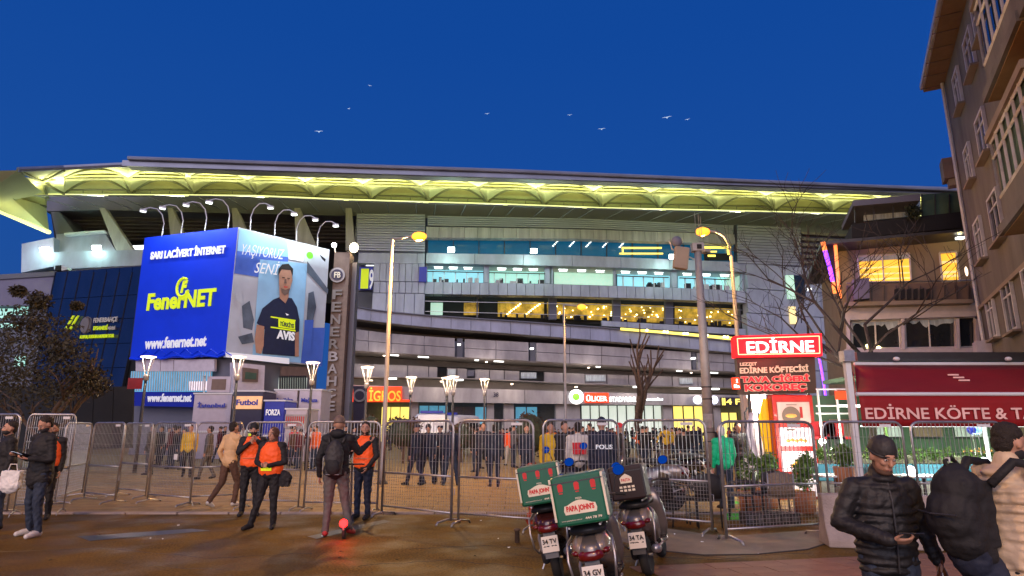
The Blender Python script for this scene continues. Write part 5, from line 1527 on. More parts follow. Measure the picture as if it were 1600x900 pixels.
def remesh(name, prims, voxel, mats, parent, smooth=4, mid=None, key=None):
    """fuses all shapes into one continuous surface; mid gives the material of every shape"""
    mb = MB()
    for q in prims: add_prim(mb, q)
    me = mb.mesh(name)
    o = bpy.data.objects.new(name, me); COL.objects.link(o)
    m = o.modifiers.new('r', 'REMESH'); m.mode = 'VOXEL'; m.voxel_size = voxel; m.use_smooth_shade = True
    if smooth:
        s_ = o.modifiers.new('s', 'SMOOTH'); s_.iterations = smooth; s_.factor = .5
    dg = bpy.context.evaluated_depsgraph_get()
    nm = bpy.data.meshes.new_from_object(o.evaluated_get(dg))
    bpy.data.objects.remove(o)
    nm.materials.clear()
    ms = mats if isinstance(mats, (list, tuple)) else [mats]
    for x in ms: nm.materials.append(x)
    if len(ms) > 1:
        n = len(nm.polygons); c = np.zeros(n*3); nm.polygons.foreach_get('center', c); c = c.reshape(-1, 3)
        best = np.full(n, 1e9); idx = np.zeros(n, dtype=np.int32)
        for q, k in zip(prims, mid):
            if q[0] == 'c': d = capsule_np(c, q[1], q[2], q[3], q[4])
            elif q[0] == 'e':
                pc = c-np.array(q[1])
                if len(q) > 3 and q[3] is not None: pc = pc@np.array(q[3])
                d = (np.linalg.norm(pc/np.array(q[2]), axis=1)-1)*min(q[2])
            else: d = np.linalg.norm(c-np.array(q[1]), axis=1)-max(q[2])/2
            s_ = d < best; best[s_] = d[s_]; idx[s_] = k
        nm.polygons.foreach_set('material_index', idx)
    if name in WR:
        from mathutils import noise
        amp, sx_, sz = WR[name]
        n = len(nm.vertices); co = np.zeros(n*3); nm.vertices.foreach_get('co', co); co = co.reshape(-1, 3)
        no = np.zeros(n*3); nm.vertices.foreach_get('normal', no); no = no.reshape(-1, 3)
        off = random.uniform(0, 50)
        d = np.array([abs(noise.noise((p[0]*sx_+off, p[1]*sx_, p[2]*sz+p[0]*6)))-.2+.5*noise.noise((p[0]*sx_*2.3, p[1]*sx_*2.3+off, p[2]*sz*2.1)) for p in co])
        nm.vertices.foreach_set('co', (co+no*(d*amp)[:, None]).ravel())
    nm.polygons.foreach_set('use_smooth', [True]*len(nm.polygons))
    ob = bpy.data.objects.new(name, nm); COL.objects.link(ob); ob.parent = parent
    return ob

def hand_prims(w, d, pn, thumb, curl=.5, s=1.0):
    """w wrist, d finger direction, pn palm normal (fingers curl towards it), thumb side direction"""
    w, d, pn, th = Vector(w), Vector(d).normalized(), Vector(pn).normalized(), Vector(thumb).normalized()
    P = []
    c = w+d*.045*s
    for k in (-1.5, -.5, .5, 1.5):
        P.append(('c', w+d*.012*s+th*k*.011*s, w+d*.085*s+th*k*.019*s, .014*s, .0115*s))
    for k, L in ((-1.5, .060), (-.5, .074), (.5, .080), (1.5, .072)):
        p = w+d*.088*s+th*k*.020*s; dd = d.copy()
        for j, f in enumerate((.45, .32, .23)):
            ang = curl*(.5+.45*j)
            dd = (d*math.cos(ang*(j+1)*.75)+pn*math.sin(ang*(j+1)*.75)).normalized()
            q = p+dd*L*f*s*1.05
            P.append(('c', p, q, (.0095-.0008*j)*s, (.0088-.0008*j)*s)); p = q
    p = w+d*.025*s+th*.026*s
    q = p+(th*.7+d*.6+pn*.35).normalized()*.040*s
    r = q+(d*.9+th*.1+pn*.5).normalized()*.030*s
    P += [('c', p, q, .0125*s, .0105*s), ('c', q, r, .0105*s, .0085*s)]
    return P

def skeleton(H=1.75, lean=0.0, **o):
    J = dict(pel=(0, 0, .95), wai=(0, 0, 1.09), che=(0, .005, 1.27), nek=(0, -.01, 1.47), hed=(0, .015, 1.635),
             sL=(-.185, 0, 1.42), eL=(-.225, -.02, 1.13), wL=(-.225, .05, .88), sR=(.185, 0, 1.42), eR=(.225, -.02, 1.13), wR=(.225, .05, .88),
             hL=(-.09, 0, .93), kL=(-.10, .02, .50), aL=(-.11, -.02, .085), tL=(-.13, .15, .035), hR=(.09, 0, .93), kR=(.10, .02, .50), aR=(.11, -.02, .085), tR=(.13, .15, .035))
    J.update(o)
    s = H/1.75
    out = {}
    for k, v in J.items():
        v = Vector(v)
        if lean and k in ('wai', 'che', 'nek', 'hed', 'sL', 'eL', 'wL', 'sR', 'eR', 'wR') and k not in o.get('fix', ()):
            p = Vector((0, 0, .97)); v = p+Matrix.Rotation(-lean, 3, 'X') @ (v-p)
        out[k] = v*s
    out['s'] = s; out['lean'] = lean
    return out

def figure(t, J, top, legs, shoes, hair='hairdark', vox=.011, sleeves=None, headgear=None, vest=None, mask=True, coat=False, hands=((.5, None), (.5, None)), puffer=False, girth=1.0, beard=False, face=True, look=0.0, nod=0.0, hood=False, hijab=None, hv=None, chin=False):
    s = J['s']; g = girth
    RX = Matrix.Rotation(-J['lean'], 3, 'X')
    torso = lambda e_=0: [('e', J['che'], ((.165*g+e_)*s, (.112*g+e_)*s, (.205+e_)*s), RX), ('e', J['wai'], ((.150*g+e_)*s, (.105*g+e_)*s, (.17+e_)*s), RX), ('e', J['pel'], ((.168*g+e_)*s, (.118*g+e_)*s, (.125+e_)*s)),
                            ('c', J['sL']*.9+J['nek']*.1, J['sR']*.9+J['nek']*.1, (.058+e_)*s, (.058+e_)*s), ('c', J['nek']-Vector((0, 0, .03)), J['sL'], (.055+e_)*s, (.06+e_)*s), ('c', J['nek']-Vector((0, 0, .03)), J['sR'], (.055+e_)*s, (.06+e_)*s)]
    def arm(x, e_=0):
        S, E_, W = J['s'+x], J['e'+x], J['w'+x]
        return [('c', S, E_, (.056+e_)*s, (.042+e_)*s), ('c', E_, W, (.041+e_)*s, (.029+e_*.8)*s)]
    def leg(x, e_=0):
        Hh, K_, A = J['h'+x], J['k'+x], J['a'+x]
        return [('c', Hh, K_, (.085*g+e_)*s, (.056+e_)*s), ('c', K_, A, (.054+e_)*s, (.037+e_)*s)]
    # --- body: skin, one continuous surface with head, neck, hands
    RH = Matrix.Rotation(look, 3, 'Z') @ Matrix.Rotation(-nod, 3, 'X')
    h = J['hed']
    F = lambda x, y, z: h+RH @ Vector((x, y, z))*s
    head = [('e', F(0, -.008, .02), (.078*s, .094*s, .100*s), RH), ('e', F(0, .018, -.05), (.058*s, .066*s, .068*s), RH), ('c', F(0, .062, -.098), F(0, .055, -.10), .022*s, .022*s),
            ('c', J['nek']-Vector((0, 0, .02))*s, F(0, -.015, -.08), .056*s, .050*s),
            ('c', F(0, .088, .012), F(0, .104, -.028), .010*s, .016*s), ('c', F(-.022, .084, .024), F(.022, .084, .024), .014*s, .014*s),
            ('e', F(-.079, -.005, -.008), (.012*s, .022*s, .034*s), RH), ('e', F(.079, -.005, -.008), (.012*s, .022*s, .034*s), RH),
            ('e', F(-.034, .066, -.024), (.022*s, .02*s, .02*s), RH), ('e', F(.034, .066, -.024), (.022*s, .02*s, .02*s), RH),
            ('c', F(-.018, .082, -.064), F(.018, .082, -.064), .0095*s, .0095*s), ('c', F(-.015, .080, -.074), F(.015, .080, -.074), .009*s, .009*s)]
    hp = []
    for x, (cu, spec) in zip('LR', hands):
        W = J['w'+x]; E_ = J['e'+x]
        d = (W-E_).normalized()
        sd = -1 if x == 'L' else 1
        if spec is None:
            dd, pn, th = d, Vector((-sd, 0, 0)), Vector((0, 1, 0))
            pn = (pn-d*pn.dot(d)).normalized(); th = (th-d*th.dot(d)); th = th.normalized() if th.length > .1 else Vector((0, 0, 1))
        else:
            dd, pn, th = [Vector(q) for q in spec]
        hp += hand_prims(W, dd, pn, th, cu, s*1.0)
    low = [q for x in 'LR' for q in arm(x, -.006)+leg(x, -.012)]
    body = remesh('body', torso(-.015)+head+low+hp, vox*.72 if vox < .012 else vox, M['skin'], t, 3)
    # --- face details
    if face:
        for sx_ in (-1, 1):
            mb = MB(); mb.ell(F(sx_*.032, .084, .006), (.0125*s, .006*s, .0055*s), 10, 6, RH); ey = mb.build('eye', M['white'], body)
            MB().ell(F(sx_*.032, .0885, .006), (.0055*s, .0035*s, .0055*s), 8, 6, RH).build('iris', M['hairdark'], ey)
            MB().tube([F(sx_*.014, .092, .030), F(sx_*.034, .092, .034), F(sx_*.052, .080, .026)], [.004*s, .0045*s, .003*s], 6).build('eyebrow', M['hairdark'], body)
        MB().tube([F(-.022, .088, -.069), F(0, .093, -.068), F(.022, .088, -.069)], .0040*s, 6).build('lips', M['lip'], body)
    if mask:
        remesh('face_mask', [('e', F(0, .030, -.062), (.063*s, .072*s, .052*s), RH)], .008, M[mask] if isinstance(mask, str) else M['mask'], t, 2)
    if chin:
        remesh('chin_mask', [('e', F(0, .030, -.100), (.058*s, .062*s, .030*s), RH), ('c', F(-.055, .01, -.085), F(-.07, -.01, -.03), .012*s, .006*s), ('c', F(.055, .01, -.085), F(.07, -.01, -.03), .012*s, .006*s)], .007, M['browncloth'], t, 2)
    if beard:
        remesh('beard', [('e', F(0, .022, -.078), (.062*s, .066*s, .044*s), RH)], .008, M['hairdark'], t, 2)
    # --- hair or hat
    if headgear:
        pr = [('e', F(0, -.016, .040), (.089*s, .103*s, .108*s), RH)]
        ob = remesh('beanie', pr, .009, M[headgear], t, 2)
        # brim: cut below the brow line
        me = ob.data
        v = np.zeros(len(me.vertices)*3); me.vertices.foreach_get('co', v); v = v.reshape(-1, 3)
        nrm = np.array(RH @ Vector((0, .10, 1))); c0 = np.array(F(0, 0, .022))
        ok = ((v-c0)@nrm) > 0
        keep = [tuple(p.vertices) for p in me.polygons if all(ok[i] for i in p.vertices)]
        used = sorted({i for f_ in keep for i in f_}); mp_ = {k_: n_ for n_, k_ in enumerate(used)}
        m2 = bpy.data.meshes.new('beanie'); m2.from_pydata([tuple(v[i]) for i in used], [], [tuple(mp_[i] for i in f_) for f_ in keep])
        m2.materials.append(M[headgear]); m2.polygons.foreach_set('use_smooth', [True]*len(m2.polygons)); ob.data = m2
        rim = [F(.086*math.cos(a), -.016+.100*math.sin(a), .030-.010*math.sin(a)) for a in [2*PI*i/20 for i in range(20)]]
        MB().tube(rim, .0095*s, 8, closed=True).build('beanie_cuff', M[headgear], ob, smooth=True)
    elif hijab:
        remesh('headscarf', [('e', F(0, -.022, .012), (.093*s, .104*s, .118*s), RH), ('e', F(0, -.03, -.10), (.088*s, .078*s, .11*s), RH), ('c', J['nek'], F(0, -.03, -.08), .085*s, .075*s), ('e', J['nek']+Vector((0, .02, -.04)), (.13*s, .10*s, .07*s))], .010, M[hijab], t, 3)
    else:
        remesh('hair', [('e', F(0, -.026, .048), (.084*s, .094*s, .086*s), RH), ('e', F(0, -.055, -.005), (.074*s, .055*s, .08*s), RH)], .009, M[hair], t, 1)
    # --- trousers
    pants = [q for x in 'LR' for q in leg(x, .014)]+[('e', J['pel'], (.172*g*s, .125*g*s, .115*s))]
    remesh('trousers', pants, vox, M[legs], t, 4)
    for x in 'LR':
        A, T_ = J['a'+x], J['t'+x]
        remesh('shoe', [('c', A-Vector((0, 0, .02)), A*.35+T_*.65, .045*s, .042*s), ('c', A+(A-T_).normalized()*.03-Vector((0, 0, .04))*s, T_, .042*s, .040*s)], .010, M[shoes], t, 2)
    # --- top
    hem = J['pel']+Vector((0, 0, -.12 if coat else -.02))*s
    if puffer:
        pr = []
        n = 12
        zt, zb = J['che'].z+.17*s, J['pel'].z-.13*s
        for i in range(n):
            z = zb+(zt-zb)*i/(n-1); f = (z-zb)/(zt-zb)
            y = (J['che'].y*f+J['pel'].y*(1-f))
            x0 = (J['che'].x*f+J['pel'].x*(1-f))
            wd = (.190+.025*math.sin(f*PI))*g if f < .8 else (.185-.45*(f-.8))*g
            pr.append(('e', (x0, y, z), (wd*s, (.130+.012*math.sin(f*PI))*g*s, .045*s)))
        pr += [('e', J['che'], (.190*g*s, .132*g*s, .20*s), RX), ('e', J['wai'], (.196*g*s, .138*g*s, .24*s), RX), ('e', J['pel'], (.192*g*s, .136*g*s, .16*s))]
        for x in 'LR':
            S, E_, W = J['s'+x], J['e'+x], J['w'+x]
            for A, B_, n_, ra, rb in ((S, E_, 6, .074, .064), (E_, W, 6, .064, .052)):
                for i in range(n_):
                    c = A.lerp(B_, (i+.5)/n_)
                    r_ = (ra-.003+(rb-ra)*i/n_)*s
                    q = Vector((0, 0, 1)).rotation_difference(B_-A).to_matrix()
                    pr.append(('e', c, (r_, r_, .034*s), q))
            pr += arm(x, .020)
        pr += [('c', J['nek']-Vector((0, 0, .05))*s, J['sL'], .075*s, .066*s), ('c', J['nek']-Vector((0, 0, .05))*s, J['sR'], .075*s, .066*s), ('c', J['nek']-Vector((0, 0, .02))*s, J['nek']+Vector((0, .0, .045))*s, .083*s, .075*s)]
        jk = remesh('jacket', pr, .0085, M[top], t, 2)
        yy = J['che'].y+.148*g*s
        MB().tube([(J['pel'].x, J['pel'].y+.142*g*s, zb), (J['wai'].x, J['wai'].y+.158*g*s, J['wai'].z), (J['che'].x, yy-.008, J['che'].z+.02), (J['che'].x, yy-.05, zt+.02)], .006, 6).build('zip', M['dsteel'], jk)
    else:
        pr = torso(.020)+[q for x in 'LR' for q in arm(x, .014 if not sleeves else .012)]+[('c', J['nek']-Vector((0, 0, .02))*s, J['nek']+Vector((0, 0, .03))*s, .068*s, .062*s)]
        if coat:
            pr += [('e', hem, (.19*g*s, .145*g*s, .15*s)), ('c', J['wai'], hem, .15*g*s, .16*g*s)]
        remesh('jacket' if not sleeves else 'shirt', pr, vox, M[top], t, 4)
    if vest:
        v_ = torso(.036)[:3]+[('c', J['che']-Vector((.08, 0, .05))*s, J['wai']-Vector((.08, 0, .08))*s, .124*g*s, .126*g*s), ('c', J['che']+Vector((.08, 0, -.05))*s, J['wai']+Vector((.08, 0, -.08))*s, .124*g*s, .126*g*s), ('c', J['sL']*.72+J['sR']*.28, J['sR']*.72+J['sL']*.28, .088*s, .088*s)]
        v_[2] = ('e', J['pel']+Vector((0, 0, .03)), (.190*g*s, .150*g*s, .13*s))
        vo = remesh('safety_vest', v_, vox, M[vest], t, 3)
        y = J['che'].y
        MB().tube([J['wai']+Vector((.192*g*math.cos(a), .142*g*math.sin(a), 0))*s for a in [2*PI*i/24 for i in range(24)]], .012*s, 6, closed=True).build('reflective_band', M['vestband'] if not hv else M[hv], vo, smooth=True)
    if hood:
        remesh('hood', [('e', J['nek']+Vector((0, -.07, .03))*s, (.12*s, .08*s, .075*s))], .01, M[top], t, 2)
    return body, F

def person(label, loc, yaw, J, group=None, **k):
    t = thing('person', label, 'person', loc, yaw, group)
    figure(t, J, **k)
    return t

# 1 man in a black coat, reading his phone, far left
J = skeleton(1.80, .03, eR=(.25, .06, 1.13), wR=(.14, .27, 1.20), eL=(-.24, .0, 1.12), wL=(-.10, .24, 1.14), kL=(-.13, .05, .50), aL=(-.19, .02, .085), tL=(-.22, .18, .035), kR=(.12, .02, .50), aR=(.15, -.06, .085), tR=(.18, .10, .035))
t = person('man in long black coat and white sneakers looking down at his phone, at far left', G(48, 838), R(155), J, top='blackcloth', legs='jeans', shoes='shoewhite', coat=True, nod=.5, mask='mask', girth=1.12,
           hands=((.6, ((.35, .9, .1), (0, 0, 1), (1, -.3, 0))), (.5, ((-.4, .9, .0), (0, .2, 1), (-1, -.3, .2)))))
ph = thing('phone', 'phone with light screen held by the man in the long black coat', 'phone', Vector(t.location), R(155))
MB().box((.05, .36, 1.245), (.075, .15, .01), rx=.35).build('phone_body', M['phone'], ph, bevel=.003)
MB().box((.05, .36, 1.2525), (.066, .135, .003), rx=.35).build('phone_screen', M['screen'], ph)
# 2 dark figure cut by the left edge
J = skeleton(1.74, 0, wR=(.18, .22, .98), eR=(.25, 0, 1.14))
person('person in dark clothes carrying a white bag, cut off by the left edge', G(-9, 828), R(140), J, top='blackcloth', legs='jeans', shoes='blackcloth', coat=True, girth=1.1, vox=.013)
bg_ = thing('carrier_bag', 'pale blue white carrier bag held at the left edge of the picture', 'bag', G(4, 834), 0)
remesh('bag_body', [('b', (0, 0, .82), (.30, .10, .28)), ('e', (0, 0, .74), (.17, .08, .14))], .012, M['white'], bg_, 3)
MB().tube([(-.08, 0, .94), (-.05, 0, 1.06), (.05, 0, 1.06), (.08, 0, .94)], .008, 6).build('bag_handle', M['white'], bg_)
# steward behind him
J = skeleton(1.72)
person('steward in orange vest half hidden behind the man in the long black coat', G(62, 812), R(200), J, top='blackcloth', legs='blackcloth', shoes='blackcloth', vest='orangecloth', vox=.013, mask='mask')
# 3 walking man in cream shirt
J = skeleton(1.76, .04, kR=(.11, .16, .52), aR=(.12, .10, .10), tR=(.12, .25, .05), kL=(-.10, -.06, .50), aL=(-.12, -.32, .14), tL=(-.13, -.2, .035), eL=(-.25, -.08, 1.14), wL=(-.22, .02, .93), eR=(.25, .05, 1.15), wR=(.2, .22, 1.02))
person('man in cream jumper and brown trousers walking away behind the barriers', G(352, 793), R(-28), J, top='cream', legs='browncloth', shoes='shoewhite', sleeves=True, mask=False, vox=.013)
# 4 steward with hands at face
J = skeleton(1.72, 0, eL=(-.27, .10, 1.22), wL=(-.10, .20, 1.42), eR=(.24, .12, 1.20), wR=(.04, .22, 1.38), kL=(-.12, .02, .5), aL=(-.15, -.02, .085), tL=(-.2, .12, .035))
person('steward in plain orange vest and dark cap holding both hands up to the chin', G(386, 806), R(195), J, top='blackcloth', legs='blackcloth', shoes='blackcloth', vest='orangecloth', headgear='blackcloth', nod=.15, girth=1.1,
       hands=((1.1, ((.6, .3, .7), (.3, .9, -.2), (.5, 0, -.8))), (1.1, ((-.5, .3, .8), (-.3, .9, -.2), (-.5, 0, -.8)))))
# 5 woman steward, long hair/brown scarf
J = skeleton(1.64, 0, eL=(-.26, .02, 1.14), wL=(-.06, .20, 1.09), eR=(.26, .02, 1.14), wR=(.07, .21, 1.08), kR=(.13, .10, .50), aR=(.24, .12, .085), tR=(.30, .25, .035), kL=(-.10, .02, .50), aL=(-.11, -.02, .085), tL=(-.15, .13, .035))
t = person('smiling woman steward with brown headscarf and orange vest, hands clasped at her waist', G(416, 826), R(175), J, top='blackcloth', legs='blackcloth', shoes='blackcloth', vest='orangecloth', hijab='browncloth', mask=False, girth=1.12, look=R(-12),
           hands=((1.0, ((.9, .3, .1), (.1, .9, 0), (.1, 0, 1))), (1.0, ((-.9, .3, .1), (-.1, .9, 0), (-.1, 0, 1)))))
MB().prism([(-.09, .17, .935), (.09, .17, .935), (.09, .18, 1.0), (-.09, .18, 1.0)], (0, .01, 0)).build('vest_print', M['yellowtxt'], t)
t = thing('handbag', 'black shoulder bag hanging at the hip of the woman steward', 'handbag', G(438, 826))
remesh('bag_body', [('e', (0, 0, .80), (.13, .07, .14)), ('b', (0, 0, .74), (.2, .1, .14))], .012, M['blackcloth'], t, 4)
MB().tube([(-.08, 0, .88), (-.12, 0, 1.1), (-.2, -.02, 1.33)], .01, 6).build('bag_strap', M['blackcloth'], t)
# 6 man with backpack seen from behind
J = skeleton(1.80, .02, eR=(.30, .12, 1.22), wR=(.42, .30, 1.36), eL=(-.27, -.03, 1.13), wL=(-.27, .06, .88), kR=(.14, .06, .50), aR=(.24, -.03, .12), tR=(.28, .10, .05), kL=(-.10, .02, .50), aL=(-.11, -.04, .085), tL=(-.13, .11, .035))
t = person('man in grey trousers and beige beanie seen from behind, reaching out to a steward', G(520, 838), R(2), J, top='blackcloth', legs='greycloth', shoes='redshoe', headgear='brown', girth=1.12, mask=False, hood=True)
t = thing('backpack', 'dark slim backpack on the back of the man with the beige beanie', 'backpack', G(520, 838), R(2))
remesh('pack_body', [('e', (0, -.20, 1.18), (.15, .10, .27)), ('b', (0, -.18, 1.08), (.24, .10, .32))], .012, M['wickerblk'], t, 5)
remesh('front_pocket', [('e', (0, -.27, 1.05), (.11, .05, .13))], .01, M['blackcloth'], t, 3)
for s_ in (-1, 1):
    MB().tube([(s_*.10, -.14, 1.40), (s_*.13, -.06, 1.50), (s_*.14, .08, 1.49), (s_*.15, .15, 1.35)], .016, 8).build('shoulder_strap', M['wickerblk'], t, smooth=True)
MB().tube([(-.1, -.27, .93), (.1, -.27, .93)], .006, 6).build('pack_piping', M['steel'], t)
# e-scooter he stands with
es = thing('electric_scooter', 'folded looking electric kick scooter with round glowing red rear lamp', 'kick scooter', G(537, 842), R(8))
for y, nm in ((0, 'wheel'), (.85, 'wheel')):
    MB().lathe([(.10, -.022), (.115, -.015), (.115, .015), (.10, .022), (.03, .022)], (0, y, .115), 20, axis=(1, 0, 0)).build(nm, M['rubber'], es)
MB().loft([(.02, 0, .16, .10, .05, 3), (.12, 0, .14, .16, .05, 4), (.70, 0, .14, .16, .05, 4), (.80, 0, .2, .08, .08, 3)], 12).build('deck', M['dsteel'], es)
MB().tube([(0, .84, .14), (0, .80, .35), (0, .70, 1.05)], .02, 8).build('stem', M['steel'], es)
MB().tube([(-.2, .70, 1.05), (.2, .70, 1.05)], .014, 8).build('handlebar', M['dsteel'], es)
MB().lathe([(.0, 0), (.055, 0), (.062, .02), (.05, .035)], (0, -.12, .24), 20, axis=(0, -1, 0)).build('rear_lamp', M['redlamp'], es)
MB().tube([(-.0, -.14, .14), (0, -.10, .26), (0, .05, .26)], .02, 6).build('mudguard', M['dsteel'], es)
light('lamp_light', es, (0, -.3, .24), 6, (1, .02, .02), .05)
# 7 steward at right of him
J = skeleton(1.74, 0, eL=(-.27, .04, 1.14), wL=(-.14, .12, .93), eR=(.25, .10, 1.20), wR=(.14, .26, 1.22))
person('bearded steward in orange vest listening to the man with the backpack', G(565, 811), R(165), J, top='blackcloth', legs='navycloth', shoes='blackcloth', vest='orangecloth', mask=False, beard=True, look=R(20), girth=1.05)
# ---- the two nearest people, right
# black puffer jacket man, Y about 4.4
YN = 4.4
bx = at(1380, 760, YN)
J = skeleton(1.60, .04, hed=(.0, .085, 1.605), nek=(0, .02, 1.45), sL=(-.195, 0, 1.375), sR=(.195, 0, 1.375),
             eR=(.315, .01, 1.14), wR=(.10, .28, 1.065), eL=(-.265, -.03, 1.12), wL=(-.33, .02, .89), kL=(-.11, .10, .50), aL=(-.12, .02, .085), kR=(.10, -.02, .5), aR=(.11, -.12, .085))
nm = thing('person', 'man in black quilted jacket and dark beanie looking at his hand, closest in front', 'person', (bx.x, YN+.05, -.03), R(176))
figure(nm, J, top='puffer', legs='jeans', shoes='blackcloth', headgear='wickerblk', puffer=True, nod=.40, look=R(8), mask=False, vox=.010, girth=1.06, chin=True,
       hands=((.9, ((-.05, .15, -1), (1, .3, 0), (0, 1, .1))), (.75, ((-.95, .30, -.02), (.1, .3, 1), (.2, .8, .5)))))
p2 = thing('phone', 'dark phone lying in the palm of the man in the quilted jacket', 'phone', nm.location, R(176))
MB().box((.0, .312, 1.012), (.15, .075, .009), rx=.15).build('phone_body', M['phone'], p2, bevel=.003)
bt = thing('bottle', 'brown drink bottle hanging from the lowered hand of the quilted jacket man', 'bottle', nm.location, R(176))
MB().lathe([(.0, .62), (.032, .622), (.034, .64), (.034, .77), (.028, .80), (.014, .83), (.013, .87), (.0, .872)], (-.306, .045, -.055), 14).build('bottle_body', mat('brown_bottle', (.16, .05, .015), .2, coat=.6), bt, smooth=True)
# man with backpack at the right edge, seen from the side
bx = at(1556, 760, 4.1)
J = skeleton(1.64, .16, eL=(-.24, .06, 1.12), wL=(-.10, .28, 1.06), eR=(.24, .10, 1.14), wR=(.10, .30, 1.10), kL=(-.11, .12, .5), aL=(-.11, .05, .085), kR=(.1, -.08, .5), aR=(.1, -.2, .1))
rm = thing('person', 'person in puffy beige jacket and black trousers facing right, cut by the right edge', 'person', (bx.x+.03, 4.1, .0), R(-80))
figure(rm, J, top='beige', legs='blackcloth', shoes='blackcloth', puffer=True, girth=1.25, mask='mask', vox=.010, hood=False, nod=.25)
bp = thing('backpack', 'large drooping black and navy backpack on the person in the beige jacket', 'backpack', rm.location, R(-80))
bp.scale = (.93, .93, .93)
remesh('pack_body', [('e', (-.02, -.32, 1.33), (.15, .15, .17)), ('e', (-.02, -.36, 1.18), (.16, .17, .19)), ('e', (-.02, -.32, 1.06), (.15, .15, .16)), ('e', (-.02, -.25, .97), (.13, .11, .13)), ('b', (-.02, -.28, 1.2), (.26, .22, .40))], .011, M['blackcloth'], bp, 4)
remesh('navy_pouch', [('e', (-.03, -.27, .95), (.14, .12, .16)), ('e', (-.03, -.19, .83), (.14, .12, .16)), ('e', (-.03, -.14, .73), (.11, .09, .12))], .011, M['navycloth'], bp, 4)
MB().tube([(-.05, -.22, 1.46), (-.05, -.30, 1.54), (-.02, -.38, 1.52), (-.02, -.36, 1.45)], .014, 8).build('grab_loop', M['blackcloth'], bp, smooth=True)
MB().box((-.03, -.345, 1.53), (.03, .01, .03)).build('white_tag', M['white'], bp)
for s_ in (-1, 1):
    MB().tube([(s_*.12, -.20, 1.38), (s_*.17, -.06, 1.52), (s_*.18, .10, 1.50), (s_*.21, .19, 1.36), (s_*.22, .14, 1.15), (s_*.18, -.05, 1.02)], .030, 8).build('shoulder_strap', M['blackcloth'], bp, smooth=True)
MB().tube([(-.17, -.36, 1.18), (-.16, -.5, 1.2), (.0, -.56, 1.2), (.14, -.5, 1.2)], .006, 6).build('zip', M['dsteel'], bp)
for q in ((-.17, -.22, .80), (-.16, -.30, .95)):
    MB().ell(q, (.012, .012, .012)).build('rivet', M['steel'], bp)

# ---- people behind the barriers
def gp(u, Y): return gv(u, Y)
def mp(label, u, Y, yaw, H=1.76, group=None, **k):
    kw = dict(top='navycloth', legs='navycloth', shoes='blackcloth', vox=.018, mask=False, face=False)
    kw.update(k)
    Jk = kw.pop('J', {})
    J = skeleton(H, 0, **Jk)
    return person(label, gp(u, Y), R(yaw), J, group, **kw)
walkJ = dict(kL=(-.12, .12, .51), aL=(-.14, .20, .09), tL=(-.15, .36, .05), kR=(.11, -.02, .50), aR=(.12, -.22, .12), tR=(.13, -.08, .04))
wideJ = dict(kL=(-.15, .02, .5), aL=(-.2, -.02, .085), tL=(-.24, .13, .035), kR=(.15, .02, .5), aR=(.2, -.02, .085), tR=(.24, .13, .035))
mp('police officer in navy, striding, left one of the group behind the barrier', 649, 19.5, 60, J=walkJ, headgear='navycloth')
mp('second police officer from the left, feet apart, facing the camera', 667, 20, 185, J=wideJ, headgear='navycloth')
mp('third police officer of the group, hands in front, just left of a barrier post', 686, 20.5, 170, J=dict(eL=(-.26, .05, 1.13), wL=(-.05, .2, 1.1), eR=(.26, .05, 1.13), wR=(.06, .2, 1.1)), headgear='navycloth')
mp('rightmost officer of the group, in lighter jeans, seen from behind', 704, 19.5, 10, J=wideJ, legs='jeans')
mp('tall officer in navy standing behind the centre barrier, left of a pair', 755, 22, 175, 1.82, J=wideJ)
mp('officer with white badge, right one of the pair behind the centre barrier', 772, 19, 10, 1.74)
mp('person in shorts and white top walking far behind the centre barrier', 797, 30, 20, 1.7, J=walkJ, top='orangecloth', legs='whitecloth')
mp('officer in dark blue leaning beside the orange bundle, right of centre', 823, 20, 190, 1.74)
mp('steward in yellow and black striped jacket behind the delivery scooters', 862, 15, 175, 1.76, top='yellowcloth', legs='yellowcloth')
mp('person in black coat between the striped steward and the flag wearer', 884, 15, 200, 1.78, top='blackcloth', legs='blackcloth', coat=True)
fl = mp('fan seen from behind wearing a red and white flag over dark clothes', 905, 14, 5, 1.75, top='whitecloth', legs='blackcloth')
MB().prism([(-.14, -.155, 1.10), (.14, -.155, 1.10), (.15, -.155, 1.34), (-.15, -.155, 1.34)], (0, -.012, 0)).build('red_flag_panel', M['redcloth'], fl)
po = mp('police officer seen from behind, white word on his navy back', 944, 12.6, 4, 1.82, coat=True, headgear='navycloth', girth=1.2)
text('POLIS', M['whitetxt'], po, (-.16, -.170, 1.245), (.32, 0, 0), (0, 0, .085), (0, -.02, 0), bold=.03)
mp('bystander in dark coat right of the officer with the white lettering', 972, 15.5, 30, 1.74, top='blackcloth', legs='blackcloth', headgear='redcloth')
mp('person in mustard yellow jacket with arms out in the middle of the plaza', 1042, 33, 0, 1.8, top='yellowcloth', legs='browncloth', J=dict(eL=(-.36, 0, 1.2), wL=(-.42, .05, .98), eR=(.36, 0, 1.2), wR=(.42, .05, .98)))
mp('man in bright green shirt and jeans seen from behind by the cafe chairs', 1136, 13.9, 8, 1.68, top='greencloth', legs='jeans', sleeves=True, vox=.012, girth=1.0, hair='whitecloth', J=dict(wR=(.22, .1, .90), hed=(-.02, .03, 1.615)))
mp('customer in dark clothes standing behind the green shirt man', 1160, 17, 190, 1.78, top='blackcloth', legs='blackcloth')
mp('bystander in maroon coat right behind the green shirt man', 1175, 18, 170, 1.72, top='browncloth', legs='blackcloth', coat=True)
mp('couple member in grey coat walking behind the stewards, left', 322, 22, 100, 1.72, top='greycloth', legs='greycloth', coat=True, J=walkJ)
mp('passer by in black with pale bag behind the oblique barriers', 232, 24, 80, 1.78, top='blackcloth', legs='jeans', coat=True)
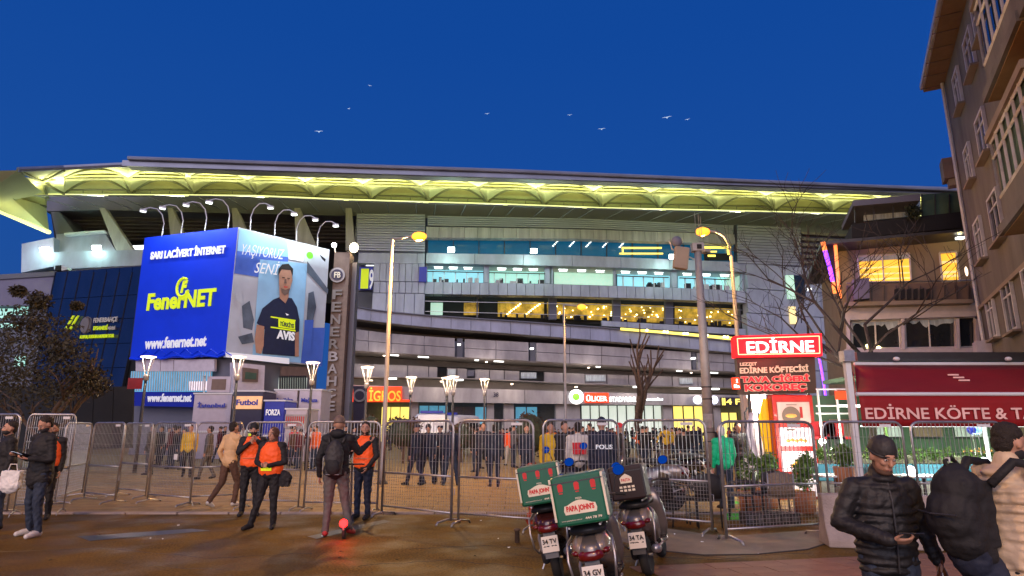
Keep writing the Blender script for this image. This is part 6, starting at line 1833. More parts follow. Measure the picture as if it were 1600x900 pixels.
mp('passer by with yellow scarf behind the second oblique barrier', 291, 23, 200, 1.76, top='yellowcloth', legs='blackcloth', J=walkJ)
mp('hooded passer by in dark blue between the oblique barriers', 247, 30, 150, 1.75, top='navycloth', legs='navycloth')
mp('passer by in red jacket behind the man with the backpack', 457, 30, 170, 1.75, top='redcloth', legs='blackcloth')
mp('passer by in white anorak behind the stewards', 376, 34, 190, 1.74, top='whitecloth', legs='blackcloth')

# ---- far crowd: low detail continuous figures, one object each
tops = [mat('crowd_black', (.012, .012, .015), .8), mat('crowd_navy', (.015, .02, .05), .8), mat('crowd_brown', (.07, .035, .02), .8), mat('crowd_grey', (.10, .10, .11), .8), mat('crowd_maroon', (.09, .01, .02), .8),
        mat('crowd_yellow', (.50, .32, .01), .8), mat('crowd_white', (.5, .48, .45), .8), mat('crowd_orange', (.7, .12, .02), .8)]
topn = ['black', 'navy', 'brown', 'grey', 'maroon', 'yellow', 'white', 'orange']
variants = []
holder = bpy.data.objects.new('h', None)
for i, (jd, nm_) in enumerate((({}, 'standing'), (walkJ, 'walking'), (wideJ, 'standing with feet apart'), (dict(eL=(-.27, .1, 1.2), wL=(-.1, .28, 1.25), eR=(.27, .1, 1.2), wR=(.1, .28, 1.25)), 'holding up a phone'))):
    J = skeleton(1.74, 0, **jd)
    pr = [('e', J['che'], (.19, .13, .23)), ('e', J['wai'], (.175, .125, .2)), ('e', J['pel'], (.18, .13, .14)), ('c', J['sL'], J['sR'], .075, .075)]; md = [0]*4
    for x in 'LR':
        pr += [('c', J['s'+x], J['e'+x], .07, .058), ('c', J['e'+x], J['w'+x], .056, .045)]; md += [0, 0]
        pr += [('c', J['h'+x], J['k'+x], .095, .07), ('c', J['k'+x], J['a'+x], .068, .05), ('c', J['a'+x]-Vector((0, 0, .03)), J['t'+x], .05, .045)]; md += [1, 1, 3]
        d_ = (J['w'+x]-J['e'+x]).normalized()
        pr += [('e', J['w'+x]+d_*.07, (.035, .04, .06))]; md += [2]
    pr += [('e', J['hed'], (.08, .095, .115)), ('c', J['nek'], J['hed'], .06, .055), ('e', J['hed']+Vector((0, -.02, .045)), (.092, .1, .09))]; md += [2, 2, 3]
    o = remesh('crowd_person', pr, .04, [tops[0], M['jeans'], M['skin'], M['hairdark']], None, 2, md)
    variants.append((o.data, nm_)); bpy.data.objects.remove(o)
rc = random.Random(99)
def crowd(n, u0, u1, Y0, Y1, where):
    for i in range(n):
        u = rc.uniform(u0, u1); Y = rc.uniform(Y0, Y1)
        me, nm_ = rc.choice(variants)
        o = bpy.data.objects.new('person', me); COL.objects.link(o)
        o.location = gp(u, Y); s_ = rc.uniform(.93, 1.06); o.scale = (s_, s_, s_); o.rotation_euler = (0, 0, rc.uniform(0, 2*PI))
        c = rc.choice([0, 0, 0, 0, 1, 1, 2, 2, 3, 4, 4, 0, 5, 6, 7]) if rc.random() < .8 else 0
        o.material_slots[0].link = 'OBJECT'; o.material_slots[0].material = tops[c]
        tag(o, 'distant fan in %s jacket %s %s' % (topn[c], nm_, where), 'person', 'distant crowd %s' % where)
crowd(62, 880, 1065, 50, 74, 'before the white lit shop front')
crowd(30, 1050, 1150, 45, 70, 'before the yellow lit shops')
crowd(16, 1150, 1240, 40, 60, 'behind the neon sign post')
crowd(26, 560, 880, 45, 74, 'around the police van and bushes')
crowd(14, 740, 1000, 24, 42, 'in the middle of the plaza')
crowd(26, 225, 560, 26, 36, 'between the kiosks and the barriers')
crowd(10, 990, 1110, 24, 40, 'behind the parked motorcycles')

# ================================================================== VEHICLES
def van(u, Y, label, yaw=0, w=2.0):
    p = gp(u, Y)
    t = thing('police_van', label, 'van', p, yaw)
    body = [(-2.4, 0, .95, 1.75, .9, 4), (-2.3, 0, 1.0, w, 1.1, 5), (-1.5, 0, 1.1, w, 1.35, 5), (-.9, 0, 1.45, w, 2.0, 5), (-.3, 0, 1.5, w, 2.1, 6), (2.4, 0, 1.5, w, 2.1, 6), (2.55, 0, 1.5, w*.94, 1.9, 6)]
    MB().loft(body, 24).build('body', M['white'], t, smooth=False, bevel=.02)
    MB().prism([(-.78, -1.60, 1.55), (.78, -1.60, 1.55), (.70, -.93, 2.2), (-.70, -.93, 2.2)], (0, -.04, .03)).build('windscreen', M['glass'], t)
    for s_ in (-1, 1):
        MB().box((s_*.72, -2.42, .95), (.34, .08, .2)).build('headlight', M['whitesign'], t, bevel=.02)
        MB().box((s_*1.12, -1.15, 1.55), (.1, .14, .3)).build('wing_mirror', M['dsteel'], t)
        for y in (-1.6, 1.6):
            wh = MB().lathe([(.2, -.1), (.34, -.1), (.35, 0), (.34, .1), (.2, .1)], (s_*.9, y, .35), 18, axis=(1, 0, 0)).build('wheel', M['rubber'], t)
            MB().lathe([(.19, -.11), (.19, .11)], (s_*.9, y, .35), 14, axis=(1, 0, 0)).build('rim', M['steel'], wh)
        MB().box((s_*(w/2+.003), .6, 1.75), (.02, 2.8, .6)).build('side_window', M['glass'], t)
    MB().box((0, -2.46, .6), (w*.9, .1, .22)).build('bumper', M['dsteel'], t, bevel=.03)
    MB().box((0, -2.45, .98), (.9, .05, .16)).build('grille', M['dsteel'], t)
    MB().box((0, -.6, 2.6), (1.3, .3, .14)).build('light_bar', M['kioskblue'], t, bevel=.03)
    return t
van(673, 38, 'white police van with dark windscreen facing the camera between two bushes', R(6))
van(704, 42, 'second white van parked behind the police van, partly hidden by the bush', R(-20))

def scooter(label, loc, yaw, lean, style, group='delivery scooters parked in front of the barriers', plate=('34 GV', ''), box='green', scale=1.0):
    """rider faces +y; rear wheel contact at the origin"""
    t = thing('scooter', label, 'scooter', loc, yaw, group)
    t.rotation_euler = (0, lean, yaw); t.scale = (scale,)*3
    B = M[style]; D = M['darkbody']
    def wheel(y, r=.235, wdt=.055):
        wh = MB().lathe([(r-.055, -wdt*.8), (r-.02, -wdt), (r, -wdt*.45), (r+.003, 0), (r, wdt*.45), (r-.02, wdt), (r-.055, wdt*.8)], (0, y, r), 28, axis=(1, 0, 0)).build('wheel', M['rubber'], t, smooth=True)
        MB().lathe([(.03, -wdt*.7), (r-.055, -wdt*.75), (r-.055, wdt*.75), (.03, wdt*.7)], (0, y, r), 20, axis=(1, 0, 0)).build('rim', M['steel'], wh)
        MB().lathe([(.02, -.09), (.02, .09)], (0, y, r), 8, axis=(1, 0, 0)).build('axle', M['steel'], wh)
    wheel(0); wheel(1.26)
    # rear cowl
    MB().loft([(-.34, 0, .66, .10, .10, 2.4), (-.30, 0, .66, .20, .17, 2.4), (-.20, 0, .66, .30, .25, 2.6), (.0, 0, .64, .37, .32, 2.8), (.25, 0, .60, .38, .38, 3), (.48, 0, .52, .34, .40, 3), (.60, 0, .45, .28, .34, 3)], 20).build('rear_cowl', B, t, smooth=True)
    for s_ in (-1, 1):
        MB().ell((s_*.095, -.06, .685), (.098, .24, .125), 18, 10).build('cowl_side_panel', M['tanbody'] if style == 'silver' else B, t, smooth=True)
    MB().loft([(-.355, 0, .625, .10, .07, 3), (-.325, 0, .63, .23, .10, 3), (-.27, 0, .63, .28, .09, 3)], 16).build('tail_light', M['lens'], t, smooth=True)
    for s_ in (-1, 1):
        MB().ell((s_*.145, -.24, .655), (.045, .06, .03), 10, 6).build('indicator', M['lens'] if style == 'maroon' else M['shoporange'] if False else M['lens'], t, smooth=True)
        MB().tube([(s_*.17, -.12, .80), (s_*.22, -.22, .74), (s_*.225, -.30, .60), (s_*.20, -.30, .42), (s_*.19, -.05, .33), (s_*.20, .25, .33)], .013, 8).build('crash_bar', M['steel'], t, smooth=True)
    MB().loft([(-.22, 0, .84, .36, .06, 4), (.05, 0, .86, .36, .09, 3), (.35, 0, .86, .34, .12, 3), (.62, 0, .82, .26, .10, 3), (.70, 0, .80, .14, .05, 3)], 16).build('seat', M['seatvinyl'], t, smooth=True)
    # mudguard, plate holder, plate
    MB().prism([(-.07, -.30, .60), (.07, -.30, .60), (.08, -.37, .30), (-.08, -.37, .30)], (0, .02, 0)).build('plate_holder', M['dsteel'], t)
    pl_ = MB().box((0, -.375, .46), (.20, .008, .18), rx=-.18).build('number_plate', M['plate'], t)
    for i, s__ in enumerate(plate):
        if s__: text(s__, M['plateink'], pl_, (-.085, -.386+.012*i, .465-.075*i), (.17, 0, 0), (0, -.01, .055), (0, -.003, 0), bold=.02)
    g = []
    for i in range(9):
        a = R(20+i*15); g.append((-.0, -.285*math.cos(a), .235+.285*math.sin(a)))
    mb = MB(); mb.loft([(0, 0, 0, .13, .02, 3), (.01, 0, 0, .13, .02, 3)], 8)
    vs = []; fs = []
    for i, q in enumerate(g):
        for x in (-.075, .075): vs.append((x, q[1], q[2]))
    for i in range(len(g)-1): fs.append((2*i, 2*i+1, 2*i+3, 2*i+2))
    mg = MB(); mg.add(vs, fs); o = mg.build('mudguard', D, t); so = o.modifiers.new('s', 'SOLIDIFY'); so.thickness = .008
    # engine and exhaust
    MB().loft([(-.10, -.11, .28, .10, .16, 3), (.1, -.12, .30, .14, .22, 3), (.40, -.10, .33, .14, .22, 3), (.5, -.05, .33, .1, .16, 3)], 14).build('engine_case', M['dsteel'], t, smooth=True)
    MB().tube([(.12, .45, .24), (.15, .15, .26), (.17, -.02, .30), (.18, -.28, .34)], [.02, .03, .052, .048], 12).build('exhaust', M['steel'], t, smooth=True)
    MB().tube([(-.14, -.05, .3), (-.16, -.02, .5), (-.12, .0, .62)], .022, 8).build('shock_absorber', M['steel'], t)
    # footboard and front shield
    MB().loft([(.50, 0, .30, .30, .12, 4), (.98, 0, .27, .34, .07, 4), (1.06, 0, .32, .30, .10, 4)], 14).build('footboard', D, t)
    sh = MB().loft([(0, 0, 0, .30, .10, 3), (.18, 0, 0, .40, .09, 3), (.45, 0, 0, .40, .09, 3), (.68, 0, 0, .26, .10, 3)], 16)
    sh.v = [(x, 1.06+z-(y*.28), .28+y) for x, y, z in sh.v]
    sh.build('front_shield', B, t, smooth=True)
    MB().loft([(.98, 0, .44, .10, .06, 3), (1.10, 0, .52, .14, .12, 3), (1.30, 0, .52, .14, .12, 3), (1.50, 0, .42, .10, .06, 3)], 12).build('front_mudguard', B, t, smooth=True)
    for s_ in (-1, 1):
        MB().tube([(s_*.07, 1.26, .235), (s_*.06, 1.05, .62)], .018, 8).build('fork_leg', M['steel'], t)
    MB().tube([(0, 1.05, .6), (0, .90, .98)], .03, 8).build('steering_column', M['dsteel'], t)
    MB().tube([(-.34, .80, 1.04), (-.2, .86, 1.06), (0, .90, 1.02), (.2, .86, 1.06), (.34, .80, 1.04)], .014, 8).build('handlebar', M['dsteel'], t)
    MB().loft([(.82, 0, 1.02, .16, .08, 3), (.92, 0, 1.03, .30, .13, 3), (1.02, 0, 1.0, .2, .12, 3)], 14).build('handlebar_cowl', B, t, smooth=True)
    for s_ in (-1, 1):
        MB().tube([(s_*.36, .79, 1.04), (s_*.25, .83, 1.055)], .019, 8).build('grip', M['rubber'], t)
        MB().tube([(s_*.22, .87, 1.06), (s_*.27, .84, 1.22), (s_*.31, .83, 1.27)], .008, 6).build('mirror_stem', M['dsteel'], t)
        mr = MB().lathe([(.01, -.03), (.065, -.01), (.07, .004)], (s_*.33, .82, 1.30), 20, axis=(0, -1, .62)).build('mirror', D, t, smooth=True)
        MB().lathe([(.0, .0045), (.064, .0048), (.064, .007), (0, .0072)], (s_*.33, .82, 1.30), 20, axis=(0, -1, .62)).build('mirror_glass', M['mirror_sky'], mr)
    MB().tube([(-.12, .55, .28), (-.26, .5, .02), (-.30, .47, .0)], .012, 6).build('side_stand', M['steel'], t)
    if not box: return t
    # luggage rack and delivery box
    for s_ in (-1, 1):
        MB().tube([(s_*.14, .15, .84), (s_*.15, -.05, .90), (s_*.15, -.36, .90)], .011, 6).build('rack_bar', M['steel'], t)
    bxm = M['boxgreen'] if box == 'green' else M['boxbrown']
    w_, d_, h_ = (.50, .48, .46) if box == 'green' else (.42, .42, .40)
    zc = .92+h_/2; yc = -.16
    bo = MB().box((0, yc, zc), (w_, d_, h_)).build('delivery_box', bxm, t, bevel=.025)
    yf = yc-d_/2
    MB().box((0, yc, zc+h_/2-.06), (w_+.012, d_+.012, .012)).build('lid_seam', M['dsteel'], bo)
    for s_ in (-1, 1):
        MB().box((s_*(w_/2+.002), yc-d_*.5+.012, zc+.02), (.022, .03, h_*.86)).build('edge_strip', M['creamprint'] if box == 'green' else M['dsteel'], bo, bevel=.004)
    MB().box((w_/2+.004, yc-.1, zc+.12), (.02, .03, .08)).build('lid_latch', M['steel'], bo)
    if box == 'green':
        for x in (-.16, 0, .16):
            MB().prism([(x-.022, yf-.001, zc+.09), (x+.022, yf-.001, zc+.09), (x+.026, yf-.001, zc+.15), (x, yf-.001, zc+.175), (x-.026, yf-.001, zc+.15)], (0, -.004, 0)).build('red_emblem', M['redprint'], bo)
            MB().box((x, yf-.003, zc+.075), (.034, .004, .010)).build('red_emblem_base', M['redprint'], bo)
        n = 18
        outl = [(-.15, zc-.125), (.15, zc-.125), (.16, zc-.09), (.15, zc-.045)]+[(.12-.24*i/8, zc-.040+.038*math.sin(PI*i/8)) for i in range(9)]+[(-.15, zc-.045), (-.16, zc-.09)]
        MB().prism([(x, yf-.001, z) for x, z in outl], (0, -.004, 0)).build('logo_plaque', M['creamprint'], bo)
        text('PAPA JOHN\u2019S', M['redprint'], bo, (-.135, yf-.006, zc-.112), (.27, 0, 0), (0, 0, .066), (0, -.003, 0), bold=.05)
        text('PIZZA', M['creamprint'], bo, (-.03, yf-.003, zc+.006), (.06, 0, 0), (0, 0, .016), (0, -.003, 0))
        text('www.papajohns.com.tr', M['creamprint'], bo, (-.20, yf-.003, zc-.185), (.20, 0, 0), (0, 0, .014), (0, -.003, 0), bold=.01)
        text('444 78 79', M['creamprint'], bo, (.03, yf-.003, zc-.185), (.16, 0, 0), (0, 0, .022), (0, -.003, 0), bold=.03)
    else:
        outl = [(-.07, zc+.0), (.07, zc+.0), (.075, zc+.06), (.045, zc+.085), (0, zc+.11), (-.045, zc+.085), (-.075, zc+.06)]
        MB().prism([(x, yf-.001, z) for x, z in outl], (0, -.004, 0)).build('logo_plaque', M['creamprint'], bo)
        text('PASTA', M['redprint'], bo, (-.055, yf-.006, zc+.02), (.11, 0, 0), (0, 0, .035), (0, -.003, 0))
        for i in range(4):
            for j in range(2):
                MB().box((-.075+.05*i, yf-.004, zc-.045-.04*j), (.034, .005, .025)).build('logo_tile', M['creamprint'], bo)
    return t
def sc_at(u, Y, z=0):
    return gp(u, Y)
scooter('silver delivery scooter with large green pizza box, nearest one, number plate starting 34 GV', sc_at(948, 6.05), R(-13), R(-10), 'silver', plate=('34 GV', '194'), scale=.9)
scooter('maroon delivery scooter with green pizza box, behind and left of the nearest one', sc_at(874, 7.6), R(-8), R(-10), 'maroon', plate=('34 TV', '87 52'), scale=.9)
scooter('silver and black scooter with dark brown delivery box, right one of the three', sc_at(1014, 7.75), R(-20), R(-9), 'silver', plate=('34 TA', '724'), box='brown', scale=.92)
# motorcycles parked behind the barrier
scooter('silver motorcycle parked sideways behind the barrier beside the wicker chairs', gp(1050, 13.6), R(75), R(6), 'silver', group='motorcycles parked behind the barriers', plate=('', ''), box=None, scale=1.12)
scooter('black motorcycle parked behind the brown box scooter', gp(1003, 14.6), R(68), R(-6), 'darkbody', group='motorcycles parked behind the barriers', plate=('', ''), box=None, scale=1.1)
scooter('dark scooter parked farther back beside the white mast', gp(1090, 17.5), R(60), R(-6), 'darkbody', group='motorcycles parked behind the barriers', plate=('', ''), box=None, scale=1.1)
scooter('dark scooter with windshield behind the left green box', gp(890, 10.6), R(-10), R(-6), 'darkbody', plate=('', ''), box=None, group='motorcycles parked behind the barriers')
t = thing('bollard', 'short rusty steel bollard on the asphalt left of the nearest scooter', 'bollard', G(808, 848))
MB().lathe([(.035, 0), (.035, .16), (.05, .165), (.05, .19), (.02, .2)], n=12).build('post', M['bark'], t, smooth=True)
t = thing('orange_bundle', 'orange red rounded tarpaulin bundle behind the left green delivery box', 'tarpaulin', gp(836, 11.2))
remesh('tarpaulin', [('e', (0, 0, .86), (.20, .15, .20)), ('e', (.02, 0, .5), (.15, .14, .3)), ('e', (0, 0, .16), (.15, .15, .16))], .03, mat('tarpaulin_orange', (.40, .05, .01), .6, bump=.6, scale=4), t, 3)

# ================================================================== NEON SIGN AND TOTEM
SG = PL((at(1216, 600, 16).x, 16), (1, -.04))
def neon_sign():
    p = at(1216, 620, 16)
    t = thing('neon_sign', 'glowing red box sign reading EDİRNE above a dark board with cream and red lettering', 'neon sign', (p.x, 16, 0))
    q = lambda pts, off, th, n, m: SG.poly(MB(), pts, off, th).build(n, M[m], t, world=True)
    q([(1148, 525), (1284, 521), (1285, 556), (1150, 558)], .25, .35, 'sign_box', 'neonred')
    P = [SG.P(*c, .28) for c in ((1152, 529), (1280, 525), (1281, 552), (1154, 554))]
    for i in range(4):
        MB().tube([P[i], P[(i+1) % 4]], .012, 6).build('neon_tube', M['neonedge'], t, world=True)
    text_px('EDİRNE', M['neonwhite'], t, SG, 1167, 552, 1272, 550, 24, .27, bold=.012)
    q([(1151, 559), (1273, 557), (1276, 614), (1156, 617)], .1, .2, 'dark_board', 'signboard')
    text_px('LEZZET', M['signcream'], t, SG, 1156, 572, 1182, 571, 5, .12, bold=.03)
    text_px('EDİRNE KÖFTECİSİ', M['signcream'], t, SG, 1156, 584, 1263, 581, 12, .12, bold=.03)
    text_px('TAVA CİĞERİ', M['signcream'], t, SG, 1157, 598.5, 1265, 596.5, 13, .11, bold=.09)
    text_px('TAVA CİĞERİ', M['signred'], t, SG, 1158, 598, 1264, 596, 12, .14, bold=.03)
    text_px('KOKOREÇ', M['signcream'], t, SG, 1163, 614.5, 1261, 612.5, 14, .11, bold=.09)
    text_px('KOKOREÇ', M['signred'], t, SG, 1164, 614, 1260, 612, 13, .14, bold=.03)
    for u in (1170, 1262):
        MB().tube([SG.P(u, 612, -.15), Vector((SG.P(u, 612, -.15).x, SG.P(u, 612, -.15).y, 0))], .05, 8).build('sign_post', M['dsteel'], t, world=True)
    light('sign_light', t, SG.P(1216, 545, .9)-t.location, 45, (1, .03, .03), .4)
    s2 = thing('small_sign', 'small glowing red side sign at the left edge of the dark board', 'sign', tuple(SG.P(1150, 600, .1)))
    SG.poly(MB(), [(1144, 590), (1155, 590), (1157, 608), (1146, 608)], .35, .1).build('sign_face', M['shopred'], s2, world=True)
    text_px('İ', M['neonwhite'], s2, SG, 1150, 598, 1152.5, 598, 6, .38)
    text_px('Ke', M['neonwhite'], s2, SG, 1147, 606, 1155, 606, 5, .38)
neon_sign()
def totem():
    p = at(1245, 700, 15.6)
    t = thing('picture_totem', 'red menu totem with four stacked lit food pictures below the neon sign', 'menu board', (p.x, 15.6, 0))
    pl = PL((p.x, 15.6), (1, -.04))
    x0, x1 = pl.P(1207, 640).x, pl.P(1272, 640).x
    z1 = pl.P(1240, 617).z
    MB().box(((x0+x1)/2, 15.75, z1/2), (x1-x0, .3, z1)).build('totem_body', M['totem'], t, world=True, bevel=.02)
    for k, (v0, v1, m_) in enumerate(((628, 661, 'litpic_dim'), (668, 697, 'litpic'), (705, 737, 'litpic'), (746, 776, 'litpic'))):
        z0_, z1_ = pl.P(1245, v1).z, pl.P(1245, v0).z
        fr = MB().box(((x0+x1)/2, 15.59, (z0_+z1_)/2), ((x1-x0)*.80, .04, z1_-z0_)).build('picture_panel', M[m_], t, world=True, bevel=.015)
        cx, cz = (x0+x1)/2, (z0_+z1_)/2
        w_, h_ = (x1-x0)*.8, z1_-z0_
        B_ = lambda mb, n, m: mb.build(n, M[m], fr, world=True)
        if k == 0:
            B_(MB().lathe([(.001, 0), (.2, 0), (.22, .008)], (cx-.08, 15.565, cz-.08), 20, axis=(0, -1, 0)), 'plate_print', 'brown').scale = (1, 1, 1)
            B_(MB().ell((cx-.08, 15.56, cz-.08), (.15, .01, .05)), 'food_print', 'food')
            B_(MB().box((cx+.17, 15.565, cz+.0), (.06, .01, .26)), 'bottle_print', 'dkred')
            B_(MB().box((cx-.05, 15.565, cz+h_*.36), (.25, .01, .015)), 'text_line_print', 'brown')
        elif k == 1:
            for i in range(5):
                B_(MB().ell((cx-.2+.1*i, 15.562, cz-h_*.22+(.02 if i % 2 else 0)), (.055, .01, .04)), 'food_print', 'food')
            for i in range(6):
                B_(MB().box((cx-.22+.08*i, 15.565, cz+.05), (.02, .01, .12)), 'skewer_print', 'kiosk')
            B_(MB().box((cx-.12, 15.565, cz+h_*.38), (.2, .01, .04)), 'text_line_print', 'brown')
        elif k == 2:
            B_(MB().ell((cx-.03, 15.562, cz-h_*.2), (.17, .01, .06)), 'food_print', 'food')
            B_(MB().ell((cx-.03, 15.560, cz-h_*.12), (.11, .01, .05)), 'food_print', 'shoporange')
            B_(MB().box((cx+.2, 15.565, cz), (.09, .01, h_*.7)), 'price_strip_print', 'redprint')
        else:
            B_(MB().box((cx-.15, 15.565, cz-h_*.25), (.2, .01, .12)), 'food_print', 'bannery')
            B_(MB().ell((cx+.12, 15.562, cz), (.05, .01, .15)), 'figure_print', 'redprint')
    light('panel_light', t, Vector(((x0+x1)/2, 15.2, 1.1))-t.location, 26, (1, .85, .85), .3)
totem()
def feather_flags():
    for (u, w_, m_, lab, Y, z1, z0) in ((1207, .30, 'bannery', 'tall yellow and orange fabric banner draped beside the red totem', 15.9, 2.35, .75), (1183, .20, 'kiosk', 'slim white glowing banner on a dark pole left of the yellow one', 15.3, 2.0, .55)):
        b = gp(u, Y)
        t = thing('feather_banner', lab, 'banner', b)
        vs = []; fs = []; n = 14
        for i in range(n+1):
            z = z0+(z1-z0)*i/n
            wd = w_*(1 if i < n*.7 else 1-.5*(i/n-.7)/.3)
            for j in range(7):
                vs.append((-wd/2+wd*j/6+.04*math.sin(i*.5), .035*math.sin(j*1.7+i*.4), z))
        for i in range(n):
            for j in range(6):
                fs.append((i*7+j, i*7+j+1, i*7+j+8, i*7+j+7))
        mb = MB(); mb.add(vs, fs)
        o = mb.build('banner_cloth', M[m_], t, smooth=True); so = o.modifiers.new('s', 'SOLIDIFY'); so.thickness = .006
        MB().tube([(-w_/2-.03, 0, 0), (-w_/2-.03, 0, z1), (-w_/4, 0, z1+.12)], .02, 8).build('banner_pole', M['dsteel'], t)
        MB().box((-w_/2, 0, .03), (.5, .4, .06)).build('banner_base', M['dsteel'], t)
feather_flags()
t = thing('white_column', 'white lit entrance column with yellow neon edge behind the banners', 'column', gp(1190, 17.2))
MB().box((0, 0, 1.25), (.5, .3, 2.5)).build('column_body', M['offwhite'], t, bevel=.02)
MB().box((-.2, -.17, 1.25), (.05, .05, 2.3)).build('light_edge', M['gold'], t)
MB().ell((-.05, -.25, 2.65), (.09, .09, .09)).build('bulb', M['whitedot'], t)
light('bulb_light', t, (0, -.5, 2.4), 330, (1, .95, .8), .1)

# ================================================================== RESTAURANT UNDER THE AWNING
def awning():
    pa = at(1340, 616, 12); 
    t = thing('awning', 'wide dark red restaurant awning with EDİRNE KÖFTE lettering on its valance', 'awning', (pa.x, 12, 0))
    x0, x1 = pa.x, pa.x+6.5
    zf = at(1340, 616, 12).z; zv = at(1340, 664, 12).z; zb = at(1335, 570, 14.4).z
    sh = at(1335, 570, 14.4).x-x0
    n = 16
    mb = MB(); vs = []; fs = []
    for i in range(n+1):
        x = x0+(x1-x0)*i/n
        for j in range(7):
            f = j/6
            vs.append((x+sh*f, 12+2.4*f, zf+(zb-zf)*f-.05*math.sin(PI*f)))
    for i in range(n):
        for j in range(6): fs.append((i*7+j, i*7+j+7, i*7+j+8, i*7+j+1))
    mb.add(vs, fs); o = mb.build('awning_cloth', M['awning'], t, world=True, smooth=True); so = o.modifiers.new('s', 'SOLIDIFY'); so.thickness = .01
    mb = MB(); vs = []; fs = []
    for i in range(61):
        x = x0+(x1-x0)*i/60
        for j in range(5):
            f = j/4
            vs.append((x, 11.96+.010*math.sin(i*1.1)*f, zf-.03+(zv-zf+.0)*f))
    for i in range(60):
        for j in range(4): fs.append((i*5+j, i*5+j+5, i*5+j+6, i*5+j+1))
    mb.add(vs, fs); o = mb.build('valance', M['awning'], t, world=True, smooth=True); so = o.modifiers.new('s', 'SOLIDIFY'); so.thickness = .008
    MB().tube([(x0-.05, 11.95, zf), (x1, 11.95, zf)], .035, 8).build('front_bar', M['white'], t, world=True)
    MB().tube([(x0, 12.02, zv-.02), (x1, 12.02, zv-.02)], .014, 8).build('lower_light_bar', M['lightstrip'], t, world=True)
    MB().tube([(x0+sh, 14.4, zb+.02), (x1, 14.4, zb+.02)], .04, 8).build('rear_bar', M['white'], t, world=True)
    MB().box((x0+sh+.15+(x1-x0)/2, 14.7, zb+.2), (x1-x0, .35, .2)).build('awning_cassette', M['dsteel'], t, world=True)
    for x in (x0+sh+.9, x0+sh+3.4):
        MB().ell((x, 14.3, zb+.12), (.07, .07, .05)).build('bracket_lamp', M['white'], t, world=True)
    VP = PL((x0, 11.93), (1, 0))
    text_px('EDİRNE KÖFTE & TAVA', M['awningtxt'], t, VP, 1353, 655, 1655, 655, 24, .01, th=.008, bold=.015)
    # logo and small word on the upper cloth at right
    for i in range(3):
        MB().box((x0+2.75+.02*i, 13.05+.18*i, zf+.43*(zb-zf)+.07*i), (.22, .02, .03)).build('cloth_print', M['awningtxt'], t, world=True)
    P = at(1328, 566, 12.2)
    MB().box((x0-.11, 12.05, 1.45), (.10, .10, 2.9)).build('post', M['white'], t, world=True)
    MB().box((x0-.11, 12.02, 2.95), (.2, .2, .2)).build('post_cap', M['steel'], t, world=True)
    MB().prism([(x0-.04, 12, zf), (x0+sh-.04, 14.4, zb), (x0+sh-.04, 14.4, zb-.25), (x0-.04, 12, zv)], (-.01, 0, 0)).build('side_cloth', M['redcloth'], t, world=True)
    for x in (x0+1.35, x0+3.4, x0+5.4):
        MB().box((x, 13.6, 1.2), (.06, .06, 2.4)).build('rear_post', M['leafgreen'] if x < x0+2 else M['white'], t, world=True)
    # greenish white light of the tube under the awning
    area_light('light_tube_glow', t, Vector((x0+2.5, 12.9, 2.0))-t.location, 4.5, .1, 60, (.80, 1.0, .78), (0, .5, -1), (1, 0, 0))
    MB().box((x0+2.5, 12.9, 2.06), (4.5, .06, .05)).build('light_tube', M['lightstrip'], t, world=True)
    return x0, x1
ax0, ax1 = awning()
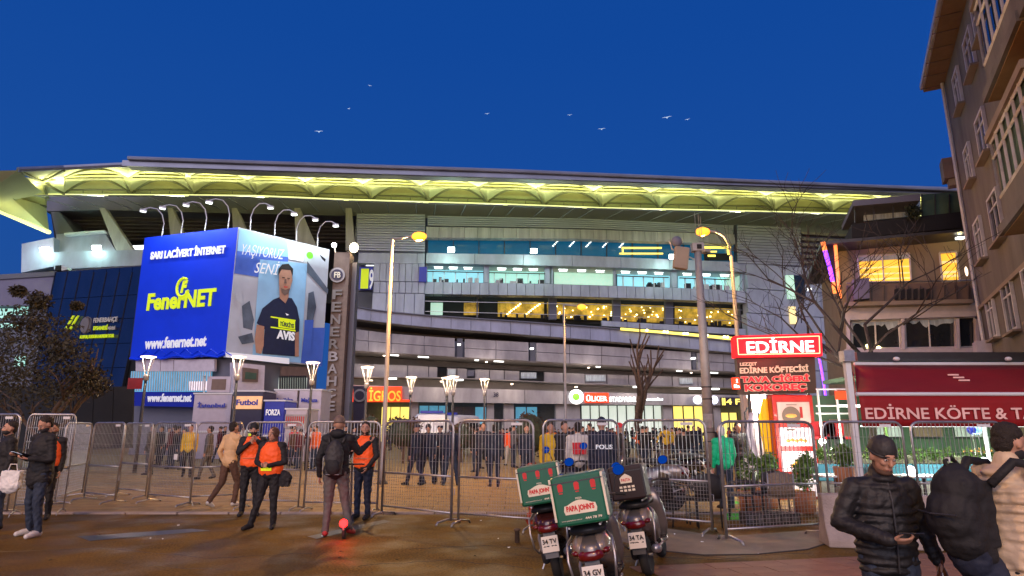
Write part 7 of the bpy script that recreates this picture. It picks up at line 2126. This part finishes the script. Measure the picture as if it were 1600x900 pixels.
def interior():
    t = thing('restaurant', 'green walled restaurant room with lit rear counter behind the red awning', 'restaurant', (ax0+2.5, 17, 0))
    MB().box((ax0+6.2, 17.5, 1.25), (9.5, .2, 2.5)).build('rear_wall', M['greenwall'], t, world=True)
    for i in range(22):
        MB().box((ax0+1.0+.39*i, 16.85, .80+random.uniform(-.01, .01)), (.36, .5, .34)).build('rubble_stone', M['stonewall'], t, world=True, bevel=.04)
    MB().box((ax0+5.6, 16.9, .32), (9.4, .45, .62)).build('low_wall', M['stonewall'], t, world=True)
    MB().box((ax0+5.2, 16.6, 2.2), (6.5, .1, .06)).build('light_tube', M['lightstrip'], t, world=True)
    for i in range(6):
        MB().box((ax0+2.4+1.1*i, 17.35, 1.65), (.75, .05, .45)).build('wall_picture', M['curtain'] if i % 2 else M['brown'], t, world=True)
    area_light('room_light', t, Vector((ax0+4.6, 16.0, 2.5))-t.location, 5.5, .3, 130, (.78, 1.0, .68), (0, -.2, -1), (1, 0, 0))
    MB().box((ax0+6.0, 16.0, 2.85), (8, 2.9, .1)).build('ceiling', M['greenwall'], t, world=True)
    # planters with plants along the front
    def plant(x, y, zb, r, h, seed, flower=0):
        mb = leaf_cloud([((x, y, zb+h*.5), (r, r, h*.5)), ((x+.08, y, zb+h*.6), (r*.7, r*.7, h*.5))], 260, .055, seed)
        return mb
    names = ['leftmost', 'second from the left', 'middle', 'second from the right', 'rightmost']
    for i in range(5):
        x = ax0+.55+1.05*i
        p = thing('planter', 'turquoise rectangular planter box with leafy plants under the awning, %s' % names[i], 'planter', (x, 14.2, 0), group='turquoise planters under the awning')
        MB().box((0, 0, .72), (.95, .3, .34)).build('planter_box', M['planter'], p, bevel=.015)
        MB().box((0, 0, .892), (.9, .25, .01)).build('soil', M['soil'], p)
        MB().box((0, 0, .27), (.85, .24, .54)).build('planter_stand', M['stonewall'], p)
        tag(leaf_cloud([((dx, 0, 1.08), (.2, .14, .18)) for dx in (-.3, 0, .3)], 800, .034, 60+i).build('plants', M['leafgreen'], p), kind='stuff')
        if i % 2:
            fl_ = leaf_cloud([((dx, 0, 1.15), (.2, .14, .1)) for dx in (-.3, 0, .3)], 40, .035, 70+i).build('blossoms', M['petal'] if i == 1 else M['food'], p); tag(fl_, kind='stuff')
    # potted conifer beside man in hat
    p = thing('potted_shrub', 'pale green round shrub in a terracotta pot left of the man with the dark beanie', 'potted plant', gp(1327, 12.6))
    MB().lathe([(.10, .55), (.17, .57), (.21, .92), (.19, .92), (.17, .85)], n=18).build('pot', M['terracotta'], p, smooth=True)
    MB().box((0, 0, .27), (.3, .3, .54)).build('pot_stand', M['stonewall'], p)
    tag(leaf_cloud([((0, 0, 1.12), (.22, .22, .25))], 700, .045, 81).build('foliage', M['leafgreen'], p), kind='stuff')
    # lamps
    for (u, v, Y, c, pw, r, lab) in ((1423, 735, 12.9, (.75, .88, 1.0), 60, .085, 'glaring bluish white globe lamp on a short post right of the man in the beanie'), (1537, 720, 13.4, (.85, 1.0, .95), 35, .07, 'bright white globe lamp between backpack and plants'),
                                 (1565, 708, 14.6, (1.0, .95, .6), 20, .06, 'small yellowish globe lamp at the right above the backpack'), (1285, 690, 14.6, (1.0, 1.0, .75), 35, .07, 'warm white globe lamp just right of the red picture totem')):
        q = at(u, v, Y)
        l = thing('globe_lamp', lab, 'lamp', (q.x, q.y, 0))
        MB().tube([(0, 0, 0), (0, 0, q.z-.08)], .02, 8).build('lamp_post', M['dsteel'], l)
        MB().ell((0, 0, q.z), (r, r, r), 16, 10).build('globe', mat('globe_%d' % u, c, emit=14, ecol=c), l, smooth=True)
        MB().lathe([(.035, q.z-.12), (.045, q.z-.06)], n=10).build('lamp_collar', M['steel'], l)
        light('globe_light', l, (0, -r-.05, q.z), pw*2.2, c, .06)
    # blue balloons
    for u, m_, lab in ((1518, 'kioskblue', 'dark blue balloon under the awning edge, left of a lighter one'), (1527, 'print_sky', 'light blue balloon under the awning edge')):
        q = at(u, 671, 13.2)
        l = thing('balloon', lab, 'balloon', q)
        MB().ell((0, 0, 0), (.085, .085, .10), 14, 10).build('balloon_skin', M[m_], l, smooth=True)
        MB().tube([(0, 0, -.1), (.01, 0, -.3), (0, 0, -.5)], .003, 4).build('string', M['white'], l)
    # tables
    for k, (u, Y, lab) in enumerate(((1310, 12.9, 'pale topped cafe table left of the potted shrub'), (1450, 12.7, 'pale topped cafe table under the glaring lamp'), (1560, 13.0, 'pale topped cafe table at the right edge behind the backpack'))):
        l = thing('cafe_table', lab, 'table', gp(u, Y))
        MB().box((0, 0, .74), (.8, .7, .035)).build('table_top', M['white'], l, bevel=.008)
        MB().tube([(0, 0, .03), (0, 0, .72)], .03, 10).build('pedestal', M['dsteel'], l)
        MB().box((0, 0, .02), (.45, .45, .03)).build('table_base', M['dsteel'], l)
    # greenhouse style glazed frame left of the awning
    g = thing('glazed_screen', 'white framed glazed screen with orange red panel between totem and awning', 'screen', gp(1300, 14.8))
    q = lambda u, v: at(u, v, 14.8)-g.location
    for u0, u1 in ((1277, 1285), (1306, 1318), (1327, 1340)):
        a, b = q(u0, 608), q(u0, 608); b = Vector((a.x, a.y, 0))
        MB().tube([a, b], .028, 6).build('frame_post', M['white'], g)
    for v in (608, 634, 646):
        MB().tube([q(1275, v), q(1330, v)], .022, 6).build('frame_rail', M['white'], g)
    MB().prism([q(1304, 611), q(1331, 611), q(1332, 624), (q(1305, 624))], (0, -.03, 0)).build('red_panel', M['shopred'], g)
    for i, u in enumerate((1290, 1302, 1316)):
        c = thing('red_chair_back', 'red chair cover seen through the white frame, %s' % ('left', 'middle', 'right')[i], 'chair', gp(u, 15.6), group='red covered chairs inside the restaurant')
        MB().loft([(-.04, 0, 1.62, .40, .36, 4), (.04, 0, 1.62, .38, .34, 4)], 16).build('backrest', M['redcloth'], c)
        MB().box((0, -.2, 1.42), (.42, .42, .06)).build('seat', M['redcloth'], c)
        for sx_ in (-.18, .18):
            for sy in (-.38, 0):
                MB().box((sx_, sy, .7), (.03, .03, 1.4)).build('leg', M['dsteel'], c)
interior()

def wicker_chair(label, loc, yaw, m, back=True, arms=True):
    t = thing('cafe_chair', label, 'chair', loc, yaw, 'cafe chairs behind the barrier')
    MB().box((0, 0, .45), (.46, .45, .05)).build('seat', M[m], t, bevel=.012)
    # backrest facing -y side up
    mb = MB(); vs = []; fs = []
    n = 10
    for i in range(n+1):
        a = -1+2*i/n
        x = .23*a; y = -.22-.05*(1-a*a)
        for z in (.47, .66, .88-.05*a*a):
            vs.append((x, y-(z-.47)*.12, z))
    for i in range(n):
        for j in range(2): fs.append((3*i+j, 3*i+j+3, 3*i+j+4, 3*i+j+1))
    mb.add(vs, fs); o = mb.build('backrest', M[m], t, smooth=True); so = o.modifiers.new('s', 'SOLIDIFY'); so.thickness = .022
    for sx_ in (-.2, .2):
        MB().tube([(sx_, .2, 0), (sx_*.97, .19, .45), (sx_*1.1, .18, .64), (sx_*1.18, 0, .68), (sx_*1.1, -.24, .66)] if arms else [(sx_, .2, 0), (sx_, .19, .45)], .014, 8).build('leg', M['steel'] if m == 'wicker' else M['dsteel'], t, smooth=True)
        MB().tube([(sx_, -.24, 0), (sx_, -.21, .45), (sx_*1.05, -.27, .86)], .014, 8).build('leg', M['steel'] if m == 'wicker' else M['dsteel'], t, smooth=True)
    MB().tube([(-.2, .2, .2), (.2, .2, .2)], .01, 6).build('stretcher', M['dsteel'], t)
    return t
wicker_chair('black framed chair seen from the side, leftmost of the cafe chairs', gp(1064, 11.6), R(-80), 'wickerblk')
wicker_chair('black wicker chair with its back to the camera, second from the left', gp(1102, 11.5), R(3), 'wickerblk')
wicker_chair('dark chair turned sideways beside the green shirt man', gp(1158, 12.3), R(70), 'dsteel')
wicker_chair('tan wicker armchair with its back to the camera before the picture totem', gp(1220, 11.9), R(-12), 'wicker')
wicker_chair('dark wicker armchair stacked close behind the planter with blossoms', gp(1192, 12.4), R(25), 'wickerblk')
for (u, Y, lab, sd, fm) in ((1172, 13.4, 'leafy pot plant with white blossoms behind the cafe chairs', 91, 'petal'), (1200, 14.0, 'tall dark green pot plant left of the picture totem', 92, None), (1258, 13.2, 'low green pot plant in front of the lowest lit picture', 93, None)):
    p = thing('potted_plant', lab, 'potted plant', gp(u, Y))
    MB().lathe([(.12, 0), (.19, .02), (.22, .42), (.20, .42), (.18, .36)], n=18).build('pot', M['terracotta'], p, smooth=True)
    tag(leaf_cloud([((0, 0, .75), (.26, .26, .38)), ((.1, 0, .9), (.2, .2, .3))], 1300, .042, sd).build('foliage', M['leafgreen'], p), kind='stuff')
    if fm: tag(leaf_cloud([((0, -.1, .85), (.24, .24, .3))], 90, .035, sd+5).build('blossoms', M[fm], p), kind='stuff')
t = thing('crate_bench', 'low dark crate bench with square openings behind the right barrier', 'bench', gp(1202, 11.75))
MB().box((0, 0, .10), (.95, .35, .2)).build('crate_body', M['wickerblk'], t, bevel=.01)
for i in range(6):
    MB().box((-.38+.15*i, -.18, .11), (.09, .02, .10)).build('crate_opening', M['greycloth'], t)
tag(MB().add([G(1135, 812, .018), G(1172, 812, .018), G(1168, 778, .018), G(1138, 778, .018)], [(0, 1, 2, 3)]).build('artificial_turf', mat('artificial_turf', (.06, .45, .03), .8, var=.3, scale=30, emit=.06), plaza))

# ---- concrete blocks in front of the barriers at the right
def blocks():
    for k, (u0, v0, u1, v1, lab) in enumerate(((1296, 856, 1476, 862, 'left concrete road block behind the man in the quilted jacket'), (1482, 862, 1690, 868, 'right concrete road block behind the person in the beige jacket'))):
        a, b = G(u0, v0), G(u1, v1); d = b-a; L = d.length
        t = thing('concrete_block', lab, 'road block', a, math.atan2(d.y, d.x))
        mb = MB()
        prof = [(-.28, 0), (-.28, .10), (-.16, .30), (-.11, .70), (.11, .70), (.16, .30), (.28, .10), (.28, 0)]
        mb.prism([(0, y+.28, z) for y, z in prof], (L, 0, 0))
        mb.build('block_body', M['cblock'], t, bevel=.02)
        for x in (.4, L-.4):
            MB().tube([(x-.06, .28, .70), (x-.05, .28, .76), (x+.05, .28, .76), (x+.06, .28, .70)], .012, 6).build('lifting_loop', M['steel'], t)
blocks()
# ---- gulls; the stadium light on them is a glow in the feather colour
for i, (u, v, s_, lab) in enumerate(((498, 206, 1.0, 'gull low at the left, largest wings spread, above the stadium roof'), (545, 170, .5, 'tiny gull left of centre, second highest'), (578, 134, .5, 'tiny gull, highest of all'), (761, 178, .6, 'small gull alone in the middle of the sky'),
                                  (890, 180, .6, 'small gull right of the middle, upper of two'), (940, 202, .9, 'gull right of the middle, lower of two'), (1042, 184, 1.1, 'bright gull at the right, left one of a pair'), (1074, 187, .6, 'smaller gull at the right, right one of a pair'))):
    p = at(u, v, 120)
    t = thing('gull', lab, 'bird', p, random.uniform(-.6, .6), 'gulls lit by the stadium')
    t.scale = (s_*1.1,)*3
    MB().loft([(-.35, 0, 0, .02, .02, 2), (-.15, 0, 0, .16, .14, 2), (.1, 0, .02, .18, .17, 2), (.3, 0, .03, .08, .09, 2), (.38, 0, .02, .02, .02, 2)], 10).build('gull_body', M['gull'], t, smooth=True)
    for sx_ in (-1, 1):
        MB().prism([(0, .12, .05), (sx_*.35, .16, .2), (sx_*.8, -.02, .12), (sx_*.35, -.02, .18), (0, -.12, .04)], (0, 0, .015)).build('wing', M['gull'], t)
